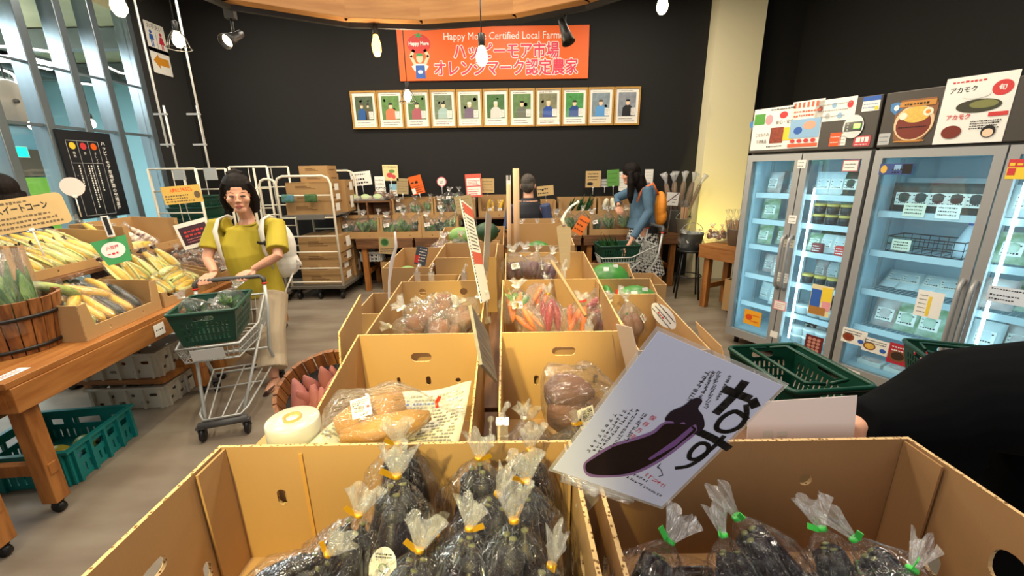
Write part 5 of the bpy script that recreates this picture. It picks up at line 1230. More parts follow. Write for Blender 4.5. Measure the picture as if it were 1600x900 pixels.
TEE = mat('tee_mustard', '#b5a42e', .8, var=.12, vscale=5); TROU = mat('trousers_beige', '#b7a68c', .8, var=.08, vscale=5); PACK = mat('pack_white', '#e8e6de', .7, var=.06)
SHOE = mat('shoe_brown', '#4a3428', .6); SOCKM = mat('sandal_tan', '#8a5d42', .6)
def face(parent, M, s=1.0):
    """eyes, brows and lips in head space: X to the head's left, -Y forward, origin at the head centre"""
    for sx in (-1, 1):
        m = MB(); m.M = M; m.ell((sx*.031*s, -.088*s, .004), (.0155*s, .006*s, .0055*s), 10, 6); m.build('eye', EYE, parent)
        m = MB(); m.M = M; m.tube([(sx*.016*s, -.094*s, .024*s), (sx*.032*s, -.094*s, .029*s), (sx*.047*s, -.083*s, .024*s)], [.0022, .003, .0015], 6); m.build('eyebrow', BROW, parent)
    m = MB(); m.M = M; m.ell((0, -.096*s, -.056*s), (.02*s, .006*s, .0055*s), 12, 6); m.ell((0, -.0955*s, -.063*s), (.016*s, .006*s, .0045*s), 12, 6); m.build('lips', LIPS, parent)
def head_blobs(M, s=1.0):
    R3 = M.to_3x3(); ks = R3.col[0].length; q = lambda *c: M @ (Vector(c)*s)
    B_ = [('e', q(0, .012, .022), (.074*s, .092*s, .092*s), R3), ('e', q(0, -.028, -.018), (.062*s, .062*s, .088*s), R3), ('e', q(0, -.055, -.088), (.036*s, .034*s, .026*s), R3),
          ('t', [q(0, -.088, .012), q(0, -.102, -.018), q(0, -.108, -.028)], [.007*s, .0095*s, .012*s], 10), ('e', q(-.010, -.096, -.029), (.009*s, .008*s, .007*s), R3), ('e', q(.010, -.096, -.029), (.009*s, .008*s, .007*s), R3),
          ('e', q(-.04, -.062, -.024), (.025*s, .022*s, .024*s), R3), ('e', q(.04, -.062, -.024), (.025*s, .022*s, .024*s), R3), ('e', q(0, -.08, -.058), (.026*s, .016*s, .014*s), R3),
          ('e', q(-.078, .006, -.008), (.010*s, .018*s, .03*s), R3), ('e', q(.078, .006, -.008), (.010*s, .018*s, .03*s), R3)]
    return B_
def hand(wrist, knuckle, palm_n, grip, fold, side, s=1.0):
    """palm and five separate fingers curled round a bar: wrist->knuckle axis, `fold` is the way the fingers turn, side spreads them"""
    w_, k = Vector(wrist), Vector(knuckle); d = (k-w_).normalized(); sd = Vector(side).normalized(); f_ = Vector(fold).normalized()
    B_ = []
    for i, L in enumerate((.068, .075, .071, .057)):
        o = (i-1.5)*.0205*s; a = w_ + d*.02*s + sd*o*.6; b = k + sd*o
        B_.append(('t', [a, b], [.014*s, .0115*s], 10))
        p1 = b + d*L*.40*s + f_*.008*s; p2 = p1 + (f_*.85 + d*.15).normalized()*L*.38*s; p3 = p2 + (f_*.5 - d*.85).normalized()*L*.30*s
        B_.append(('t', [b, p1, p2, p3], [.0105*s, .0095*s, .0085*s, .0075*s], 10))
    B_.append(('e', w_.lerp(k, .55), (.034*s, .034*s, .016*s), Matrix((sd, d, sd.cross(d))).transposed()))
    th = w_ + d*.02*s - sd*.03*s
    B_.append(('t', [th, th - sd*.020*s + d*.03*s + f_*.012*s, th - sd*.012*s + d*.055*s + f_*.03*s, th + sd*.010*s + d*.062*s + f_*.042*s], [.014*s, .0125*s, .010*s, .008*s], 10))
    return B_
# shopper in the yellow shirt
W = thing('person', 'person in a mustard yellow t-shirt and beige trousers with a white backpack pushing a cart', 'person', (-2.05, 3.18, 0))
wl = W.location.copy(); bpy.context.view_layer.update()
def L_(p): return Vector(p)-wl
hc = aty(372, 303, 3.10); HM = Matrix.Translation(L_(hc)) @ Matrix.Rotation(math.radians(10), 4, 'Z') @ Matrix.Rotation(math.radians(14), 4, 'X') @ Matrix.Rotation(math.radians(-3), 4, 'Y')
HM = Matrix.Translation(L_(hc)) @ Matrix.Rotation(math.radians(22-32+38), 4, 'Z') @ Matrix.Rotation(math.radians(10), 4, 'X')
nb = L_(aty(385, 347, 3.18)); ch = L_(aty(388, 395, 3.18)); hip = L_(aty(408, 450, 3.22))
shR = L_(aty(338, 352, 3.14)); shL = L_(aty(432, 352, 3.22)); elR = L_(aty(324, 404, 3.02)); elL = L_(aty(434, 400, 3.06))
gR = cartpt(-.135, .345, .86)-wl; gL = cartpt(.085, .345, .86)-wl
axx = rotz((1, 0, 0), CARTA); fwd = rotz((0, -1, 0), CARTA)
wrR = gR + Vector((.02, .055, .045)); wrL = gL + Vector((.045, .06, .045))
hR = hip + Vector((-.085, -.01, -.05)); hL = hip + Vector((.085, .0, -.05))
ftL = L_(atz(428, 590, .07)); ftR = L_(atz(405, 555, .07)); ftR = Vector((ftR.x+.02, ftR.y, .08)); knL = hL.lerp(ftL, .5) + Vector((.0, -.03, .02)); knR = hR.lerp(ftR, .5) + Vector((-.06, -.08, .0))
HM = HM @ Matrix.Scale(1.13, 4)
bl = head_blobs(HM) + [('t', [HM @ Vector((0, .035, -.06)), nb + Vector((0, .02, .03)), nb + Vector((0, 0, -.04))], [.05, .05, .065], 14),
  ('t', [nb + Vector((0, 0, -.03)), ch + Vector((0, 0, .06)), ch, hip.lerp(ch, .45), hip, hip + Vector((0, 0, -.07))], [(.08, .06), (.145, .09), (.14, .10), (.115, .085), (.14, .105), (.13, .10)], 16),
  ('t', [shL + Vector((-.06, 0, 0)), shL, shL.lerp(elL, .5), elL, elL.lerp(wrL, .4), wrL], [.05, .048, .043, .036, .035, .024], 12), ('t', [shR + Vector((.06, 0, 0)), shR, shR.lerp(elR, .5), elR, elR.lerp(wrR, .4), wrR], [.05, .048, .043, .036, .035, .024], 12),
  ('t', [hL, knL, knL.lerp(ftL, .35), ftL], [.085, .055, .052, .034], 12), ('t', [hR, knR, knR.lerp(ftR, .35), ftR], [.085, .055, .052, .034], 12),
  ('t', [ftL + Vector((0, .03, -.03)), ftL + Vector((.01, -.06, -.04)), ftL + Vector((.015, -.14, -.05))], [.034, .034, .02], 10), ('t', [ftR + Vector((0, .03, -.03)), ftR + Vector((.01, -.06, -.04)), ftR + Vector((.015, -.14, -.05))], [.034, .034, .02], 10)]
bl += hand(wrR, gR + Vector((0, .012, .022)), None, gR, Vector((0, -.35, -.9)), axx, 1.0) + hand(wrL, gL + Vector((0, .012, .022)), None, gL, Vector((0, -.35, -.9)), -axx, 1.0)
bake('body', bl, SKIN, W, .004, 3)
face(W, HM)
q = lambda *c: HM @ Vector(c); R3 = HM.to_3x3()
bake('hair', [('e', q(0, .024, .040), (.085, .099, .095), R3), ('e', q(.0, .055, -.02), (.088, .060, .105), R3), ('t', [q(-.035, .02, .112), q(.0, .04, .125), q(.04, .02, .112)], [.03, .034, .03], 10),
   ('t', [q(-.060, -.030, .078), q(-.080, -.012, .04), q(-.090, .012, -.04), q(-.082, .02, -.105)], [.018, .016, .022, .014], 10), ('t', [q(.062, -.030, .078), q(.082, -.012, .04), q(.094, .004, -.04), q(.092, .0, -.11)], [.018, .018, .026, .016], 10),
   ('t', [q(-.06, .06, -.05), q(-.065, .07, -.13)], [.034, .018], 10), ('t', [q(.0, .08, -.05), q(.0, .085, -.14)], [.04, .02], 10), ('t', [q(.06, .06, -.05), q(.075, .05, -.14)], [.036, .018], 10)], HAIR, W, .0045, 4)
m = MB(); m.M = HM; m.ell((-.02, .07, .125), (.02, .012, .012)); m.ell((.014, .075, .128), (.016, .010, .010)); m.build('hair_clip', mat('clip_coral', '#d9694f', .5), W)
slL = shL.lerp(elL, .82); slR = shR.lerp(elR, .72)
bake('t_shirt', [('t', [nb + Vector((0, 0, -.015)), nb + Vector((0, 0, -.05)), ch + Vector((0, 0, .07)), ch, hip.lerp(ch, .5), hip + Vector((0, 0, .0)), hip + Vector((0, 0, -.055))], [(.066, .056), (.12, .075), (.175, .108), (.172, .118), (.168, .115), (.172, .122), (.174, .126)], 20),
   ('t', [shL + Vector((-.09, 0, .0)), shL + Vector((0, 0, -.005)), shL.lerp(elL, .45), slL], [.062, .070, .074, .078], 14), ('t', [shR + Vector((.09, 0, .0)), shR + Vector((0, 0, -.005)), shR.lerp(elR, .4), slR], [.062, .068, .070, .074], 14)], TEE, W, .007, 4)
m = MB(); m.tube([nb + Vector((.06*math.cos(a)*1.08, .055*math.sin(a)-.004, -.012-.012*(-math.sin(a)))) for a in [k*math.pi/10 for k in range(20)]], .008, 6, closed=True); m.build('neckband', TEE, W)
bake('trousers', [('t', [hip + Vector((0, 0, .0)), hip + Vector((0, 0, -.08)), hip + Vector((0, 0, -.14))], [(.15, .112), (.16, .12), (.14, .11)], 16),
   ('t', [hL, hL.lerp(knL, .6), knL, knL.lerp(ftL, .5), ftL + Vector((0, 0, .075))], [.112, .108, .104, .102, .108], 14), ('t', [hR, hR.lerp(knR, .6), knR, knR.lerp(ftR, .5), ftR + Vector((0, 0, .085))], [.112, .106, .10, .098, .104], 14)], TROU, W, .008, 4)
for ft in (ftL, ftR):
    bake('sandal', [('t', [ft + Vector((0, .045, -.052)), ft + Vector((.01, -.06, -.054)), ft + Vector((.016, -.165, -.056))], [(.036, .018), (.042, .016), (.032, .014)], 12)], SHOE, W, .006, 1)
# backpack and straps
bk = ch + Vector((.115, .16, .02))
bake('backpack', [('e', bk + Vector((0, .02, .0)), (.165, .10, .22)), ('e', bk + Vector((.02, .03, -.14)), (.15, .10, .13)), ('e', bk + Vector((.01, .09, -.05)), (.12, .05, .12))], PACK, W, .009, 3)
for nm, a, b, c_, sd in (('right', shR + Vector((.062, .03, .055)), shR + Vector((.055, -.105, -.03)), hip.lerp(ch, .45) + Vector((-.13, -.085, 0)), -1), ('left', shL + Vector((-.062, .0, .06)), shL + Vector((-.06, -.11, -.02)), hip.lerp(ch, .50) + Vector((.16, -.02, .02)), 1)):
    m = MB(); mid = b.lerp(c_, .5) + Vector((0, -.035, 0)); m.tube([a + Vector((0, .06, -.02)), a, a.lerp(b, .5) + Vector((0, -.02, .03)), b, mid, c_], [(.026, .008), (.03, .010), (.032, .011), (.032, .011), (.026, .009), (.012, .006)], 8); m.build('backpack_strap', PACK, W)
m = MB(); p0 = shL + Vector((-.06, -.135, -.115)); m.ell(p0, (.022, .008, .012)); m.ell(p0 + Vector((.03, -.004, 0)), (.012, .008, .02)); m.ell(p0 + Vector((-.02, -.004, .006)), (.012, .006, .01)); m.build('charm', BLACK2, W)
m = MB(); m.tube([bk + Vector((.14, .02, -.10)), bk + Vector((.19, .0, -.13)), bk + Vector((.20, .0, -.16)), bk + Vector((.15, .01, -.16))], .008, 6); m.tube([bk + Vector((.12, .0, -.22)), bk + Vector((.06, -.05, -.36)), bk + Vector((.055, -.05, -.42))], .007, 6); m.build('loose_strap', PACK, W)
# person in the denim jacket seen from behind at the right
D = thing('person', 'person with long dark hair in a denim jacket and checked skirt', 'person', (1.66, 5.28, 0)); wl = D.location.copy()
DEN = mat('denim', '#557690', .8, var=.25, vscale=9); SKIRT = bpy.data.materials.new('checked_skirt'); SKIRT.use_nodes = True
nt = SKIRT.node_tree; bs = nt.nodes['Principled BSDF']; bs.inputs['Roughness'].default_value = .85; tc = nt.nodes.new('ShaderNodeTexCoord'); ck = nt.nodes.new('ShaderNodeTexChecker'); mp = nt.nodes.new('ShaderNodeMapping'); mp.inputs['Rotation'].default_value = (.0, .75, .6)
ck.inputs['Scale'].default_value = 30; ck.inputs[1].default_value = lin('#d8d6d0'); ck.inputs[2].default_value = lin('#26262a'); nt.links.new(tc.outputs['Object'], mp.inputs[0]); nt.links.new(mp.outputs[0], ck.inputs[0]); nt.links.new(ck.outputs[0], bs.inputs[0])
hd = L_(aty(985, 272, 5.2)); DM = Matrix.Translation(hd) @ Matrix.Rotation(math.radians(-105), 4, 'Z') @ Matrix.Rotation(math.radians(12), 4, 'X')
nk = Vector((-.02, .02, 1.42)); chs = Vector((0, .02, 1.22)); hp = Vector((.02, .03, .90))
sA = Vector((-.02, -.16, 1.33)); eA = L_(aty(1014, 375, 5.05)); eA = Vector((.0, -.22, 1.08)); hA = L_(aty(975, 395, 5.0)); sB = Vector((-.05, .19, 1.33)); eB = Vector((-.28, .25, 1.22)); hB = L_(aty(968, 325, 5.35))
bl = head_blobs(DM) + [('t', [DM @ Vector((0, .02, -.06)), nk, nk + Vector((0, 0, -.06))], [.05, .052, .065], 14), ('t', [nk + Vector((0, 0, -.05)), chs + Vector((0, 0, .06)), chs, hp, hp + Vector((0, 0, -.1))], [(.07, .07), (.09, .13), (.10, .13), (.12, .14), (.12, .13)], 16),
   ('t', [sA, eA, eA.lerp(hA, .85)], [.05, .038, .025], 12), ('t', [sB, eB, eB.lerp(hB, .8)], [.05, .038, .025], 12), ('t', [Vector((0, -.08, .88)), Vector((.01, -.08, .48)), Vector((.03, -.08, .08))], [.08, .055, .035], 12), ('t', [Vector((0, .08, .88)), Vector((-.06, .08, .48)), Vector((-.08, .08, .08))], [.08, .055, .035], 12),
   ('t', [(.04, -.08, .05), (-.04, -.09, .04), (-.13, -.10, .03)], [.036, .036, .022], 10), ('t', [(-.07, .08, .05), (-.15, .07, .04), (-.24, .06, .03)], [.036, .036, .022], 10)]
for h_, e_ in ((hA, eA), (hB, eB)):
    d_ = (h_-e_).normalized(); wv = e_.lerp(h_, .85); bl += hand(wv, wv + d_*.075, None, None, Vector((d_.x*.3, 0, -.9)), Vector((-d_.y, d_.x, 0)), .95)
bake('body', bl, SKIN, D, .005, 3)
q = lambda *c: DM @ Vector(c); R3 = DM.to_3x3()
bake('hair', [('e', q(0, .02, .035), (.092, .108, .102), R3), ('e', q(0, .05, -.05), (.094, .075, .12), R3), ('t', [q(-.085, .0, .02), q(-.10, -.01, -.10), q(-.085, -.03, -.22)], [.03, .04, .025], 10), ('t', [q(.085, .0, .02), q(.10, -.01, -.10), q(.09, -.04, -.26), q(.08, -.05, -.34)], [.035, .045, .04, .015], 10),
    ('t', [q(0, .09, -.04), q(0, .10, -.16), q(0, .085, -.24)], [.07, .07, .04], 12)], HAIR, D, .007, 2)
bake('denim_jacket', [('t', [nk + Vector((0, 0, -.0)), nk + Vector((0, 0, -.06)), chs + Vector((0, 0, .06)), chs, hp + Vector((0, 0, .08)), hp + Vector((-.02, 0, -.06))], [(.068, .07), (.095, .14), (.125, .185), (.13, .18), (.14, .18), (.155, .195)], 18),
    ('t', [sA + Vector((0, .06, .01)), sA, sA.lerp(eA, .5), eA, eA.lerp(hA, .62)], [.068, .074, .066, .058, .046], 12), ('t', [sB + Vector((0, -.06, .01)), sB, eB, eB.lerp(hB, .6)], [.068, .072, .058, .046], 12)], DEN, D, .008, 3)
bake('skirt', [('t', [(.02, .03, .94), (.02, .02, .80), (.02, .01, .5), (.04, 0, .26)], [(.13, .15), (.16, .19), (.20, .24), (.235, .30)], 22)], SKIRT, D, .012, 2)
bake('orange_backpack', [('e', (.17, -.10, 1.13), (.075, .13, .19)), ('e', (.185, -.10, 1.02), (.075, .125, .12))], mat('pack_orange', '#e8912a', .6), D, .008, 3)
m = MB(); m.tube([(.12, -.16, 1.28), (.04, -.19, 1.41), (-.08, -.16, 1.36), (-.13, -.16, 1.2)], [(.02, .008)]*4, 8); m.tube([(.12, -.03, 1.28), (.05, .0, 1.42)], [(.02, .008)]*2, 8); m.build('backpack_strap', mat('strap_coral', '#d8703a', .6), D)
bake('dark_top', [('t', [(.03, .02, .90), (.04, .02, .80)], [(.15, .18), (.165, .195)], 16)], BLACK2, D, .01, 2)
for y, x in ((-.09, -.06), (.075, -.17)): bake('shoe', [('t', [(x+.10, y, .04), (x, y, .035), (x-.09, y, .03)], [(.04, .035), (.045, .03), (.035, .022)], 12)], BLACK2, D, .006, 1)
# man seen from behind in a dark vest
Mn = thing('person', 'person with short greying hair in a dark vest seen from behind', 'person', (.20, 4.78, 0)); wl = Mn.location.copy()
MM_ = Matrix.Translation((0, .03, 1.42)) @ Matrix.Rotation(math.radians(172), 4, 'Z') @ Matrix.Rotation(math.radians(14), 4, 'X')
VEST = mat('vest_navy', '#23262e', .8); SLV = mat('sleeve_blue', '#3c4a70', .8)
bl = head_blobs(MM_) + [('t', [(0, .03, 1.37), (0, .0, 1.28), (0, 0, 1.22)], [.055, .06, .07], 12), ('t', [(0, 0, 1.26), (0, 0, 1.14), (0, 0, .95), (0, 0, .78)], [(.12, .09), (.17, .11), (.15, .11), (.15, .11)], 16)]
for s in (-1, 1):
    bl += [('t', [(s*.17, 0, 1.20), (s*.23, .04, .95), (s*.17, .22, .82)], [.055, .045, .03], 12), ('t', [(s*.08, 0, .8), (s*.09, -.02, .42), (s*.09, 0, .06)], [.085, .06, .04], 12), ('t', [(s*.09, -.03, .04), (s*.09, .08, .035), (s*.09, .16, .03)], [.036, .036, .024], 10)]
    bl += hand((s*.17, .22, .82), (s*.165, .30, .81), None, None, (0, .2, -.9), (1, 0, 0), 1.0)
bake('body', bl, SKIN, Mn, .006, 3)
q = lambda *c: MM_ @ Vector(c); R3 = MM_.to_3x3()
bake('hair', [('e', q(0, .035, .035), (.084, .085, .09), R3), ('e', q(0, .062, -.02), (.078, .05, .075), R3)], mat('hair_grey', '#4a4238', .6, var=.5, vscale=12, col2='#1f1a17'), Mn, .006, 2)
bake('vest', [('t', [(0, 0, 1.29), (0, 0, 1.22), (0, 0, 1.12), (0, 0, .95), (0, 0, .75)], [(.075, .07), (.17, .105), (.205, .13), (.19, .13), (.18, .13)], 18)], VEST, Mn, .009, 3)
for s in (-1, 1): bake('sleeve', [('t', [(s*.18, 0, 1.21), (s*.235, .03, .98), (s*.185, .19, .84)], [.065, .058, .045], 12)], SLV, Mn, .008, 3)
bake('trousers', [('t', [(0, 0, .84), (0, 0, .72)], [(.17, .125), (.165, .12)], 14)]+[('t', [(s*.085, 0, .76), (s*.09, -.02, .42), (s*.09, 0, .1)], [.095, .075, .065], 12) for s in (-1, 1)], VEST, Mn, .01, 3)
for s in (-1, 1): bake('shoe', [('t', [(s*.09, -.05, .045), (s*.09, .06, .04), (s*.09, .17, .03)], [(.042, .04), (.046, .035), (.036, .025)], 12)], BLACK2, Mn, .007, 1)
# person in black bending at the right edge
BLK = mat('black_cloth', '#0b0c0e', .95, spec=.1, var=.3, vscale=4, bump=.35, bscale=6)
K = thing('person', 'person in black clothes bending down at the right edge', 'person', (1.62, .98, 0)); wl = K.location.copy()
b0 = Vector((0, .1, .82)); sh = L_(aty(1545, 600, 1.06)); sh.z -= .02; hdp = Vector((.36, -.30, 1.10))
arm = [L_(aty(1455, 630, 1.06)), L_(aty(1375, 655, 1.04)), L_(aty(1330, 665, 1.02)), Vector((-.63, .02, .78))]
KM = Matrix.Translation(hdp) @ Matrix.Rotation(math.radians(-20), 4, 'Z') @ Matrix.Rotation(math.radians(45), 4, 'X')
tr = [Vector((.10, .12, .74)), Vector((.08, .06, .90)), Vector((.07, -.02, 1.0)), Vector((.14, -.14, 1.07))]
bl = head_blobs(KM) + [('t', [hdp + Vector((0, .03, -.04)), Vector((.24, -.20, 1.08)), tr[3]], [.055, .058, .075], 12), ('t', tr, [(.15, .12), (.15, .12), (.16, .12), (.15, .10)], 16)]
bl += [('t', [tr[2] + Vector((-.10, .0, .02)), arm[0], arm[1], arm[2], arm[3]], [.065, .055, .045, .036, .028], 12)] + hand(arm[3], arm[3] + Vector((-.03, -.02, -.065)), None, None, (.5, 0, -.6), (0, 1, 0), 1.0)
for s in (-1, 1): bl += [('t', [(.12+s*.09, .12, .76), (.12+s*.1, .04, .42), (.12+s*.1, .12, .06)], [.09, .06, .04], 12), ('t', [(.12+s*.1, .15, .04), (.12+s*.1, .05, .035), (.12+s*.1, -.04, .03)], [.036, .036, .024], 10)]
bl += [('t', [tr[3] + Vector((.14, .0, .0)), Vector((.42, -.12, .92)), Vector((.36, -.32, .82))], [.06, .045, .03], 12)] + hand((.36, -.32, .82), (.34, -.39, .79), None, None, (0, -.4, -.8), (1, 0, 0), 1.0)
bake('body', bl, SKIN, K, .006, 3); face(K, KM)
q = lambda *c: KM @ Vector(c); bake('hair', [('e', q(0, .025, .035), (.088, .095, .095), KM.to_3x3()), ('e', q(0, .06, -.03), (.085, .06, .09), KM.to_3x3())], HAIR, K, .007, 2)
bake('black_shirt', [('t', [tr[0] + Vector((.02, .03, -.42)), tr[0] + Vector((-.04, .02, 0)), tr[1] + Vector((-.05, .02, 0)), tr[2] + Vector((-.04, .01, -.01)), tr[3] + Vector((.02, 0, -.01))], [(.29, .20), (.27, .19), (.25, .18), (.24, .18), (.18, .14)], 22),
    ('t', [tr[2] + Vector((-.02, .01, -.03)), L_(aty(1490, 622, 1.08)), L_(aty(1430, 650, 1.06)), L_(aty(1375, 662, 1.04)), L_(aty(1338, 660, 1.02))], [.19, .14, .11, .085, .06], 18), ('t', [L_(aty(1470, 690, 1.08)), L_(aty(1400, 695, 1.05)), L_(aty(1365, 690, 1.03))], [.12, .09, .07], 14), ('t', [tr[3] + Vector((.08, .02, -.02)), Vector((.38, -.08, .96)), Vector((.41, -.16, .90))], [.12, .08, .065], 14)], BLK, K, .008, 4)
bake('black_trousers', [('t', [(.12, .12, .84), (.12, .12, .72)], [(.19, .15), (.18, .14)], 14)]+[('t', [(.12+s*.085, .12, .76), (.12+s*.1, .05, .42), (.12+s*.1, .12, .1)], [.11, .085, .07], 12) for s in (-1, 1)], BLACK2, K, .01, 3)
for s in (-1, 1): bake('shoe', [('t', [(.12+s*.1, .17, .045), (.12+s*.1, .06, .04), (.12+s*.1, -.05, .03)], [(.042, .04), (.046, .035), (.036, .025)], 12)], BLACK2, K, .007, 1)
# dark haired person at the far left edge
E_ = thing('person', 'dark-haired person at the far left edge behind the corn card, turned away', 'person', (-3.86, 2.95, 0)); wl = E_.location.copy()
EM = Matrix.Translation(L_(aty(2, 300, 2.95))) @ Matrix.Rotation(math.radians(235), 4, 'Z')
h0 = EM.translation
bl = head_blobs(EM) + [('t', [h0 + Vector((0, 0, -.06)), h0 + Vector((0, 0, -.16))], [.055, .07], 12), ('t', [h0 + Vector((0, 0, -.15)), h0 + Vector((0, 0, -.28)), h0 + Vector((0, 0, -.55)), h0 + Vector((0, 0, -.72))], [(.11, .08), (.17, .10), (.14, .10), (.15, .11)], 14)]
for s in (-1, 1): bl += [('t', [h0 + Vector((s*.17, 0, -.22)), h0 + Vector((s*.21, .0, -.5)), h0 + Vector((s*.19, .06, -.74))], [.05, .04, .026], 12), ('t', [h0 + Vector((s*.08, 0, -.68)), Vector((h0.x+s*.09, h0.y, .42)), Vector((h0.x+s*.09, h0.y, .06))], [.085, .06, .04], 12)] + hand(h0 + Vector((s*.19, .06, -.74)), h0 + Vector((s*.19, .07, -.82)), None, None, (0, .3, -.8), (0, 1, 0), .95)
bake('body', bl, SKIN, E_, .007, 3)
q = lambda *c: EM @ Vector(c); bake('hair', [('e', q(0, .02, .03), (.092, .105, .10), EM.to_3x3()), ('e', q(0, .05, -.06), (.092, .07, .11), EM.to_3x3()), ('t', [q(-.08, 0, 0), q(-.085, .01, -.14)], [.035, .03], 10), ('t', [q(.08, 0, 0), q(.085, .01, -.14)], [.035, .03], 10)], HAIR, E_, .008, 2)
bake('black_jacket', [('t', [h0 + Vector((0, 0, -.14)), h0 + Vector((0, 0, -.26)), h0 + Vector((0, 0, -.5)), h0 + Vector((0, 0, -.78))], [(.10, .085), (.195, .125), (.18, .13), (.18, .13)], 16)]+[('t', [h0 + Vector((s*.17, 0, -.23)), h0 + Vector((s*.215, 0, -.5)), h0 + Vector((s*.195, .05, -.70))], [.068, .058, .045], 12) for s in (-1, 1)], BLK, E_, .01, 3)
bake('trousers', [('t', [h0 + Vector((0, 0, -.68)), h0 + Vector((0, 0, -.8))], [(.165, .12), (.16, .12)], 14)]+[('t', [h0 + Vector((s*.085, 0, -.74)), Vector((h0.x+s*.09, h0.y, .42)), Vector((h0.x+s*.09, h0.y, .1))], [.09, .075, .065], 12) for s in (-1, 1)], BLACK2, E_, .01, 3)
for s in (-1, 1): bake('shoe', [('t', [(h0.x+s*.09, h0.y-.05, .04), (h0.x+s*.09, h0.y+.05, .035), (h0.x+s*.09, h0.y+.15, .03)], [(.042, .038), (.046, .035), (.036, .025)], 12)], BLACK2, E_, .008, 1)

# ---------------------------------------------------------------- signs on the walls
m = MB(); m.b6(-1.268, 1.268, -.012, .012, -.318, .318); m.M = Matrix.Translation((0, -.0125, 0)) @ Matrix.Rotation(math.radians(90), 4, 'X')
PINKR = mat('sign_crimson', '#d83350', .5); SKP = mat('print_skin', '#f2cfae', .6)
def outl(s, x, y, sz, sx=1):
    for q in range(10): m.mi = 1; m.text(s, x+.013*math.cos(q*.6283), y+.013*math.sin(q*.6283), sz, .0006+q*.00006, sx=sx)
    for q in range(6): m.mi = 2; m.text(s, x+.005*math.cos(q*1.047), y+.005*math.sin(q*1.047), sz, .0022+q*.00006, sx=sx)
m.mi = 1; m.text('Happy More Certified Local Farmer', .16, .205, .125, .0012, sx=.90)
outl('ハッピーモア市場', .17, .015, .205, .86); outl('オレンジマーク認定農家', .16, -.185, .205, .86)
m.mi = 3; m.disc(-.985, .125, .155, .115, .0008, 28); m.mi = 4; m.poly([(-.985+.07*math.cos(a)*(1 if k % 2 else .35), .225+.045*math.sin(a)*(1 if k % 2 else .35)) for k, a in enumerate([q*math.pi/6 for q in range(12)])], .0014)
m.mi = 1; m.text('Happy More', -.985, .13, .062, .0016, sx=.85, bold=.03)
m.mi = 5; m.stroke([(-1.05, -.12), (-1.10, -.02), (-1.06, .05)], .04, .0008); m.stroke([(-.92, -.12), (-.87, -.02), (-.91, .05)], .04, .0008); m.disc(-.985, -.045, .045, .055, .001, 18)
m.mi = 1; m.poly([(-1.10, -.14), (-1.06, -.20), (-.91, -.20), (-.87, -.14), (-.94, -.11), (-1.03, -.11)], .0009); m.mi = 6; m.poly([(-1.05, -.29), (-.92, -.29), (-.925, -.13), (-1.045, -.13)], .0012); m.mi = 4; m.poly([(-1.03, -.02), (-.94, -.02), (-.95, .015), (-1.02, .015)], .0014)
m.mi = 1; m.disc(-.985, -.21, .035, .022, .0016, 16)
o = m.build('wall_sign', [ORANGE, WHITE, PINKR, mat('tomato_red', '#cf2a1e', .5), GREEN, SKP, BLUE], recalc=False); o.location = (-.198, 6.186, 3.09); tag(o, 'wide orange wall sign with red and white lettering on the black wall', 'sign')
FRAMEM = mat('frame_oak', '#b98a3a', .45, var=.15, vscale=6, stretch=(1, 1, 6))
PH = [('#2f5f9f', '#6a5a40', '#5b6b50', 'blue beside a second figure'), ('#d9805a', None, '#6f9a55', 'a salmon shirt'), ('#b0606a', None, '#6a8f55', 'a plaid pink shirt'), ('#a9c4bd', None, '#7e8f72', 'a pale mint shirt'), ('#7a6a80', '#e8e4da', '#7f9068', 'a mauve shirt and cap'), ('#d8d6cf', '#efeade', '#4f7a44', 'a white shirt and white hat'),
      ('#6f7466', None, '#6c9056', 'a grey checked shirt'), ('#2c52a0', '#e3d9b8', '#8a8a6a', 'a blue shirt and straw hat'), ('#2a4c8c', '#1d1d1d', '#4fa052', 'a navy shirt before green leaves'), ('#5f9fd8', '#5a4632', '#8fa0a8', 'a light blue shirt'), ('#222225', None, '#9aa0a8', 'black clothes on grey')]
a = aty(549, 172, 6.17); b = aty(1000, 167, 6.17)
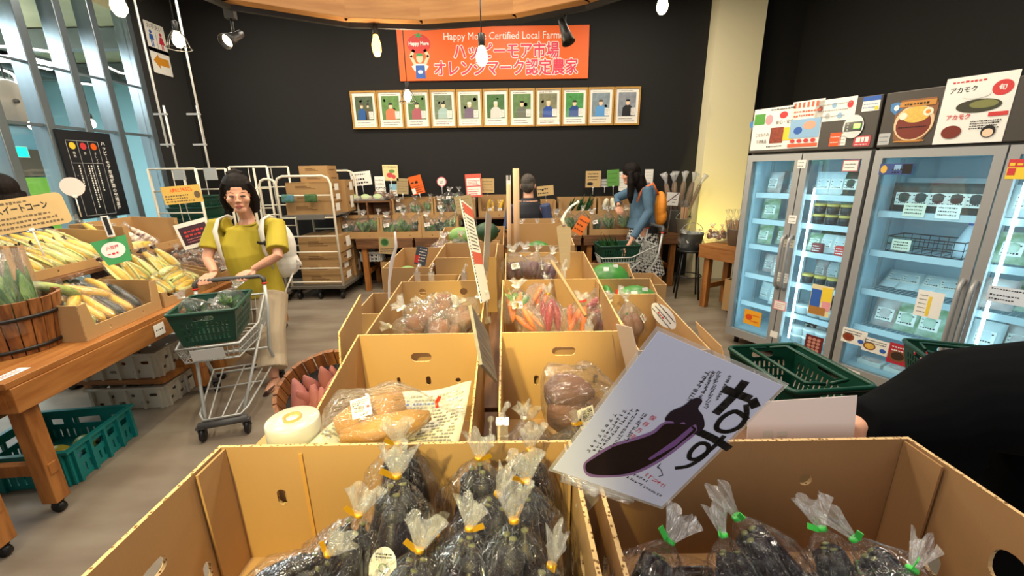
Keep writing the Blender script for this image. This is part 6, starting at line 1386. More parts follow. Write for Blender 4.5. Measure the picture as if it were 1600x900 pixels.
for k, (sh_, hat, bg, what) in enumerate(PH):
    q = (k+.5)/11; x = a.x+(b.x-a.x)*q; z = 2.415; wv = (b.x-a.x)/11*.975; h = .485
    t = thing('framed_portrait', 'oak framed portrait of a farmer in ' + what + ' on the wall', 'framed portrait', (x, 6.17, z), 0, 'framed farmer portraits')
    m = MB(); m.plate([(-wv/2, -h/2), (wv/2, -h/2), (wv/2, h/2), (-wv/2, h/2)], [[(-wv/2+.022, -h/2+.022), (wv/2-.022, -h/2+.022), (wv/2-.022, h/2-.022), (-wv/2+.022, h/2-.022)]], .028, Matrix.Rotation(math.radians(90), 4, 'X')); m.build('frame', FRAMEM, t, .003)
    m = MB(); m.b6(-wv/2+.02, wv/2-.02, .0, .012, -h/2+.02, h/2-.02); m.M = Matrix.Translation((0, -.0006, 0)) @ Matrix.Rotation(math.radians(90), 4, 'X')
    pw, ph = wv/2-.055, .19
    m.mi = 1; m.rect(-pw, -ph+.06, pw, ph-.015); rr = random.Random(k); m.mi = 6
    for q2 in range(7): m.disc(rr.uniform(-pw+.03, pw-.03), rr.uniform(-.0, ph-.05), rr.uniform(.015, .03), None, .0002, 9)
    def fig(cx, s, c, hatc):
        m.mi = c; m.poly([(cx-.075*s, -ph+.065), (cx+.075*s, -ph+.065), (cx+.07*s, -.02), (cx+.03*s, .015), (cx-.03*s, .015), (cx-.07*s, -.02)], .0006)
        m.mi = 3; m.disc(cx, .045, .026*s, .034*s, .0008, 14); m.mi = 4 if hatc else 5; m.poly([(cx-.03*s, .06), (cx+.03*s, .06), (cx+.022*s, .085), (cx-.022*s, .085)], .001)
    if k == 0: fig(-.035, .75, 2, True); fig(.05, .55, 4, False)
    else: fig(0.0 if k != 10 else .01, 1.0, 2, hat is not None)
    m.mi = 0; m.rect(pw-.065, -ph+.075, pw-.005, -ph+.17, .0012); m.mi = 5; m.lines(-pw+.01, pw-.01, -ph-.015, -ph+.045, 2, .014, .0004, k); m.lines(-pw, pw*.7, ph-.005, ph+.012, 1, .012, .0004, k+30); m.lines(pw-.06, pw-.012, -ph+.09, -ph+.165, 5, .007, .0015, k+9)
    m.build('portrait_print', [PAPER, mat('photo_bg_%d' % k, bg, .6, var=.3, vscale=14), mat('photo_shirt_%d' % k, sh_, .7), SKP, mat('photo_hat_%d' % k, hat or '#3a2c22', .7), INK, mat('photo_leaf_%d' % k, bg, .6, var=.2, vscale=20)], t, recalc=False)
    m = MB(); m.b6(-wv/2+.02, wv/2-.02, -.006, -.004, -h/2+.02, h/2-.02); m.build('glass', film('frame_glass', gloss=.03, haze=0, rough=.02, bump=0), t)
# restroom signs on the black panel
def onx(px, py, X=-4.345): return atx(px, py, X)
a = onx(228, 43); b = onx(266, 79); rt = (math.radians(90), 0, math.radians(90))
def fillr(m, z):
    m.mi = 1; m.text('お手洗い', 0, .115, .058, z); m.mi = 2
    m.disc(-.075, .055, .02, None, z); m.poly([(-.11, -.03), (-.04, -.03), (-.05, .03), (-.1, .03)], z); m.rect(-.095, -.11, -.08, -.03, z); m.rect(-.07, -.11, -.055, -.03, z)
    m.mi = 3; m.disc(.075, .055, .02, None, z); m.poly([(.03, -.055), (.12, -.055), (.095, .03), (.055, .03)], z); m.rect(.058, -.11, .07, -.055, z); m.rect(.08, -.11, .092, -.055, z); m.mi = 1; m.rect(-.002, -.11, .002, .07, z); m.text('TOILET', 0, -.14, .03, z)
card('restroom_sign', 'white restroom sign with a blue and a red figure on the black panel', 'sign', (-4.345, 5.80, aty(246, 60, 5.8).z), rt, .30, .33, fillr, [INK, BLUE, mat('sign_red', '#cf3347', .5)], rad=.01)
def filla(m, z): m.mi = 1; m.poly([(-.12, 0), (-.03, .08), (-.03, .045), (.12, .045), (.12, -.045), (-.03, -.045), (-.03, -.09)], z)
card('arrow_sign', 'white sign with an orange arrow to the left just below the restroom sign', 'sign', (-4.345, 5.80, aty(257, 97, 5.8).z), rt, .30, .29, filla, [mat('arrow_orange', '#d9932a', .5)], rad=.01)
# black notice board by the glass
a = onx(92, 214, -4.335); b = onx(205, 325, -4.335); cc = (onx(132, 240, -4.335)+onx(165, 300, -4.335))/2
def filln(m, z):
    for k, (mi, x) in enumerate(((1, -.16), (2, -.05), (3, .06))):
        m.mi = mi; m.disc(x, .285, .032, .034, z)
        m.mi = 4; m.vtext(('黄色', '赤', 'オレンジ')[k], x, .215, .028, z); m.lines(x-.03, x-.03+.001, 0, 0, 1, .01, z)
    m.mi = 5
    for x in (-.215, -.105, .005, .115): m.rect(x-.002, -.40, x+.002, .335, z)
    m.rect(-.215, .333, .115, .337, z); m.rect(-.215, .118, .115, .122, z); m.rect(-.215, -.402, .115, -.398, z)
    m.mi = 4
    for k, x in enumerate((-.145, -.05, -.02, .05)):
        rr = random.Random(k)
        for q in range((9, 18, 15, 11)[k]): m.rect(x-.008, .09-q*.024-.008, x+.008*rr.uniform(.3, 1), .09-q*.024+.008, z)
    m.vtext('ハッピーモア市場野菜の栽培基準', .17, .32, .046, z, 1.05, .02)
card('notice_board', 'black notice board with yellow, red and orange dots leaning by the glass', 'notice board', (-4.335, cc.y, cc.z-.02), rt, .56, .86, filln, [YELLOW, RED, ORANGE, WHITE, LGREY], t=.02, paper=mat('board_black', '#1b1d22', .45))
# ---------------------------------------------------------------- pop cards
def pop(name, label, cat, px, py, Y, wp, hp, roll, fill, mats, paper=PAPER, yaw=0, tilt=0, stem=.12, rad=0, shape=None, group=None):
    p = aty(px, py, Y); s = mpp(p); wv, h = wp*s, hp*s; n = (math.sin(math.radians(yaw)), -math.cos(math.radians(yaw)), tilt)
    o = card(name, label, cat, p, face_rot(n, math.radians(roll)), wv, h, (lambda m, z: fill(m, z, wv, h)) if fill else None, mats, paper=paper, rad=rad*s, shape=[(x*s, y*s) for x, y in shape] if shape else None, group=group)
    if stem:
        m = MB(); m.tube([(0, -h/2+.012, -.004), (0, -h/2-stem, -.004)], .0035, 6); m.box(0, -h/2, -.002, .022, .016, .009); m.build('card_clip', CLEAR if stem > .3 else mat('clip_white', '#e9e9e6', .3), o)
    return o
def rows(n, hh, mi=1, seed=1, top=.4, bot=-.4, l=-.42, r=.42):
    def fn(m, z, wv, h): m.mi = mi; m.lines(l*wv, r*wv, bot*h, top*h, n, hh*h, z, seed)
    return fn
def multi(*fs):
    def fn(m, z, wv, h):
        for q, f_ in enumerate(fs): f_(m, z+.0004*q, wv, h)
    return fn
def blk(mi, x0, y0, x1, y1): return lambda m, z, wv, h: (setattr(m, 'mi', mi), m.rect(x0*wv, y0*h, x1*wv, y1*h, z))
def dsk(mi, x, y, rx, ry): return lambda m, z, wv, h: (setattr(m, 'mi', mi), m.disc(x*wv, y*h, rx*wv, ry*h, z))
def txt(mi, s, x, y, sz, sx=1, bold=0): return lambda m, z, wv, h: (setattr(m, 'mi', mi), m.text(s, x*wv, y*h, sz*h, z, sx=sx, bold=bold))
pop('price_card', 'large kraft handwritten corn card at the far left edge', 'card', 38, 334, 2.42, 98, 52, 10, multi(txt(1, 'スイートコーン', .0, .16, .26, .62, .03), rows(1, .12, 2, 1, .44, .32, -.4, .1), rows(3, .10, 2, 5, 0, -.42)), [INK, mat('pencil', '#6b5a44', .8)], paper=KRAFT, yaw=35, tilt=.35, stem=.16, rad=8)
pop('scoop_card', 'green scoop-shaped card with a white disc hanging on the upper corn carton', 'card', 178, 392, 2.42, 46, 42, 12, multi(dsk(1, 0, .04, .32, .30), txt(2, '八百屋', 0, .12, .14, .9, .03), rows(1, .12, 2, 2, -.02, -.14, -.2, .2)), [WHITE, RED], paper=GREEN, yaw=30, tilt=.25, stem=0, shape=[(-14, -20), (16, -20), (22, 20), (-22, 20)])
p = aty(169, 355, 2.43); m = MB(); m.b6(-.017, .017, -.003, .003, -.055, .065); m.mi = 1; m.b6(-.010, .010, -.0045, -.003, -.045, .058); o = m.build('scoop_strap', [WHITE, INK]); o.location = p; o.rotation_euler = (math.radians(-8), math.radians(-6), math.radians(30)); tag(o, 'white and black strap tag standing above the green scoop card', 'tag')
pop('notice_card', 'yellow notice with an orange heading standing above the far corn carton', 'card', 285, 304, 3.4, 50, 27, 4, multi(txt(1, '人気のとうもろこし', 0, .26, .24, .50, .05), rows(3, .13, 2, 5, .05, -.42, -.45, .25), dsk(2, .38, -.05, .08, .2)), [mat('pop_orange', '#e8551c', .5), mat('pencil', '#6b5a44', .8)], paper=mat('notice_yellow', '#d9b45a', .7), yaw=25, stem=.32)
pop('framed_card', 'white card with a dark red panel beside the person in the yellow shirt', 'card', 305, 365, 3.25, 44, 40, 14, multi(blk(1, -.42, -.36, .42, .34), rows(2, .14, 2, 3, .22, -.08, -.3, .3), rows(2, .06, 3, 5, -.1, -.3, -.3, .3)), [mat('maroon_print', '#3c1c2a', .6), RED, mat('pink_print', '#e07a80', .6)], yaw=25, tilt=.2, stem=.12)
pop('disc_card', 'round blank pinkish card on a clear stem in front of the notice board', 'card', 113, 292, 2.9, 29, 29, 0, None, [], paper=mat('disc_pink', '#e6d6d2', .7), yaw=30, stem=.14, shape=[(14.5*math.cos(k*.2618), 14.5*math.sin(k*.2618)) for k in range(24)])
RW = 6.05
pop('info_card', 'white printed card leaning above the egg tray at the back', 'card', 564, 279, RW, 32, 21, 5, multi(rows(1, .16, 1, 2, .42, .22), rows(2, .22, 1, 6, .1, -.4, -.3, .3)), [INK], stem=.12)
pop('info_card', 'narrow white card above the small bags at the back', 'card', 594, 290, RW-.02, 16, 28, 0, rows(4, .08, 1, 3), [INK], stem=.04)
pop('picture_card', 'yellow card with a red radish drawing, highest card above the rear boxes', 'card', 610, 270, RW, 24, 24, -1, multi(dsk(1, -.05, -.15, .2, .16), dsk(1, .2, -.25, .12, .14), dsk(2, .1, .1, .18, .12), rows(1, .1, 3, 3, .45, .32)), [mat('radish_pink', '#d04a4a', .5), LEAFL, INK], paper=mat('picture_yellow', '#e8d59a', .7), stem=.14)
pop('info_card', 'small blue and white card beside the narrow white card at the back', 'card', 615, 297, RW+.02, 12, 18, 0, multi(blk(1, -.5, 0, .5, .5), rows(2, .1, 2, 2, 0, -.45)), [mat('sky_print', '#8fc3d8', .5), INK], stem=.03)
pop('kraft_card', 'plain olive kraft card left of the orange tilted card at the back', 'card', 629, 291, RW, 18, 24, -3, rows(5, .06, 1, 4), [mat('pencil', '#6b5a44', .8)], paper=mat('kraft_olive', '#a8946a', .8), stem=.08)
pop('orange_card', 'orange card tilted on its stem above the upper row at the back', 'card', 651, 289, RW-.02, 20, 28, 13, multi(rows(1, .22, 1, 2, .35, .0), rows(4, .07, 1, 7, .0, -.45), blk(2, -.48, -.45, -.2, -.15)), [INK, WHITE], paper=ORANGE, stem=.08)
pop('disc_card', 'small round white card with a pink rim on the black wall above the greens', 'card', 690, 284, RW, 15, 15, 0, multi(dsk(1, 0, 0, .42, .42), rows(2, .12, 2, 2, .15, -.2, -.2, .2)), [WHITE, INK], paper=mat('disc_rim', '#d86a7a', .6), stem=.10, shape=[(7.5*math.cos(k*.2618), 7.5*math.sin(k*.2618)) for k in range(24)])
pop('framed_notice', 'red-bordered white notice standing at the back left of the cardboard tubes', 'card', 740, 290, 5.66, 25, 35, 2, multi(blk(1, -.42, -.42, .42, .32), rows(4, .06, 2, 3, .26, .0, -.35, .35), blk(2, -.42, -.05, .42, -.01), rows(3, .07, 2, 8, -.1, -.4, -.35, .35)), [PAPER, RED], paper=mat('notice_red', '#d9604e', .6), stem=.50)
pop('kraft_card', 'kraft card right of the red-bordered notice', 'card', 762, 290, 5.7, 20, 22, -1, rows(4, .07, 1, 4), [mat('pencil', '#6b5a44', .8)], paper=KRAFT, stem=.56)
pop('kraft_card', 'kraft card tilted low in front of the upper greens carton', 'card', 725, 319, 5.58, 27, 26, 10, rows(4, .06, 1, 9), [mat('pencil', '#6b5a44', .8)], paper=mat('kraft_olive', '#a8946a', .8), stem=.40)
pop('kraft_card', 'small landscape kraft card right of the person in the dark vest', 'card', 852, 298, 5.66, 26, 15, 5, multi(rows(2, .2, 1, 4, .4, -.4, -.45, .2), dsk(1, -.15, .1, .06, .1)), [INK], paper=KRAFT, stem=.55)
pop('kraft_card', 'square kraft card with a dark vegetable drawing above the leeks', 'card', 927, 280, RW, 24, 25, 0, multi(dsk(1, -.2, -.28, .2, .1), rows(3, .1, 1, 4, .42, -.1, -.35, .3)), [INK], paper=KRAFT, stem=.10)
pop('info_card', 'small grey-white card between the kraft and the green card', 'card', 945, 286, RW+.02, 11, 12, 0, rows(2, .14, 1, 4), [INK], paper=LGREY, stem=.08)
pop('green_card', 'green card above the rear row left of the denim jacket', 'card', 958, 278, RW-.01, 19, 25, 3, rows(3, .05, 1, 5), [LEAFD], paper=mat('card_green', '#5f9a44', .7), stem=.12)
pop('info_card', 'tall white card right behind the long dark hair, left side', 'card', 975, 283, RW, 17, 29, 3, rows(6, .04, 1, 5), [LGREY], stem=.2)
pop('info_card', 'white card right behind the long dark hair, right side', 'card', 1014, 276, RW, 13, 22, 0, rows(4, .05, 1, 6), [LGREY], stem=.62)
pop('orange_card', 'orange handwritten card tilted over the lower rear cartons beside the cart', 'card', 908, 352, 4.05, 17, 29, -30, multi(rows(3, .14, 1, 4, .4, -.4)), [mat('card_brown_ink', '#6a2a10', .7)], paper=mat('card_orange', '#ef7a2a', .6), stem=.36)
pop('kraft_card', 'kraft card with a green plant photo on a tall white stand', 'card', 605, 384, 2.28, 26, 26, -4, multi(dsk(1, -.15, .2, .26, .24), dsk(2, -.15, .2, .2, .18), rows(3, .08, 3, 4, -.1, -.42)), [LEAFL, LEAF, mat('pencil', '#6b5a44', .8)], paper=KRAFT, stem=0)
m = MB(); pts = [aty(617, 362, 2.26), aty(619, 385, 2.26), aty(612, 410, 2.26), aty(608, 440, 2.25), aty(608, 470, 2.24), aty(608, 476, 2.24)]; c0 = pts[-1]; m.tube([p-c0 for p in pts], [(.005, .005), (.009, .004), (.014, .005), (.007, .006), (.007, .007), (.012, .014)], 8); o = m.build('card_stand', mat('stand_white', '#dcd6d2', .35)); o.location = c0; tag(o, 'tall white plastic card stand holding the kraft plant card', 'card stand')
pop('printed_packet', 'black and red printed packet card clipped over the gourd carton', 'card', 658, 400, 2.62, 18, 30, -14, multi(blk(1, -.5, -.4, -.1, .0), rows(5, .10, 2, 3, .45, -.3, -.2, .45)), [RED, WHITE], paper=mat('packet_dark', '#45505c', .4), stem=.10, rad=2)
# cards seen nearly edge-on: given by their corner points in space
def qcard(name, label, cat, cs, fill, mats, paper=PAPER, t=.004, stem=None):
    P_ = [aty(*c) for c in cs]; X = ((P_[1]-P_[0])+(P_[2]-P_[3]))/2; Yv = ((P_[0]-P_[3])+(P_[1]-P_[2]))/2; wv, h = X.length, Yv.length
    x = X.normalized(); y = (Yv - x*Yv.dot(x)).normalized(); n = x.cross(y); c = sum(P_, Vector())/4
    o = card(name, label, cat, c, Matrix((x, y, n)).transposed().to_euler(), wv, h, (lambda m, z: fill(m, z, wv, h)) if fill else None, mats, t=t, paper=paper)
    if stem:
        a = Vector(aty(*stem[0])); e = Vector(aty(*stem[1])); Mi = Matrix.LocRotScale(c, o.rotation_euler, None).inverted(); m = MB(); m.tube([Mi @ a, Mi @ e], .004, 6); m.ell(Mi @ a, .010, 8, 6); m.box(*(Mi @ e), .03, .03, .03); m.build('card_clip', CLEAR, o)
    return o
def zebra(m, z, wv, h):
    m.mi = 1; m.rect(-.40*wv, .38*h, .5*wv, .48*h, z); m.rect(-.40*wv, -.12*h, .5*wv, .0*h, z); m.mi = 2
    for k in range(34): y = -.49*h+k*h/34; m.poly([(-.5*wv, y), (-.42*wv, y+.008*h), (-.42*wv, y+.022*h), (-.5*wv, y+.014*h)], z)
    m.lines(-.3*wv, .4*wv, .02*h, .36*h, 9, .02*h, z, 3)
qcard('laminated_card', 'tall narrow card with red bands and a striped edge over the taro carton', 'card', [(719, 314, 1.78), (735, 320, 2.05), (768, 470, 1.98), (752, 468, 1.72)], zebra, [mat('band_red', '#e0604a', .5), INK], stem=((760, 470, 1.86), (762, 500, 1.86)))
qcard('laminated_card', 'clear-edged laminated card seen edge-on right of the red banded card', 'card', [(760, 330, 2.5), (768, 338, 2.75), (764, 420, 2.7), (755, 425, 2.45)], None, [], paper=mat('card_grey', '#b9b4ae', .4), stem=((760, 425, 2.55), (762, 460, 2.55)))
qcard('wood_look_card', 'grey wood-look card with a pale edge leaning in the gap between the two front rows', 'card', [(738, 483, .98), (757, 512, 1.20), (783, 603, 1.16), (752, 560, .95)], rows(7, .03, 1, 4), [mat('grain_dark', '#4f4a42', .7)], paper=mat('grey_wood_print', '#8a8174', .6, var=.3, vscale=6, stretch=(1, 8, 1)), t=.008, stem=((767, 655, 1.06), (766, 690, .98)))
qcard('laminated_card', 'milky laminated card seen from its side in front of the radish carton', 'card', [(963, 506, 1.33), (990, 514, 1.22), (1000, 590, 1.20), (978, 580, 1.32)], None, [], paper=mat('card_milky', '#cdb9a4', .35))
pop('oval_card', 'oval white handwritten card tilted at the right end of the radish carton', 'card', 1037, 494, 1.62, 52, 26, -47, multi(rows(3, .12, 1, 4, .38, -.3, -.4, .4), rows(1, .2, 2, 3, .05, -.2, -.2, .0)), [INK, RED], stem=0, yaw=-20, shape=[(26*math.cos(k*.2618)*(.95+.05*math.cos(4*k*.2618)), 13*math.sin(k*.2618)) for k in range(24)])
BEI = mat('tag_beige', '#a3907a', .7)
t = pop('shaped_card', 'beige radish-shaped card with a white curved strap over the purple potatoes', 'card', 882, 386, 2.15, 24, 70, 2, rows(5, .02, 1, 8), [mat('tag_specks', '#b39c7c', .8)], paper=BEI, stem=.06, shape=[(-12, 32), (-4, 35), (2, 34), (10, 30), (11, 18), (9, -10), (8, -34), (-6, -35), (-9, 0)])
m = MB(); pts = [aty(881, 352, 2.15), aty(879, 342, 2.15), aty(884, 332, 2.15), aty(893, 322, 2.15), aty(903, 316, 2.15)]; c0 = pts[0]; m.tube([p-c0 for p in pts], [.010, .009, .006, .005, .006], 8); m.ell(pts[-1]-c0, .008); o = m.build('card_strap', WHITE); o.location = c0; tag(o, 'white curved stalk rising above the beige radish-shaped card', 'card stalk')
a = aty(862, 408, 2.05); b = aty(915, 493, 1.62); m = MB(); m.tube([(0, 0, 0), b-a], .008, 10); o = m.build('wooden_rod', mat('rod_wood', '#a98a5a', .6)); o.location = a; tag(o, 'thin wooden rod slanting over the yellow carrot carton', 'rod')
def clip(label, c, s=1.0):
    """clear plastic card clip: a jaw gripping the rim, a ball joint and a gripper bar"""
    t = thing('card_clip', label, 'card clip', c); t.scale = (s, s, s); m = MB(); m.b6(-.014, .014, -.012, -.007, -.035, .012); m.b6(-.014, .014, .007, .012, -.035, .012); m.b6(-.016, .016, -.013, .013, .012, .02); m.build('jaw', CLEAR, t)
    m = MB(); m.ell((0, 0, .032), .010, 12, 8); m.tube([(0, 0, .02), (0, 0, .03)], .006, 8); m.tube([(0, 0, .04), (.012, .002, .058)], .006, 8); m.ell((.014, .002, .062), .009, 10, 7); m.build('ball_joint', CLEAR, t); return t
clip('clear card clip on the carton rim at the end of the wooden rod', aty(920, 515, 1.44))
clip('clear card clip between the two rows beside the wood-look card', (-.03, .93, .95))
for px, Y, lab in (((652, 431), 2.185, 'clear card clip on the rim of the shallow carton under the printed packet'), ((674, 431), 2.185, 'second clear clip on the rim of the shallow carton'), ((725, 432), 2.16, 'small clear clip on the taro carton rim'), ((880, 425), 2.1, 'clear card clip on the yellow rim under the radish-shaped card')): clip(lab, aty(px[0], px[1], Y), 1.0)
for k, (px0, px1, pt, pb, lab) in enumerate(((791, 798, 288, 365, 'thin upright cardboard tube with a white toothed top at the island'), (801, 811, 263, 350, 'thicker upright cardboard tube beside the person in the dark vest'))):
    p = aty((px0+px1)/2, pt, 3.15); s = mpp(p); r_ = (px1-px0)/2*s; hh = p.z-GZ-.003; t = thing('cardboard_tube', lab, 'tube', (p.x-.014*(0), 3.15+.0*k, GZ+.002)); m = MB(); m.lathe([(r_*.75, 0), (r_, 0), (r_, hh), (r_*.75, hh)], 16); m.build('tube', mat('tube_kraft', '#c7a27a', .8), t)
    if k == 0:
        m = MB(); m.b6(-r_, r_, -.002, .002, hh, hh+.03)
        for q in (-1, -.33, .33, 1): m.b6(q*r_*.85-.002, q*r_*.85+.002, -.002, .002, hh+.03, hh+.065)
        m.build('toothed_top', WHITE, t)
# the eggplant card in the foreground
NX, NY, NN, NP = Vector((.898, .073, -.435)), Vector((.44, -.192, .877)), Vector((-.019, -.979, -.205)), Vector((.223, .552, 1.195))
NM = Matrix((NX, NY, NN)).transposed()
def cl(px, py):
    d = ray(px, py); tt = (NP-CAM).dot(NN)/d.dot(NN); p = CAM+d*tt-NP; return (p.dot(NX), p.dot(NY))
def zp(x, y): return cl(740+x/3.2, 500+y/3.2)
def filln2(m, z):
    m.mi = 1; m.poly(smoothed([zp(*q) for q in ((548, 725), (575, 780), (690, 785), (810, 768), (940, 702), (1062, 610), (1125, 548), (1100, 495), (1000, 490), (935, 520), (890, 555), (790, 590), (690, 622), (590, 682))]), z)
    m.mi = 2; m.poly(smoothed([zp(*q) for q in ((560, 722), (578, 765), (690, 774), (800, 757), (932, 690), (1050, 602), (1112, 545), (1060, 520), (990, 515), (950, 522), (900, 566), (800, 602), (700, 632), (600, 690))]), z+.0003)
    m.mi = 3; m.poly([zp(*q) for q in ((1085, 530), (1098, 545), (1010, 625), (880, 700), (872, 690), (1000, 600))], z+.0005)
    m.mi = 4; m.poly(smoothed([zp(*q) for q in ((955, 498), (985, 455), (1045, 428), (1085, 398), (1122, 386), (1142, 404), (1122, 440), (1146, 478), (1152, 532), (1120, 556), (1110, 520), (1070, 535), (1050, 508), (1010, 522), (995, 505))]), z+.0006)
    m.mi = 5; S = lambda pts, wd: m.stroke(smoothed([zp(*q) for q in pts], 4, False), wd, z+.0004)
    S(((1256, 345), (1374, 390)), .0135); S(((1352, 312), (1300, 375), (1215, 460)), .0135); S(((1394, 402), (1407, 428)), .014)
    S(((1362, 425), (1362, 480), (1330, 530), (1270, 556), (1222, 548), (1216, 522), (1250, 480), (1310, 455), (1365, 492)), .008)
    S(((1122, 556), (1200, 592), (1272, 638)), .0135); S(((1250, 580), (1190, 640), (1120, 690), (1080, 690), (1085, 655), (1130, 615), (1172, 625), (1160, 670), (1080, 725), (1012, 738)), .0075)
    def col(x0, y0, x1, y1, n, wd, mi, seed):
        m.mi = mi; rr = random.Random(seed); a = Vector(zp(x0, y0)); b = Vector(zp(x1, y1))
        for k in range(n):
            c = a.lerp(b, (k+.5)/n); wv = wd
            for q in range(3):
                r0 = rr.uniform(-1, 1)*wv*.4; r1 = rr.uniform(-1, 1)*wv*.4
                if rr.random() < .5: m.rect(c.x-wv*.5, c.y+r0-.0004, c.x+wv*.4, c.y+r0+.0004, z+.0004)
                else: m.rect(c.x+r0-.0004, c.y-wv*.5, c.x+r0+.0004, c.y+wv*.45, z+.0004)
    col(1285, 275, 1215, 400, 10, .005, 5, 1); col(1228, 255, 1160, 440, 12, .0065, 5, 2); col(1205, 250, 1125, 400, 10, .006, 5, 3); col(1175, 250, 1075, 405, 9, .0075, 5, 4)
    col(860, 465, 760, 600, 8, .007, 5, 5); col(825, 445, 690, 640, 13, .006, 5, 6); col(800, 440, 620, 660, 13, .006, 5, 7); col(760, 445, 600, 655, 12, .006, 5, 8); col(715, 460, 565, 665, 8, .006, 5, 9)
    m.mi = 6; a = Vector(zp(893, 490)); b = Vector(zp(795, 580))
    for k, ch_ in enumerate('保存方法'): c = a.lerp(b, k/3); m.text(ch_, c.x, c.y, .0105, z+.0004)
    col(860, 765, 955, 830, 5, .009, 6, 11); col(765, 780, 940, 880, 13, .005, 5, 12); col(800, 770, 870, 805, 5, .005, 5, 13)
    m.mi = 5; m.stroke([zp(935, 715), zp(918, 735), zp(925, 740)], .0012, z+.0004); m.stroke([zp(918, 728), zp(938, 750), zp(945, 775), zp(925, 780)], .0012, z+.0004)
t = card('eggplant_card', 'large white laminated card with a brush-lettered eggplant picture over the front cartons', 'card', NP, NM.to_euler(), .212, .298, filln2, [mat('lilac_print', '#8a6a9c', .5), mat('print_black', '#171015', .35), mat('print_violet', '#7a5590', .5), mat('print_calyx', '#1c1424', .4), mat('brush_ink', '#1c1b1a', .6), RED], paper=mat('card_white_cool_lit', '#d3d8ef', .5))  # cool light on the card is put into its bluish paper colour
m = MB(); m.plate([(-.112, -.155), (.112, -.155), (.112, .155), (-.112, .155)], [[(-.106, -.149), (.106, -.149), (.106, .149), (-.106, .149)]], .001, Matrix.Translation((0, 0, -.001))); m.build('laminate_border', LAMG, t)
a = cl(880, 747); b = cl(985, 783)
m = MB(); A = Vector((a[0], a[1]-.004, -.004)); B2 = Vector((b[0], b[1]-.004, -.004)); m.tube([A, B2], .007, 8); m.tube([A+Vector((0, .010, .008)), B2+Vector((0, .010, .008))], .004, 6); m.build('gripper_bar', CLEAR, t)
w0 = NP + NX*((a[0]+b[0])/2) + NY*((a[1]+b[1])/2-.01)
m = MB(); Mi = Matrix.LocRotScale(NP, NM.to_euler(), None).inverted(); e = Vector((.142, .655, 1.005)); m.tube([Mi @ (w0), Mi @ w0.lerp(e, .4), Mi @ w0.lerp(e, .75)], [.006, .010, .009], 8); m.ell(Mi @ w0.lerp(e, .8), .013, 10, 8); m.box(*(Mi @ (e+Vector((0, 0, .012)))), .03, .03, .04); m.box(*(Mi @ (e+Vector((0, 0, -.03)))), .028, .06, .006); m.build('clip_stand', CLEAR, t)
pop('backed_card', 'blank pinkish back of a large card standing behind the right foreground carton', 'card', 1252, 662, .86, 168, 82, 3, multi(rows(1, .3, 1, 3, .0, -.3, -.35, -.1)), [mat('ghost_ink', '#d9d4c8', .7)], paper=mat('card_pink_white', '#ecdcd4', .6), stem=.30, tilt=.1)
# ---------------------------------------------------------------- fridge posters, stickers
def fuz(px, py, y=0):
    p0 = FM @ Vector((0, y, 0)); n = FM.to_3x3() @ Vector((0, -1, 0)); d = ray(px, py); p = CAM+d*((p0-CAM).dot(n)/d.dot(n)); q = FM.inverted() @ p; return q.x, q.z
def fcard(name, label, cat, x0, y0, x1, y1, fill, mats, paper=PAPER, y=-.003, rad=0, roll=0, group=None, shape=None):
    a = fuz(x0, y0, y); b = fuz(x1, y1, y); wv, h = abs(b[0]-a[0]), abs(a[1]-b[1]); c = fpt((a[0]+b[0])/2, (a[1]+b[1])/2, y)
    return card(name, label, cat, c, (math.radians(90), math.radians(roll), FA), wv, h, (lambda m, z: fill(m, z, wv, h)) if fill else None, mats, paper=paper, rad=rad, group=group, shape=[(x*wv, yy*h) for x, yy in shape] if shape else None)
VEG = mat('print_green', '#4f9a3a', .5); STEW = mat('print_stew', '#9a3f22', .5, var=.4, vscale=40); BROTH = mat('print_broth', '#7a2a16', .4); NOOD = mat('print_noodle', '#eec25a', .5, var=.2, vscale=60); SKY = mat('print_sky', '#8fb8d8', .5); PINK = mat('print_pink', '#e89aa0', .5)
fcard('poster', 'white poster with peas, stew and handwriting at the left of the first fridge header', 'poster', 1180, 172, 1238, 232, multi(blk(1, -.48, .12, -.22, .38), dsk(2, -.12, .22, .09, .12), dsk(3, .2, .3, .09, .08), blk(4, -.05, -.35, .25, .02), blk(5, .25, -.3, .45, .0), txt(6, '安心・安全', .24, .13, .10, .85), rows(1, .05, 6, 3, .48, .42, -.1, .45), txt(6, 'こだわりの', -.24, -.14, .10, .7), txt(6, '冷凍食品', -.24, -.30, .10, .7), rows(1, .04, 6, 5, -.38, -.46, -.1, .3)), [VEG, PINK, RED, STEW, YELLOW, INK])
fcard('poster', 'striped orange and blue poster right of the peas poster on the first fridge', 'poster', 1240, 160, 1277, 230, multi(*[blk(1, -.45+.14*k, .36, -.38+.14*k, .47) for k in range(6)], rows(2, .06, 1, 3, .33, .16), blk(2, -.48, -.28, .48, .12), dsk(3, -.2, -.12, .14, .08), dsk(4, .15, -.02, .2, .09), blk(1, -.48, -.47, .48, -.40), *[dsk(5, -.33+.22*k, -.34, .08, .04) for k in range(4)]), [mat('print_coral', '#e2603a', .5), SKY, BLUE, mat('print_salmon', '#e0a58a', .5), RED])
fcard('poster', 'wide white sheet with small bowl pictures on the first fridge header', 'poster', 1276, 158, 1334, 186, multi(dsk(1, -.36, .1, .06, .14), dsk(2, -.02, .2, .06, .13), dsk(3, .36, .18, .07, .16), dsk(4, -.15, -.25, .06, .13), dsk(2, .15, -.28, .06, .13), rows(3, .07, 5, 4, .4, -.4)), [BROTH, SKY, RED, LGREY, mat('print_greytext', '#9a9a9a', .6)])
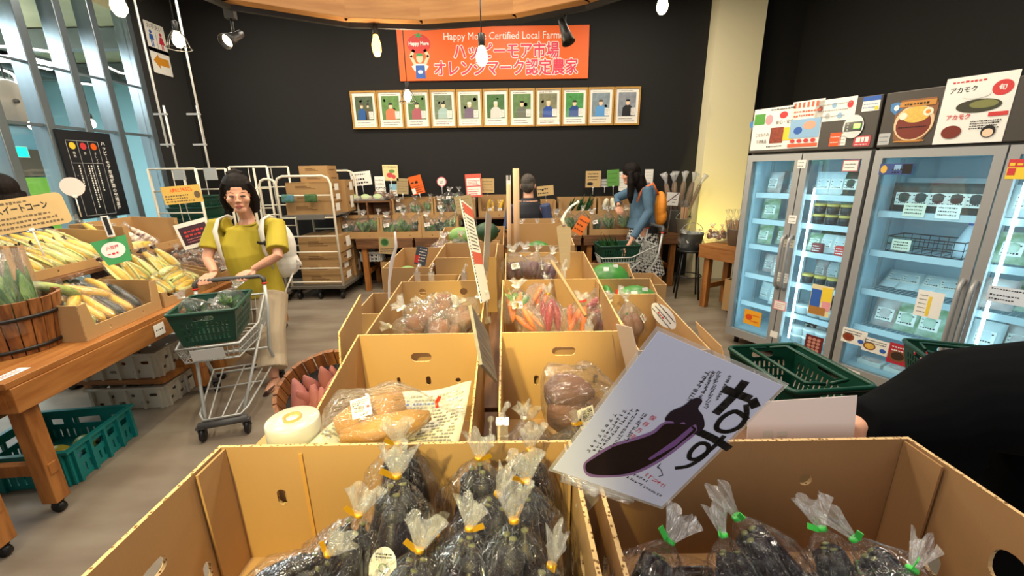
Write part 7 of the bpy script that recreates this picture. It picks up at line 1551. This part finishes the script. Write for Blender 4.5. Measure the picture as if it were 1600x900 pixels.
fcard('sticker', 'small white and blue notice at the right corner of the first fridge header', 'sticker', 1350, 152, 1373, 172, multi(blk(1, -.5, .2, .5, .5), rows(2, .1, 1, 3, .1, -.35), blk(2, .25, -.45, .45, -.2)), [BLUE, YELLOW])
t = thing('fridge_control', 'oval silver control panel on the first fridge header', 'control panel', fpt(fuz(1334, 198)[0], fuz(1334, 198)[1], -.004), FA)
m = MB(); m.M = Matrix.Rotation(math.radians(90), 4, 'X'); m.prism([(.06*math.cos(k*.2618), .075*math.sin(k*.2618)) for k in range(24)], -.003, .006); m.build('plate', STEEL, t)
m = MB(); m.b6(-.048, .05, -.009, -.0065, -.03, .03); m.build('display', mat('display_black', '#101412', .2), t); m = MB(); m.b6(.005, .042, -.0105, -.0095, -.012, .018); m.build('digits', mat('digit_glow', '#7dff4a', .4, emit=2.5), t)
m = MB()
for k in range(3): m.M = Matrix.Translation((-.03, -.0095, .018-.018*k)) @ Matrix.Rotation(math.radians(90), 4, 'X'); m.disc(0, 0, .005, None, 0, 10)
m.build('buttons', LGREY, t, recalc=False)
fcard('sticker', 'orange square sticker on the first fridge header', 'sticker', 1298, 208, 1312, 228, rows(2, .1, 1, 3), [WHITE], paper=mat('sticker_orange', '#f0571c', .5))
fcard('sticker', 'small white tag right of the orange square sticker', 'sticker', 1313, 209, 1320, 227, rows(3, .08, 1, 3), [INK])
fcard('sticker', 'red rounded label with white squares on the first fridge header', 'sticker', 1335, 213, 1358, 228, multi(blk(1, -.38, -.1, -.1, .38), blk(1, -.05, -.1, .12, .38), blk(1, .17, -.1, .38, .38), rows(1, .14, 1, 4, -.2, -.4)), [WHITE], paper=mat('label_red', '#cf4a50', .5), rad=.01)
SHD = [(-.5, .4), (0, .5), (.5, .4), (.45, -.1), (0, -.5), (-.45, -.1)]
fcard('sticker', 'blue shield sticker at the left of the second fridge header', 'sticker', 1393, 161, 1409, 179, multi(dsk(1, 0, .05, .2, .22)), [WHITE], paper=mat('shield_blue', '#3f7fb8', .4), shape=SHD)
fcard('sticker', 'blue shield sticker half hidden at the left end of the first fridge header', 'sticker', 1172, 190, 1180, 202, None, [], paper=mat('shield_blue', '#3f7fb8', .4), shape=SHD)
fcard('ramen_poster', 'cut-out picture of a red ramen bowl on the second fridge header', 'poster', 1404, 155, 1453, 221, multi(dsk(1, 0, -.06, .48, .40), dsk(2, 0, -.10, .42, .33), dsk(3, .02, .12, .34, .18), dsk(4, .3, .16, .12, .09), dsk(5, .3, .16, .06, .045), dsk(4, -.28, .1, .10, .08), blk(6, -.42, .30, .44, .42), rows(1, .07, 7, 4, .40, .32, -.3, .3), rows(1, .04, 7, 4, -.12, -.18, -.35, .35), blk(6, -.4, -.48, .35, -.45)), [mat('bowl_cream', '#e6c79a', .5), BROTH, NOOD, mat('egg_white', '#f3e8cf', .5), mat('egg_yolk', '#e88a2a', .5), mat('ribbon_gold', '#c98a3a', .5), INK], paper=mat('ramen_back', '#8a5a34', .5), shape=[(-.42, -.42), (-.2, -.5), (.25, -.5), (.48, -.2), (.5, .3), (.42, .46), (-.4, .46), (-.5, .1)])
fcard('poster', 'tall white food poster with a red disc at the right of the second fridge header', 'poster', 1481, 124, 1565, 221, multi(txt(6, 'アカモク', -.22, .30, .10, .8, .02), rows(1, .05, 1, 3, .46, .40, -.4, .1), dsk(1, .32, .28, .14, .11), txt(3, '旬', .32, .28, .09, 1, .02), dsk(4, .05, .05, .32, .10), dsk(5, .12, .07, .2, .06), dsk(3, -.02, .22, .2, .06), blk(1, .22, -.12, .48, -.06), txt(1, 'アカモク', -.20, -.10, .09, .8, .02), rows(4, .03, 6, 4, -.16, -.30, -.0, .45), dsk(2, -.25, -.32, .15, .10), dsk(6, .28, -.34, .10, .09), dsk(7, .28, -.36, .075, .06)), [RED, BROTH, WHITE, mat('print_seaweed', '#3a3a26', .5), mat('print_olive', '#7f8048', .5), INK, SKP])
fcard('sticker', 'thin white torn sticker at the lower left of the second fridge header', 'sticker', 1374, 209, 1388, 226, rows(2, .1, 1, 3), [INK], paper=LGREY)
# stickers and cards on the doors
for k, (x0, y0, x1, y1, lab, fl, mt, pp) in enumerate(((1247, 250, 1258, 263, 'small white sticker at the top left of the second door glass', rows(2, .14, 1, 2), [INK], PAPER), (1318, 250, 1340, 268, 'red-rimmed white notice at the top right of the second door', multi(blk(1, -.44, -.42, .44, .42), rows(2, .12, 2, 4, .3, -.3, -.35, .35)), [PAPER, INK], mat('rim_red', '#b86a6a', .6)),
    (1164, 482, 1187, 512, 'yellow and orange label low on the first door glass', multi(dsk(1, -.2, .0, .2, .2), rows(2, .12, 1, 4, .4, -.4, -.1, .45)), [mat('label_redorange', '#d9541c', .5)], mat('label_yellow', '#efaa2c', .5)), (1233, 336, 1243, 350, 'white tag on the left edge of the second door, topmost', rows(2, .12, 1, 2), [INK], PAPER),
    (1226, 373, 1240, 388, 'cream tag on the left edge of the second door, second from the top', rows(2, .12, 1, 3), [INK], mat('tag_cream', '#e8e0c8', .6)), (1216, 425, 1230, 443, 'white tag on the left edge of the second door, third from the top', rows(3, .1, 1, 3), [INK], PAPER), (1210, 468, 1227, 487, 'pink-rimmed tag on the left edge of the second door, fourth from the top', multi(blk(1, -.42, -.4, .42, .4), rows(3, .1, 2, 3, .3, -.3, -.35, .35)), [PAPER, RED], PINK), (1204, 516, 1214, 529, 'white tag near the foot of the second door', None, [], PAPER),
    (1376, 256, 1424, 273, 'blue strip sticker with a flower at the top left of the third door', multi(dsk(1, -.36, .0, .10, .36), blk(2, -.05, -.1, .15, .4), blk(3, .2, -.4, .48, .45), rows(2, .2, 3, 3, .1, -.4, -.1, .15)), [mat('flower_gold', '#e0b24a', .5), SKY, INK], mat('strip_blue', '#3a4f8a', .5)), (1578, 249, 1600, 280, 'red and yellow price sticker at the top of the rightmost door', multi(blk(1, -.5, .1, .5, .5), rows(1, .3, 2, 3, .4, .15), blk(1, -.45, -.3, -.05, .05)), [RED, YELLOW], YELLOW),
    (1436, 452, 1466, 500, 'tall white tag with a yellow line at the right of the third door', multi(blk(1, -.05, -.45, .08, .3), rows(5, .05, 2, 4, .4, -.4, -.4, -.1)), [YELLOW, INK], PAPER), (1316, 573, 1340, 600, 'white and red card low on the third door glass', multi(rows(2, .12, 1, 4, .4, -.1, -.4, .1), dsk(2, .36, -.25, .12, .18)), [INK, RED], PAPER),
    (1270, 443, 1294, 497, 'blue, yellow and pink leaflet on the second door glass', multi(blk(1, -.48, -.25, .0, .35), blk(2, .0, -.05, .48, .45), blk(3, .1, -.3, .48, .0), blk(4, -.48, -.48, .3, -.22)), [BLUE, YELLOW, PINK, mat('leaf_brown', '#b07a3a', .5)], mat('leaflet_cream', '#e6d9a8', .6)), (1260, 521, 1282, 556, 'dark red photo of onions at the foot of the second door', multi(*[dsk(1, -.25+.25*(k_ % 3), .3-.2*(k_//3), .11, .09) for k_ in range(12)]), [mat('onion_photo', '#c98a78', .5)], mat('onion_photo_back', '#6a2420', .5)),
    (1546, 445, 1600, 480, 'white price card on the rightmost door', multi(rows(1, .12, 1, 3, .45, .25), rows(2, .14, 1, 5, .1, -.4)), [INK], mat('card_pale_blue', '#dfe8f2', .5)))):
    fcard('door_sticker', lab, 'sticker', x0, y0, x1, y1, fl, mt, pp, y=-.003)
for k, (x0, y0, x1, y1, lab) in enumerate(((1318, 510, 1351, 543, 'menu card with a brown soup bowl on the third door, leftmost of the strip'), (1350, 525, 1386, 558, 'menu card with a pale noodle bowl on the third door, middle of the strip'), (1391, 534, 1441, 582, 'red menu card with a dark bowl on the third door, rightmost of the strip'))):
    fcard('menu_card', lab, 'card', x0, y0, x1, y1, multi(dsk(1, -.22, -.1, .24, .28), dsk(2, -.22, -.1, .18, .2), rows(2, .1, 3, k, .42, .1), dsk(4, .3, -.2, .12, .14)), [mat('bowl_brown', '#8a5030', .5), (STEW, NOOD, mat('bowl_dark', '#3a2a1c', .5))[k], INK if k < 2 else WHITE, BLUE if k < 2 else YELLOW], PAPER if k < 2 else mat('menu_red', '#b8283a', .5), y=-.006)
# ---------------------------------------------------------------- goods inside the fridges
FRW = mat('pack_frost', '#dfe9ea', .5, var=.12, vscale=12); FRD = mat('pack_dark', '#2f3634', .4, var=.5, vscale=25); FRG = mat('pack_greens', '#7c9a6a', .5, col2='#c9d6c4', vscale=16); FRM = mat('pack_meat', '#b08a80', .5, col2='#d8d0cc', vscale=10); TUBW = mat('tub_white', '#eef2f0', .4); LIDY = mat('lid_gold', '#d0b25a', .4); CANB = mat('can_black', '#23272a', .35)
def me_pouch(mt, s=1, nm='pouch'):
    m = MB(); m.sm = True; n = 12; P_ = []
    for i in range(n+1):
        z = i/n; th = math.sin(math.pi*min(1, max(0, z)))**.6
        P_.append([m.v((x*.065, yv*.028*th*(1-abs(x)**3)+.002*yv, z*.17)) for yv in (-1, 1) for x in (-1, -.66, -.33, 0, .33, .66, 1)])
    for a, b in zip(P_, P_[1:]):
        for j in range(6): m.f([a[j], a[j+1], b[j+1], b[j]]); m.f([a[7+j+1], a[7+j], b[7+j], b[7+j+1]])
        m.f([a[0], b[0], b[7], a[7]]); m.f([a[6], a[13], b[13], b[6]])
    m.mi = 1; m.sm = False; m.M = Matrix.Translation((0, -.0275, .08)) @ Matrix.Rotation(math.radians(90), 4, 'X'); m.rect(-.04, -.04, .04, .035); m.mi = 2; m.lines(-.035, .035, -.035, .03, 3, .012, .0004, 3)
    return m.mesh(nm, [mt, PAPER, INK])
POU = [me_pouch(FRW), me_pouch(FRD), me_pouch(FRG), me_pouch(FRM)]
m = MB(); m.lathe([(0, 0), (.045, 0), (.052, .055), (.055, .056), (.055, .066), (.05, .07), (0, .07)], 20); ME_TUB = m.mesh('tub', [TUBW])
m = MB(); m.lathe([(0, 0), (.04, 0), (.044, .07), (0, .07)], 20); m.mi = 1; m.lathe([(.046, .06), (.047, .075), (.042, .08), (0, .08)], 20); ME_CAN = m.mesh('jar', [CANB, LIDY])
m = MB(); m.b6(-.07, .07, -.05, .05, 0, .03); m.mi = 1; m.ell((0, 0, .03), (.06, .042, .022)); ME_TRAY = m.mesh('tray_pack', [WHITE, FRM])
def stock(nm, me, label, cat, u, z, y=.22, s=1, rz=0, group=None, tilt=0):
    o = put(nm, me); o.location = fpt(u, z, y); o.rotation_euler = (tilt, 0, FA+rz); o.scale = (s, s, s); return tag(o, label, cat, group)
z1 = [.151]+[z+.0085 for z in ZS1]
for k, (u, si, me, nm, cat) in enumerate(((.12, 5, 3, 'pouch', 'pouch'), (.25, 5, 0, 'pouch', 'pouch'), (.12, 4, 2, 'pouch', 'pouch'), (.26, 4, 2, 'pouch', 'pouch'), (.10, 3, 2, 'pouch', 'pouch'), (.22, 3, 2, 'pouch', 'pouch'), (.32, 3, 0, 'pouch', 'pouch'), (.14, 2, 3, 'pouch', 'pouch'), (.27, 2, 3, 'pouch', 'pouch'), (.14, 1, 0, 'pouch', 'pouch'), (.28, 1, 0, 'pouch', 'pouch'))):
    stock(nm, POU[me], '%s pouch behind the first fridge door, shelf %s' % (('white', 'dark', 'leafy green', 'pinkish')[me], ('floor', 'lowest', 'second', 'third', 'fourth', 'top')[si]), cat, u, z1[si], .2+.08*(k % 2), 1.0 if si > 2 else .95, .2*(k % 3)-.2, 'pouches behind the first door %d %d' % (si, me), tilt=-.12)
for k in range(12):
    u = .50+.09*(k % 4); lv = k//4
    if lv < 2: stock('tub', ME_TUB, 'white lidded tub on the floor of the second fridge door', 'tub', u, .151+.071*lv, .2, .95, 0, 'white tubs at the foot of the second door')
    else: stock('tub', ME_TUB, 'white lidded tub on the lowest shelf behind the leaflet', 'tub', u, z1[1], .2, .95, 0, 'white tubs on the lowest shelf')
for k in range(8):
    u = .50+.09*(k % 4); lv = k//4; stock('jar', ME_CAN, 'dark jar with a gold lid on the fourth shelf of the second door', 'jar', u, z1[4]+.081*lv, .2, .92, 0, 'gold-lidded jars on the fourth shelf')
for k in range(4): stock('jar', ME_CAN, 'dark jar with a gold lid on the second shelf of the second door', 'jar', .50+.09*k, z1[2], .2, .92, 0, 'gold-lidded jars on the second shelf')
for k in range(4): stock('pouch', POU[(0, 0, 1, 0)[k]], 'pouch standing on the top shelf of the second door, %s' % ('leftmost', 'second', 'third', 'rightmost')[k], 'pouch', .50+.088*k, z1[5], .2, 1.0, 0, None, -.1)
for k in range(4): stock('pouch', POU[(2, 0, 0, 3)[k]], 'pouch lying on the third shelf of the second door, %s' % ('leftmost', 'second', 'third', 'rightmost')[k], 'pouch', .50+.088*k, z1[3], .2, .85, 0, None, -.3)
for k, (u, mt, lab) in enumerate(((.56, 'red_box_dark', 'dark red small box at the front of the third shelf'), (.72, 'red_box', 'bright red small box at the front of the third shelf'))):
    m = MB(); m.b6(-.035, .035, -.02, .02, 0, .075); m.mi = 1; m.M = Matrix.Translation((0, -.0205, .037)) @ Matrix.Rotation(math.radians(90), 4, 'X'); m.lines(-.028, .028, -.025, .028, 3, .012, 0, 2); o = m.build('box', [mat(mt, ('#7a2626', '#c8302c')[k], .5), WHITE], recalc=False); o.location = fpt(u, z1[3], .14); o.rotation_euler = (0, 0, FA); tag(o, lab, 'box')
for si in range(6):
    for k in range(4): stock('pouch', POU[(1, 3, 0, 2, 1)[(si*3+k) % 5]], 'mixed pouch at the back of the second door shelves', 'pouch', .49+.09*k, z1[si], .42, .9, .2*(k % 3)-.2, 'pouches at the back of the second door')
z2 = [.151]+[z+.0085 for z in ZS2]
for k in range(5): stock('pouch', POU[1], 'black printed pack on the top shelf of the third door, %s' % ('leftmost', 'second', 'third', 'fourth', 'rightmost')[k], 'pouch', 1.0+.085*k, z2[4], .2, 1.1, 0, None, 0)
for k in range(5): stock('pouch', POU[0], 'pale pack behind the black packs of the third door', 'pouch', 1.0+.085*k, z2[4], .40, 1.25, 0, 'pale packs at the back of the third door')
for k in range(4): stock('pouch', POU[0], 'frosted bag lying on the second shelf of the third door, %s' % ('leftmost', 'second', 'third', 'rightmost')[k], 'pouch', 1.0+.10*k, z2[2], .3, 1.1, .3*(k % 2), None, -1.0)
for k in range(3): stock('pouch', POU[(3, 2, 2)[k]], 'flat printed pack leaning on the lowest shelf of the third door, %s' % ('left', 'middle', 'right')[k], 'pouch', 1.04+.12*k, z2[1], .2, 1.2, 0, None, -.2)
for k in range(3): stock('tray_pack', ME_TRAY, 'wrapped meat tray on the floor of the third door, %s' % ('left', 'middle', 'right')[k], 'tray', 1.02+.16*k, z2[0], .22, 1.0)
t = thing('wire_basket', 'black wire basket on the third shelf of the third door', 'basket', fpt(1.16, z2[3]+.002, .28), FA); m = MB()
for z in (.0, .05, .10): m.tube([(-.19, -.12, z), (.19, -.12, z), (.19, .12, z), (-.19, .12, z)], .003 if z < .1 else .004, 5, closed=True)
for k in range(9): x = -.19+k*.0475; m.tube([(x, -.12, .10), (x, -.12, 0), (x, .12, 0), (x, .12, .10)], .002, 4)
m.build('wires', BLACK2, t)
m = MB(); m.lathe([(0, 0), (.06, 0), (.065, .06), (.03, .17), (.018, .20)], 16); m.mi = 1; m.lathe([(.02, .20), (.02, .225), (0, .228)], 12); o = m.build('squeeze_bottle', [mat('bottle_pale', '#d6e6f2', .3), BLUE]); o.location = fpt(1.33, z2[3]+.004, .28); tag(o, 'pale squeeze bag with a blue cap in the wire basket of the third door', 'bottle')
for k, (u, z, lab) in enumerate(((1.09, z2[4]+.0, 'cream'), (1.25, z2[4], 'white'))):
    o = card('shelf_card', '%s price card on the front edge of the top shelf of the third door' % lab, 'card', fpt(u, z+.02, .10), FROT, .11, .085, lambda m, z_: (setattr(m, 'mi', 1), m.lines(-.045, .045, -.03, .035, 3, .012, z_, 4)), [INK], paper=(mat('tag_cream'), PAPER)[k])
card('shelf_card', 'cream price card on the wire basket of the third door', 'card', fpt(1.05, z2[3]+.05, .15), FROT, .10, .075, lambda m, z_: (setattr(m, 'mi', 1), m.lines(-.04, .04, -.025, .03, 3, .012, z_, 4)), [INK], paper=mat('tag_cream'))
for si in range(5):
    for k in range(4): stock('pouch', POU[(0, 0, 3, 2, 0)[(si+k) % 5]], 'frosted bag behind the rightmost fridge door', 'pouch', 1.53+.12*k, z2[si], .22+.06*(k % 2), 1.1, 0, 'frosted bags behind the rightmost door', -.25)
# ---------------------------------------------------------------- rear right corner: burdock, buckets, stool
ZINC = mat('zinc', '#9aa09c', .4, metal=.7)
def bucket(label, loc, r0, r1, h, handle=True, mt=None):
    t = thing('metal_bucket', label, 'bucket', loc); m = MB(); m.lathe([(0, 0), (r0, 0), (r1, h), (r1+.006, h+.003), (r1-.002, h+.004), (r0-.004, .006), (0, .006)], 26); m.build('body', mt or ZINC, t)
    if handle:
        m = MB(); m.tube([(r1*math.cos(a), 0, h+.0+r1*.9*math.sin(a)) for a in [math.pi*k/10 for k in range(11)]], .004, 6); m.build('handle', ZINC, t)
    return t
bb = aty(1058, 362, 5.75); bucket('zinc bucket with the tall wrapped burdock bundles at the back right', (bb.x, 5.80, .731), .11, .15, .30)
STK = mat('burdock_brown', '#8a6a4a', .7)
for k in range(13):
    a = -.8+k*.135; lean = Vector((math.sin(a)*.42, -.10+.1*(k % 3)-.02, 1)).normalized(); t = thing('burdock_bundle', 'clear-wrapped burdock bundle fanned out of the zinc bucket at the back right', 'burdock', (bb.x+.05*math.sin(a), 5.80+.03*((k % 3)-1), .745), rot=orient(lean, k), group='burdock bundles in the zinc bucket')
    m = MB()
    for q in range(4): m.tube([(.012*math.cos(q*1.57), .012*math.sin(q*1.57), 0), (.018*math.cos(q*1.57), .018*math.sin(q*1.57), .66)], [.009, .006], 7)
    m.build('root', STK, t); m = MB(); m.lathe([(.016, 0), (.034, .15), (.036, .60), (.014, .68)], 16); m.build('plastic_wrap', FILMF, t)
    m = MB(); m.tube([(0, 0, .67), (.004, 0, .70), (.01, .004, .75), (.02, .004, .80)], [.014, .018, (.034, .02), (.048, .018)], 10); m.build('bag_top', film('burdock_top', gloss=.2, haze=.45, rough=.15), t)
bucket('pale bucket below the bundle of white sticks at the back right', (bb.x+.02, 5.62, .731), .07, .10, .20, True, mat('bucket_pale', '#b9b49c', .5))
t = thing('stick_bundle', 'bundle of short pale sticks in clear wrap in front of the burdock', 'sticks', (bb.x+.02, 5.62, .74)); m = MB()
for q in range(8): m.tube([(.03*math.cos(q*.785), .03*math.sin(q*.785), 0), (.04*math.cos(q*.785), .04*math.sin(q*.785), .34)], .010, 6)
m.build('stick', mat('stick_tan', '#c79a6a', .7), t); m = MB(); m.lathe([(.04, 0), (.06, .1), (.062, .34), (.075, .42)], 18); m.build('plastic_wrap', FILMF, t)
pop('price_card', 'white card with a purple stroke on the burdock bundles', 'card', 1051, 311, 5.6, 19, 20, -4, lambda m, z, wv, h: (setattr(m, 'mi', 1), m.stroke([(-.45*wv, -.3*h), (.4*wv, .45*h)], .012, z), setattr(m, 'mi', 2), m.lines(.0, .3*wv, -.35*h, .3*h, 3, .02, z, 3)), [mat('purple_ink', '#6a3560', .6), INK], stem=.50)
m = MB(); m.lathe([(0, 0), (.16, 0), (.18, .03), (.17, .03), (.15, .01), (0, .01)], 28); o = m.build('plate', mat('dark_plate', '#4a3a2c', .5)); o.location = (aty(1025, 352, 5.65).x, 5.72, .731); tag(o, 'dark round plate with wrapped buns at the back right', 'plate')
for k in range(3): bag('bun_bag', 'clear bag of pale buns on the dark plate, %s' % ('left', 'middle', 'right')[k], 'bag of buns', (o.location.x-.08+.08*k, 5.72, .745), (.2*(k-1), .2, 1), [('bun', ME_TARO, MT(0, 0, .02, (.5, .2, 1)))], 'white', k, .7, k)
sx = aty(1083, 400, 5.0)
t = thing('stool', 'black metal stool under the zinc pail beside the right table', 'stool', (sx.x, 5.1, 0)); m = MB(); m.lathe([(0, .585), (.15, .585), (.16, .60), (.15, .612), (0, .612)], 24); m.build('seat', BLACK2, t)
for q in range(4):
    a = q*math.pi/2+.5; m = MB(); m.tube([(.12*math.cos(a), .12*math.sin(a), .585), (.19*math.cos(a), .19*math.sin(a), 0)], .012, 8); m.build('leg', BLACK2, t)
m = MB(); m.tube([(.16*math.cos(k*.5236+.5), .16*math.sin(k*.5236+.5), .28) for k in range(12)], .008, 6, closed=True); m.build('foot_ring', BLACK2, t)
bucket('zinc pail of wrapped goods on the black stool', (sx.x, 5.1, .613), .11, .14, .20)
for k in range(4): bag('goods_bag', 'clear bag in the zinc pail on the black stool', 'bag', (sx.x-.05+.1*(k % 2), 5.06+.08*(k//2), .63), (.2*((k % 2)*2-1), .1, 1), [('roots', ME_TARO, MT(0, 0, .02))], 'white', k, 1.1, k, group='bags in the zinc pail')
# right table goods
RT = aty(1120, 345, 4.4)
bucket('zinc pail of dried sticks on the right table beside the first fridge', (2.52, 4.62, .741), .08, .11, .18)
for k in range(6):
    a = -.5+k*.2; t = thing('dried_stick_bag', 'tall clear bag of dried brown sticks on the right table', 'bag', (2.52+.04*math.sin(a*3), 4.62+.03*math.cos(k*2), .76), rot=orient((math.sin(a)*.35, .1*math.cos(k), 1), k), group='dried stick bags')
    m = MB()
    for q in range(6): m.tube([(.02*math.cos(q), .02*math.sin(q), 0), (.028*math.cos(q), .028*math.sin(q), .26)], .006, 5)
    m.build('sticks', mat('dried_tan', '#b98a4a', .7, var=.3, vscale=20), t); m = MB(); m.lathe([(.03, 0), (.045, .1), (.042, .25), (.010, .32), (.028, .38)], 14); m.build('plastic_wrap', FILMF, t)
for k in range(5): bag('snack_bag', 'red and pink topped snack bag on the right table, %s' % ('leftmost', 'second', 'third', 'fourth', 'rightmost')[k], 'bag', (2.36+.075*k, 4.85-.07*k+.0, .741), (0, .1, 1), [('snack', ME_ON, Matrix.Translation((0, 0, .02)))], 'red', k, 1.0, k)
for k in range(4): put('snack_label', label_mesh(.10, .05, -.05, .15, .3, False, k), None) if False else None
t = carton('small cut-down carton of white goods on the right table beside the fridge', (2.66, 4.20, .741), math.radians(-62), .30, .26, .16, fh=.07)
for k in range(3): bag('goods_bag', 'clear white bag in the cut-down carton on the right table, %s' % ('left', 'middle', 'right')[k], 'bag', (2.61+.045*k, 4.28-.08*k, .75), (0, .1, 1), [('goods', ME_TUB, Matrix.Translation((0, 0, .02)))], 'white', k, .9, k)
# egg tray and packs on the pigeonhole shelf
px_ = aty(568, 300, 5.85).x
m = MB(); m.b6(-.27, .27, -.10, .10, 0, .012); m.b6(-.27, .27, -.10, -.09, .012, .05); m.b6(-.27, .27, .09, .10, .012, .05); m.b6(-.27, -.26, -.09, .09, .012, .05); m.b6(.26, .27, -.09, .09, .012, .05); o = m.build('tray', CLEAR); o.location = (px_, 5.96, BT+.482); tag(o, 'clear plastic tray on the pigeonhole shelf box', 'tray')
for k in range(3):
    t = thing('egg_pack', 'pack of eggs with a pale green lid label on the clear tray, %s' % ('left', 'middle', 'right')[k], 'egg pack', (px_-.17+.17*k, 5.96, BT+.496)); m = MB()
    for q in range(6): m.ell((-.045+.045*(q % 3), -.03+.06*(q//3), .026), (.019, .019, .025), 10, 7)
    m.build('eggs', mat('egg_shell', '#eadfce', .5), t); m = MB(); m.b6(-.075, .075, -.06, .06, 0, .055); m.build('case', FILMF, t)
    m = MB(); m.disc(0, 0, .06, .035, 0, 18); o = m.build('lid_label', mat('egg_label', '#b9cf9a', .6), t, recalc=False); o.location = (0, -.062, .045); o.rotation_euler = (math.radians(70), 0, 0)
for k in range(3): bag('small_bag', 'small clear bag of beige goods beside the egg packs, %s' % ('left', 'middle', 'right')[k], 'bag', (aty(594, 305, 5.85).x-.06+.09*k, 5.95, BT+.481), (0, .1, 1), [('goods', ME_ON, Matrix.Translation((0, 0, .02)))], 'white', k, .8, k)
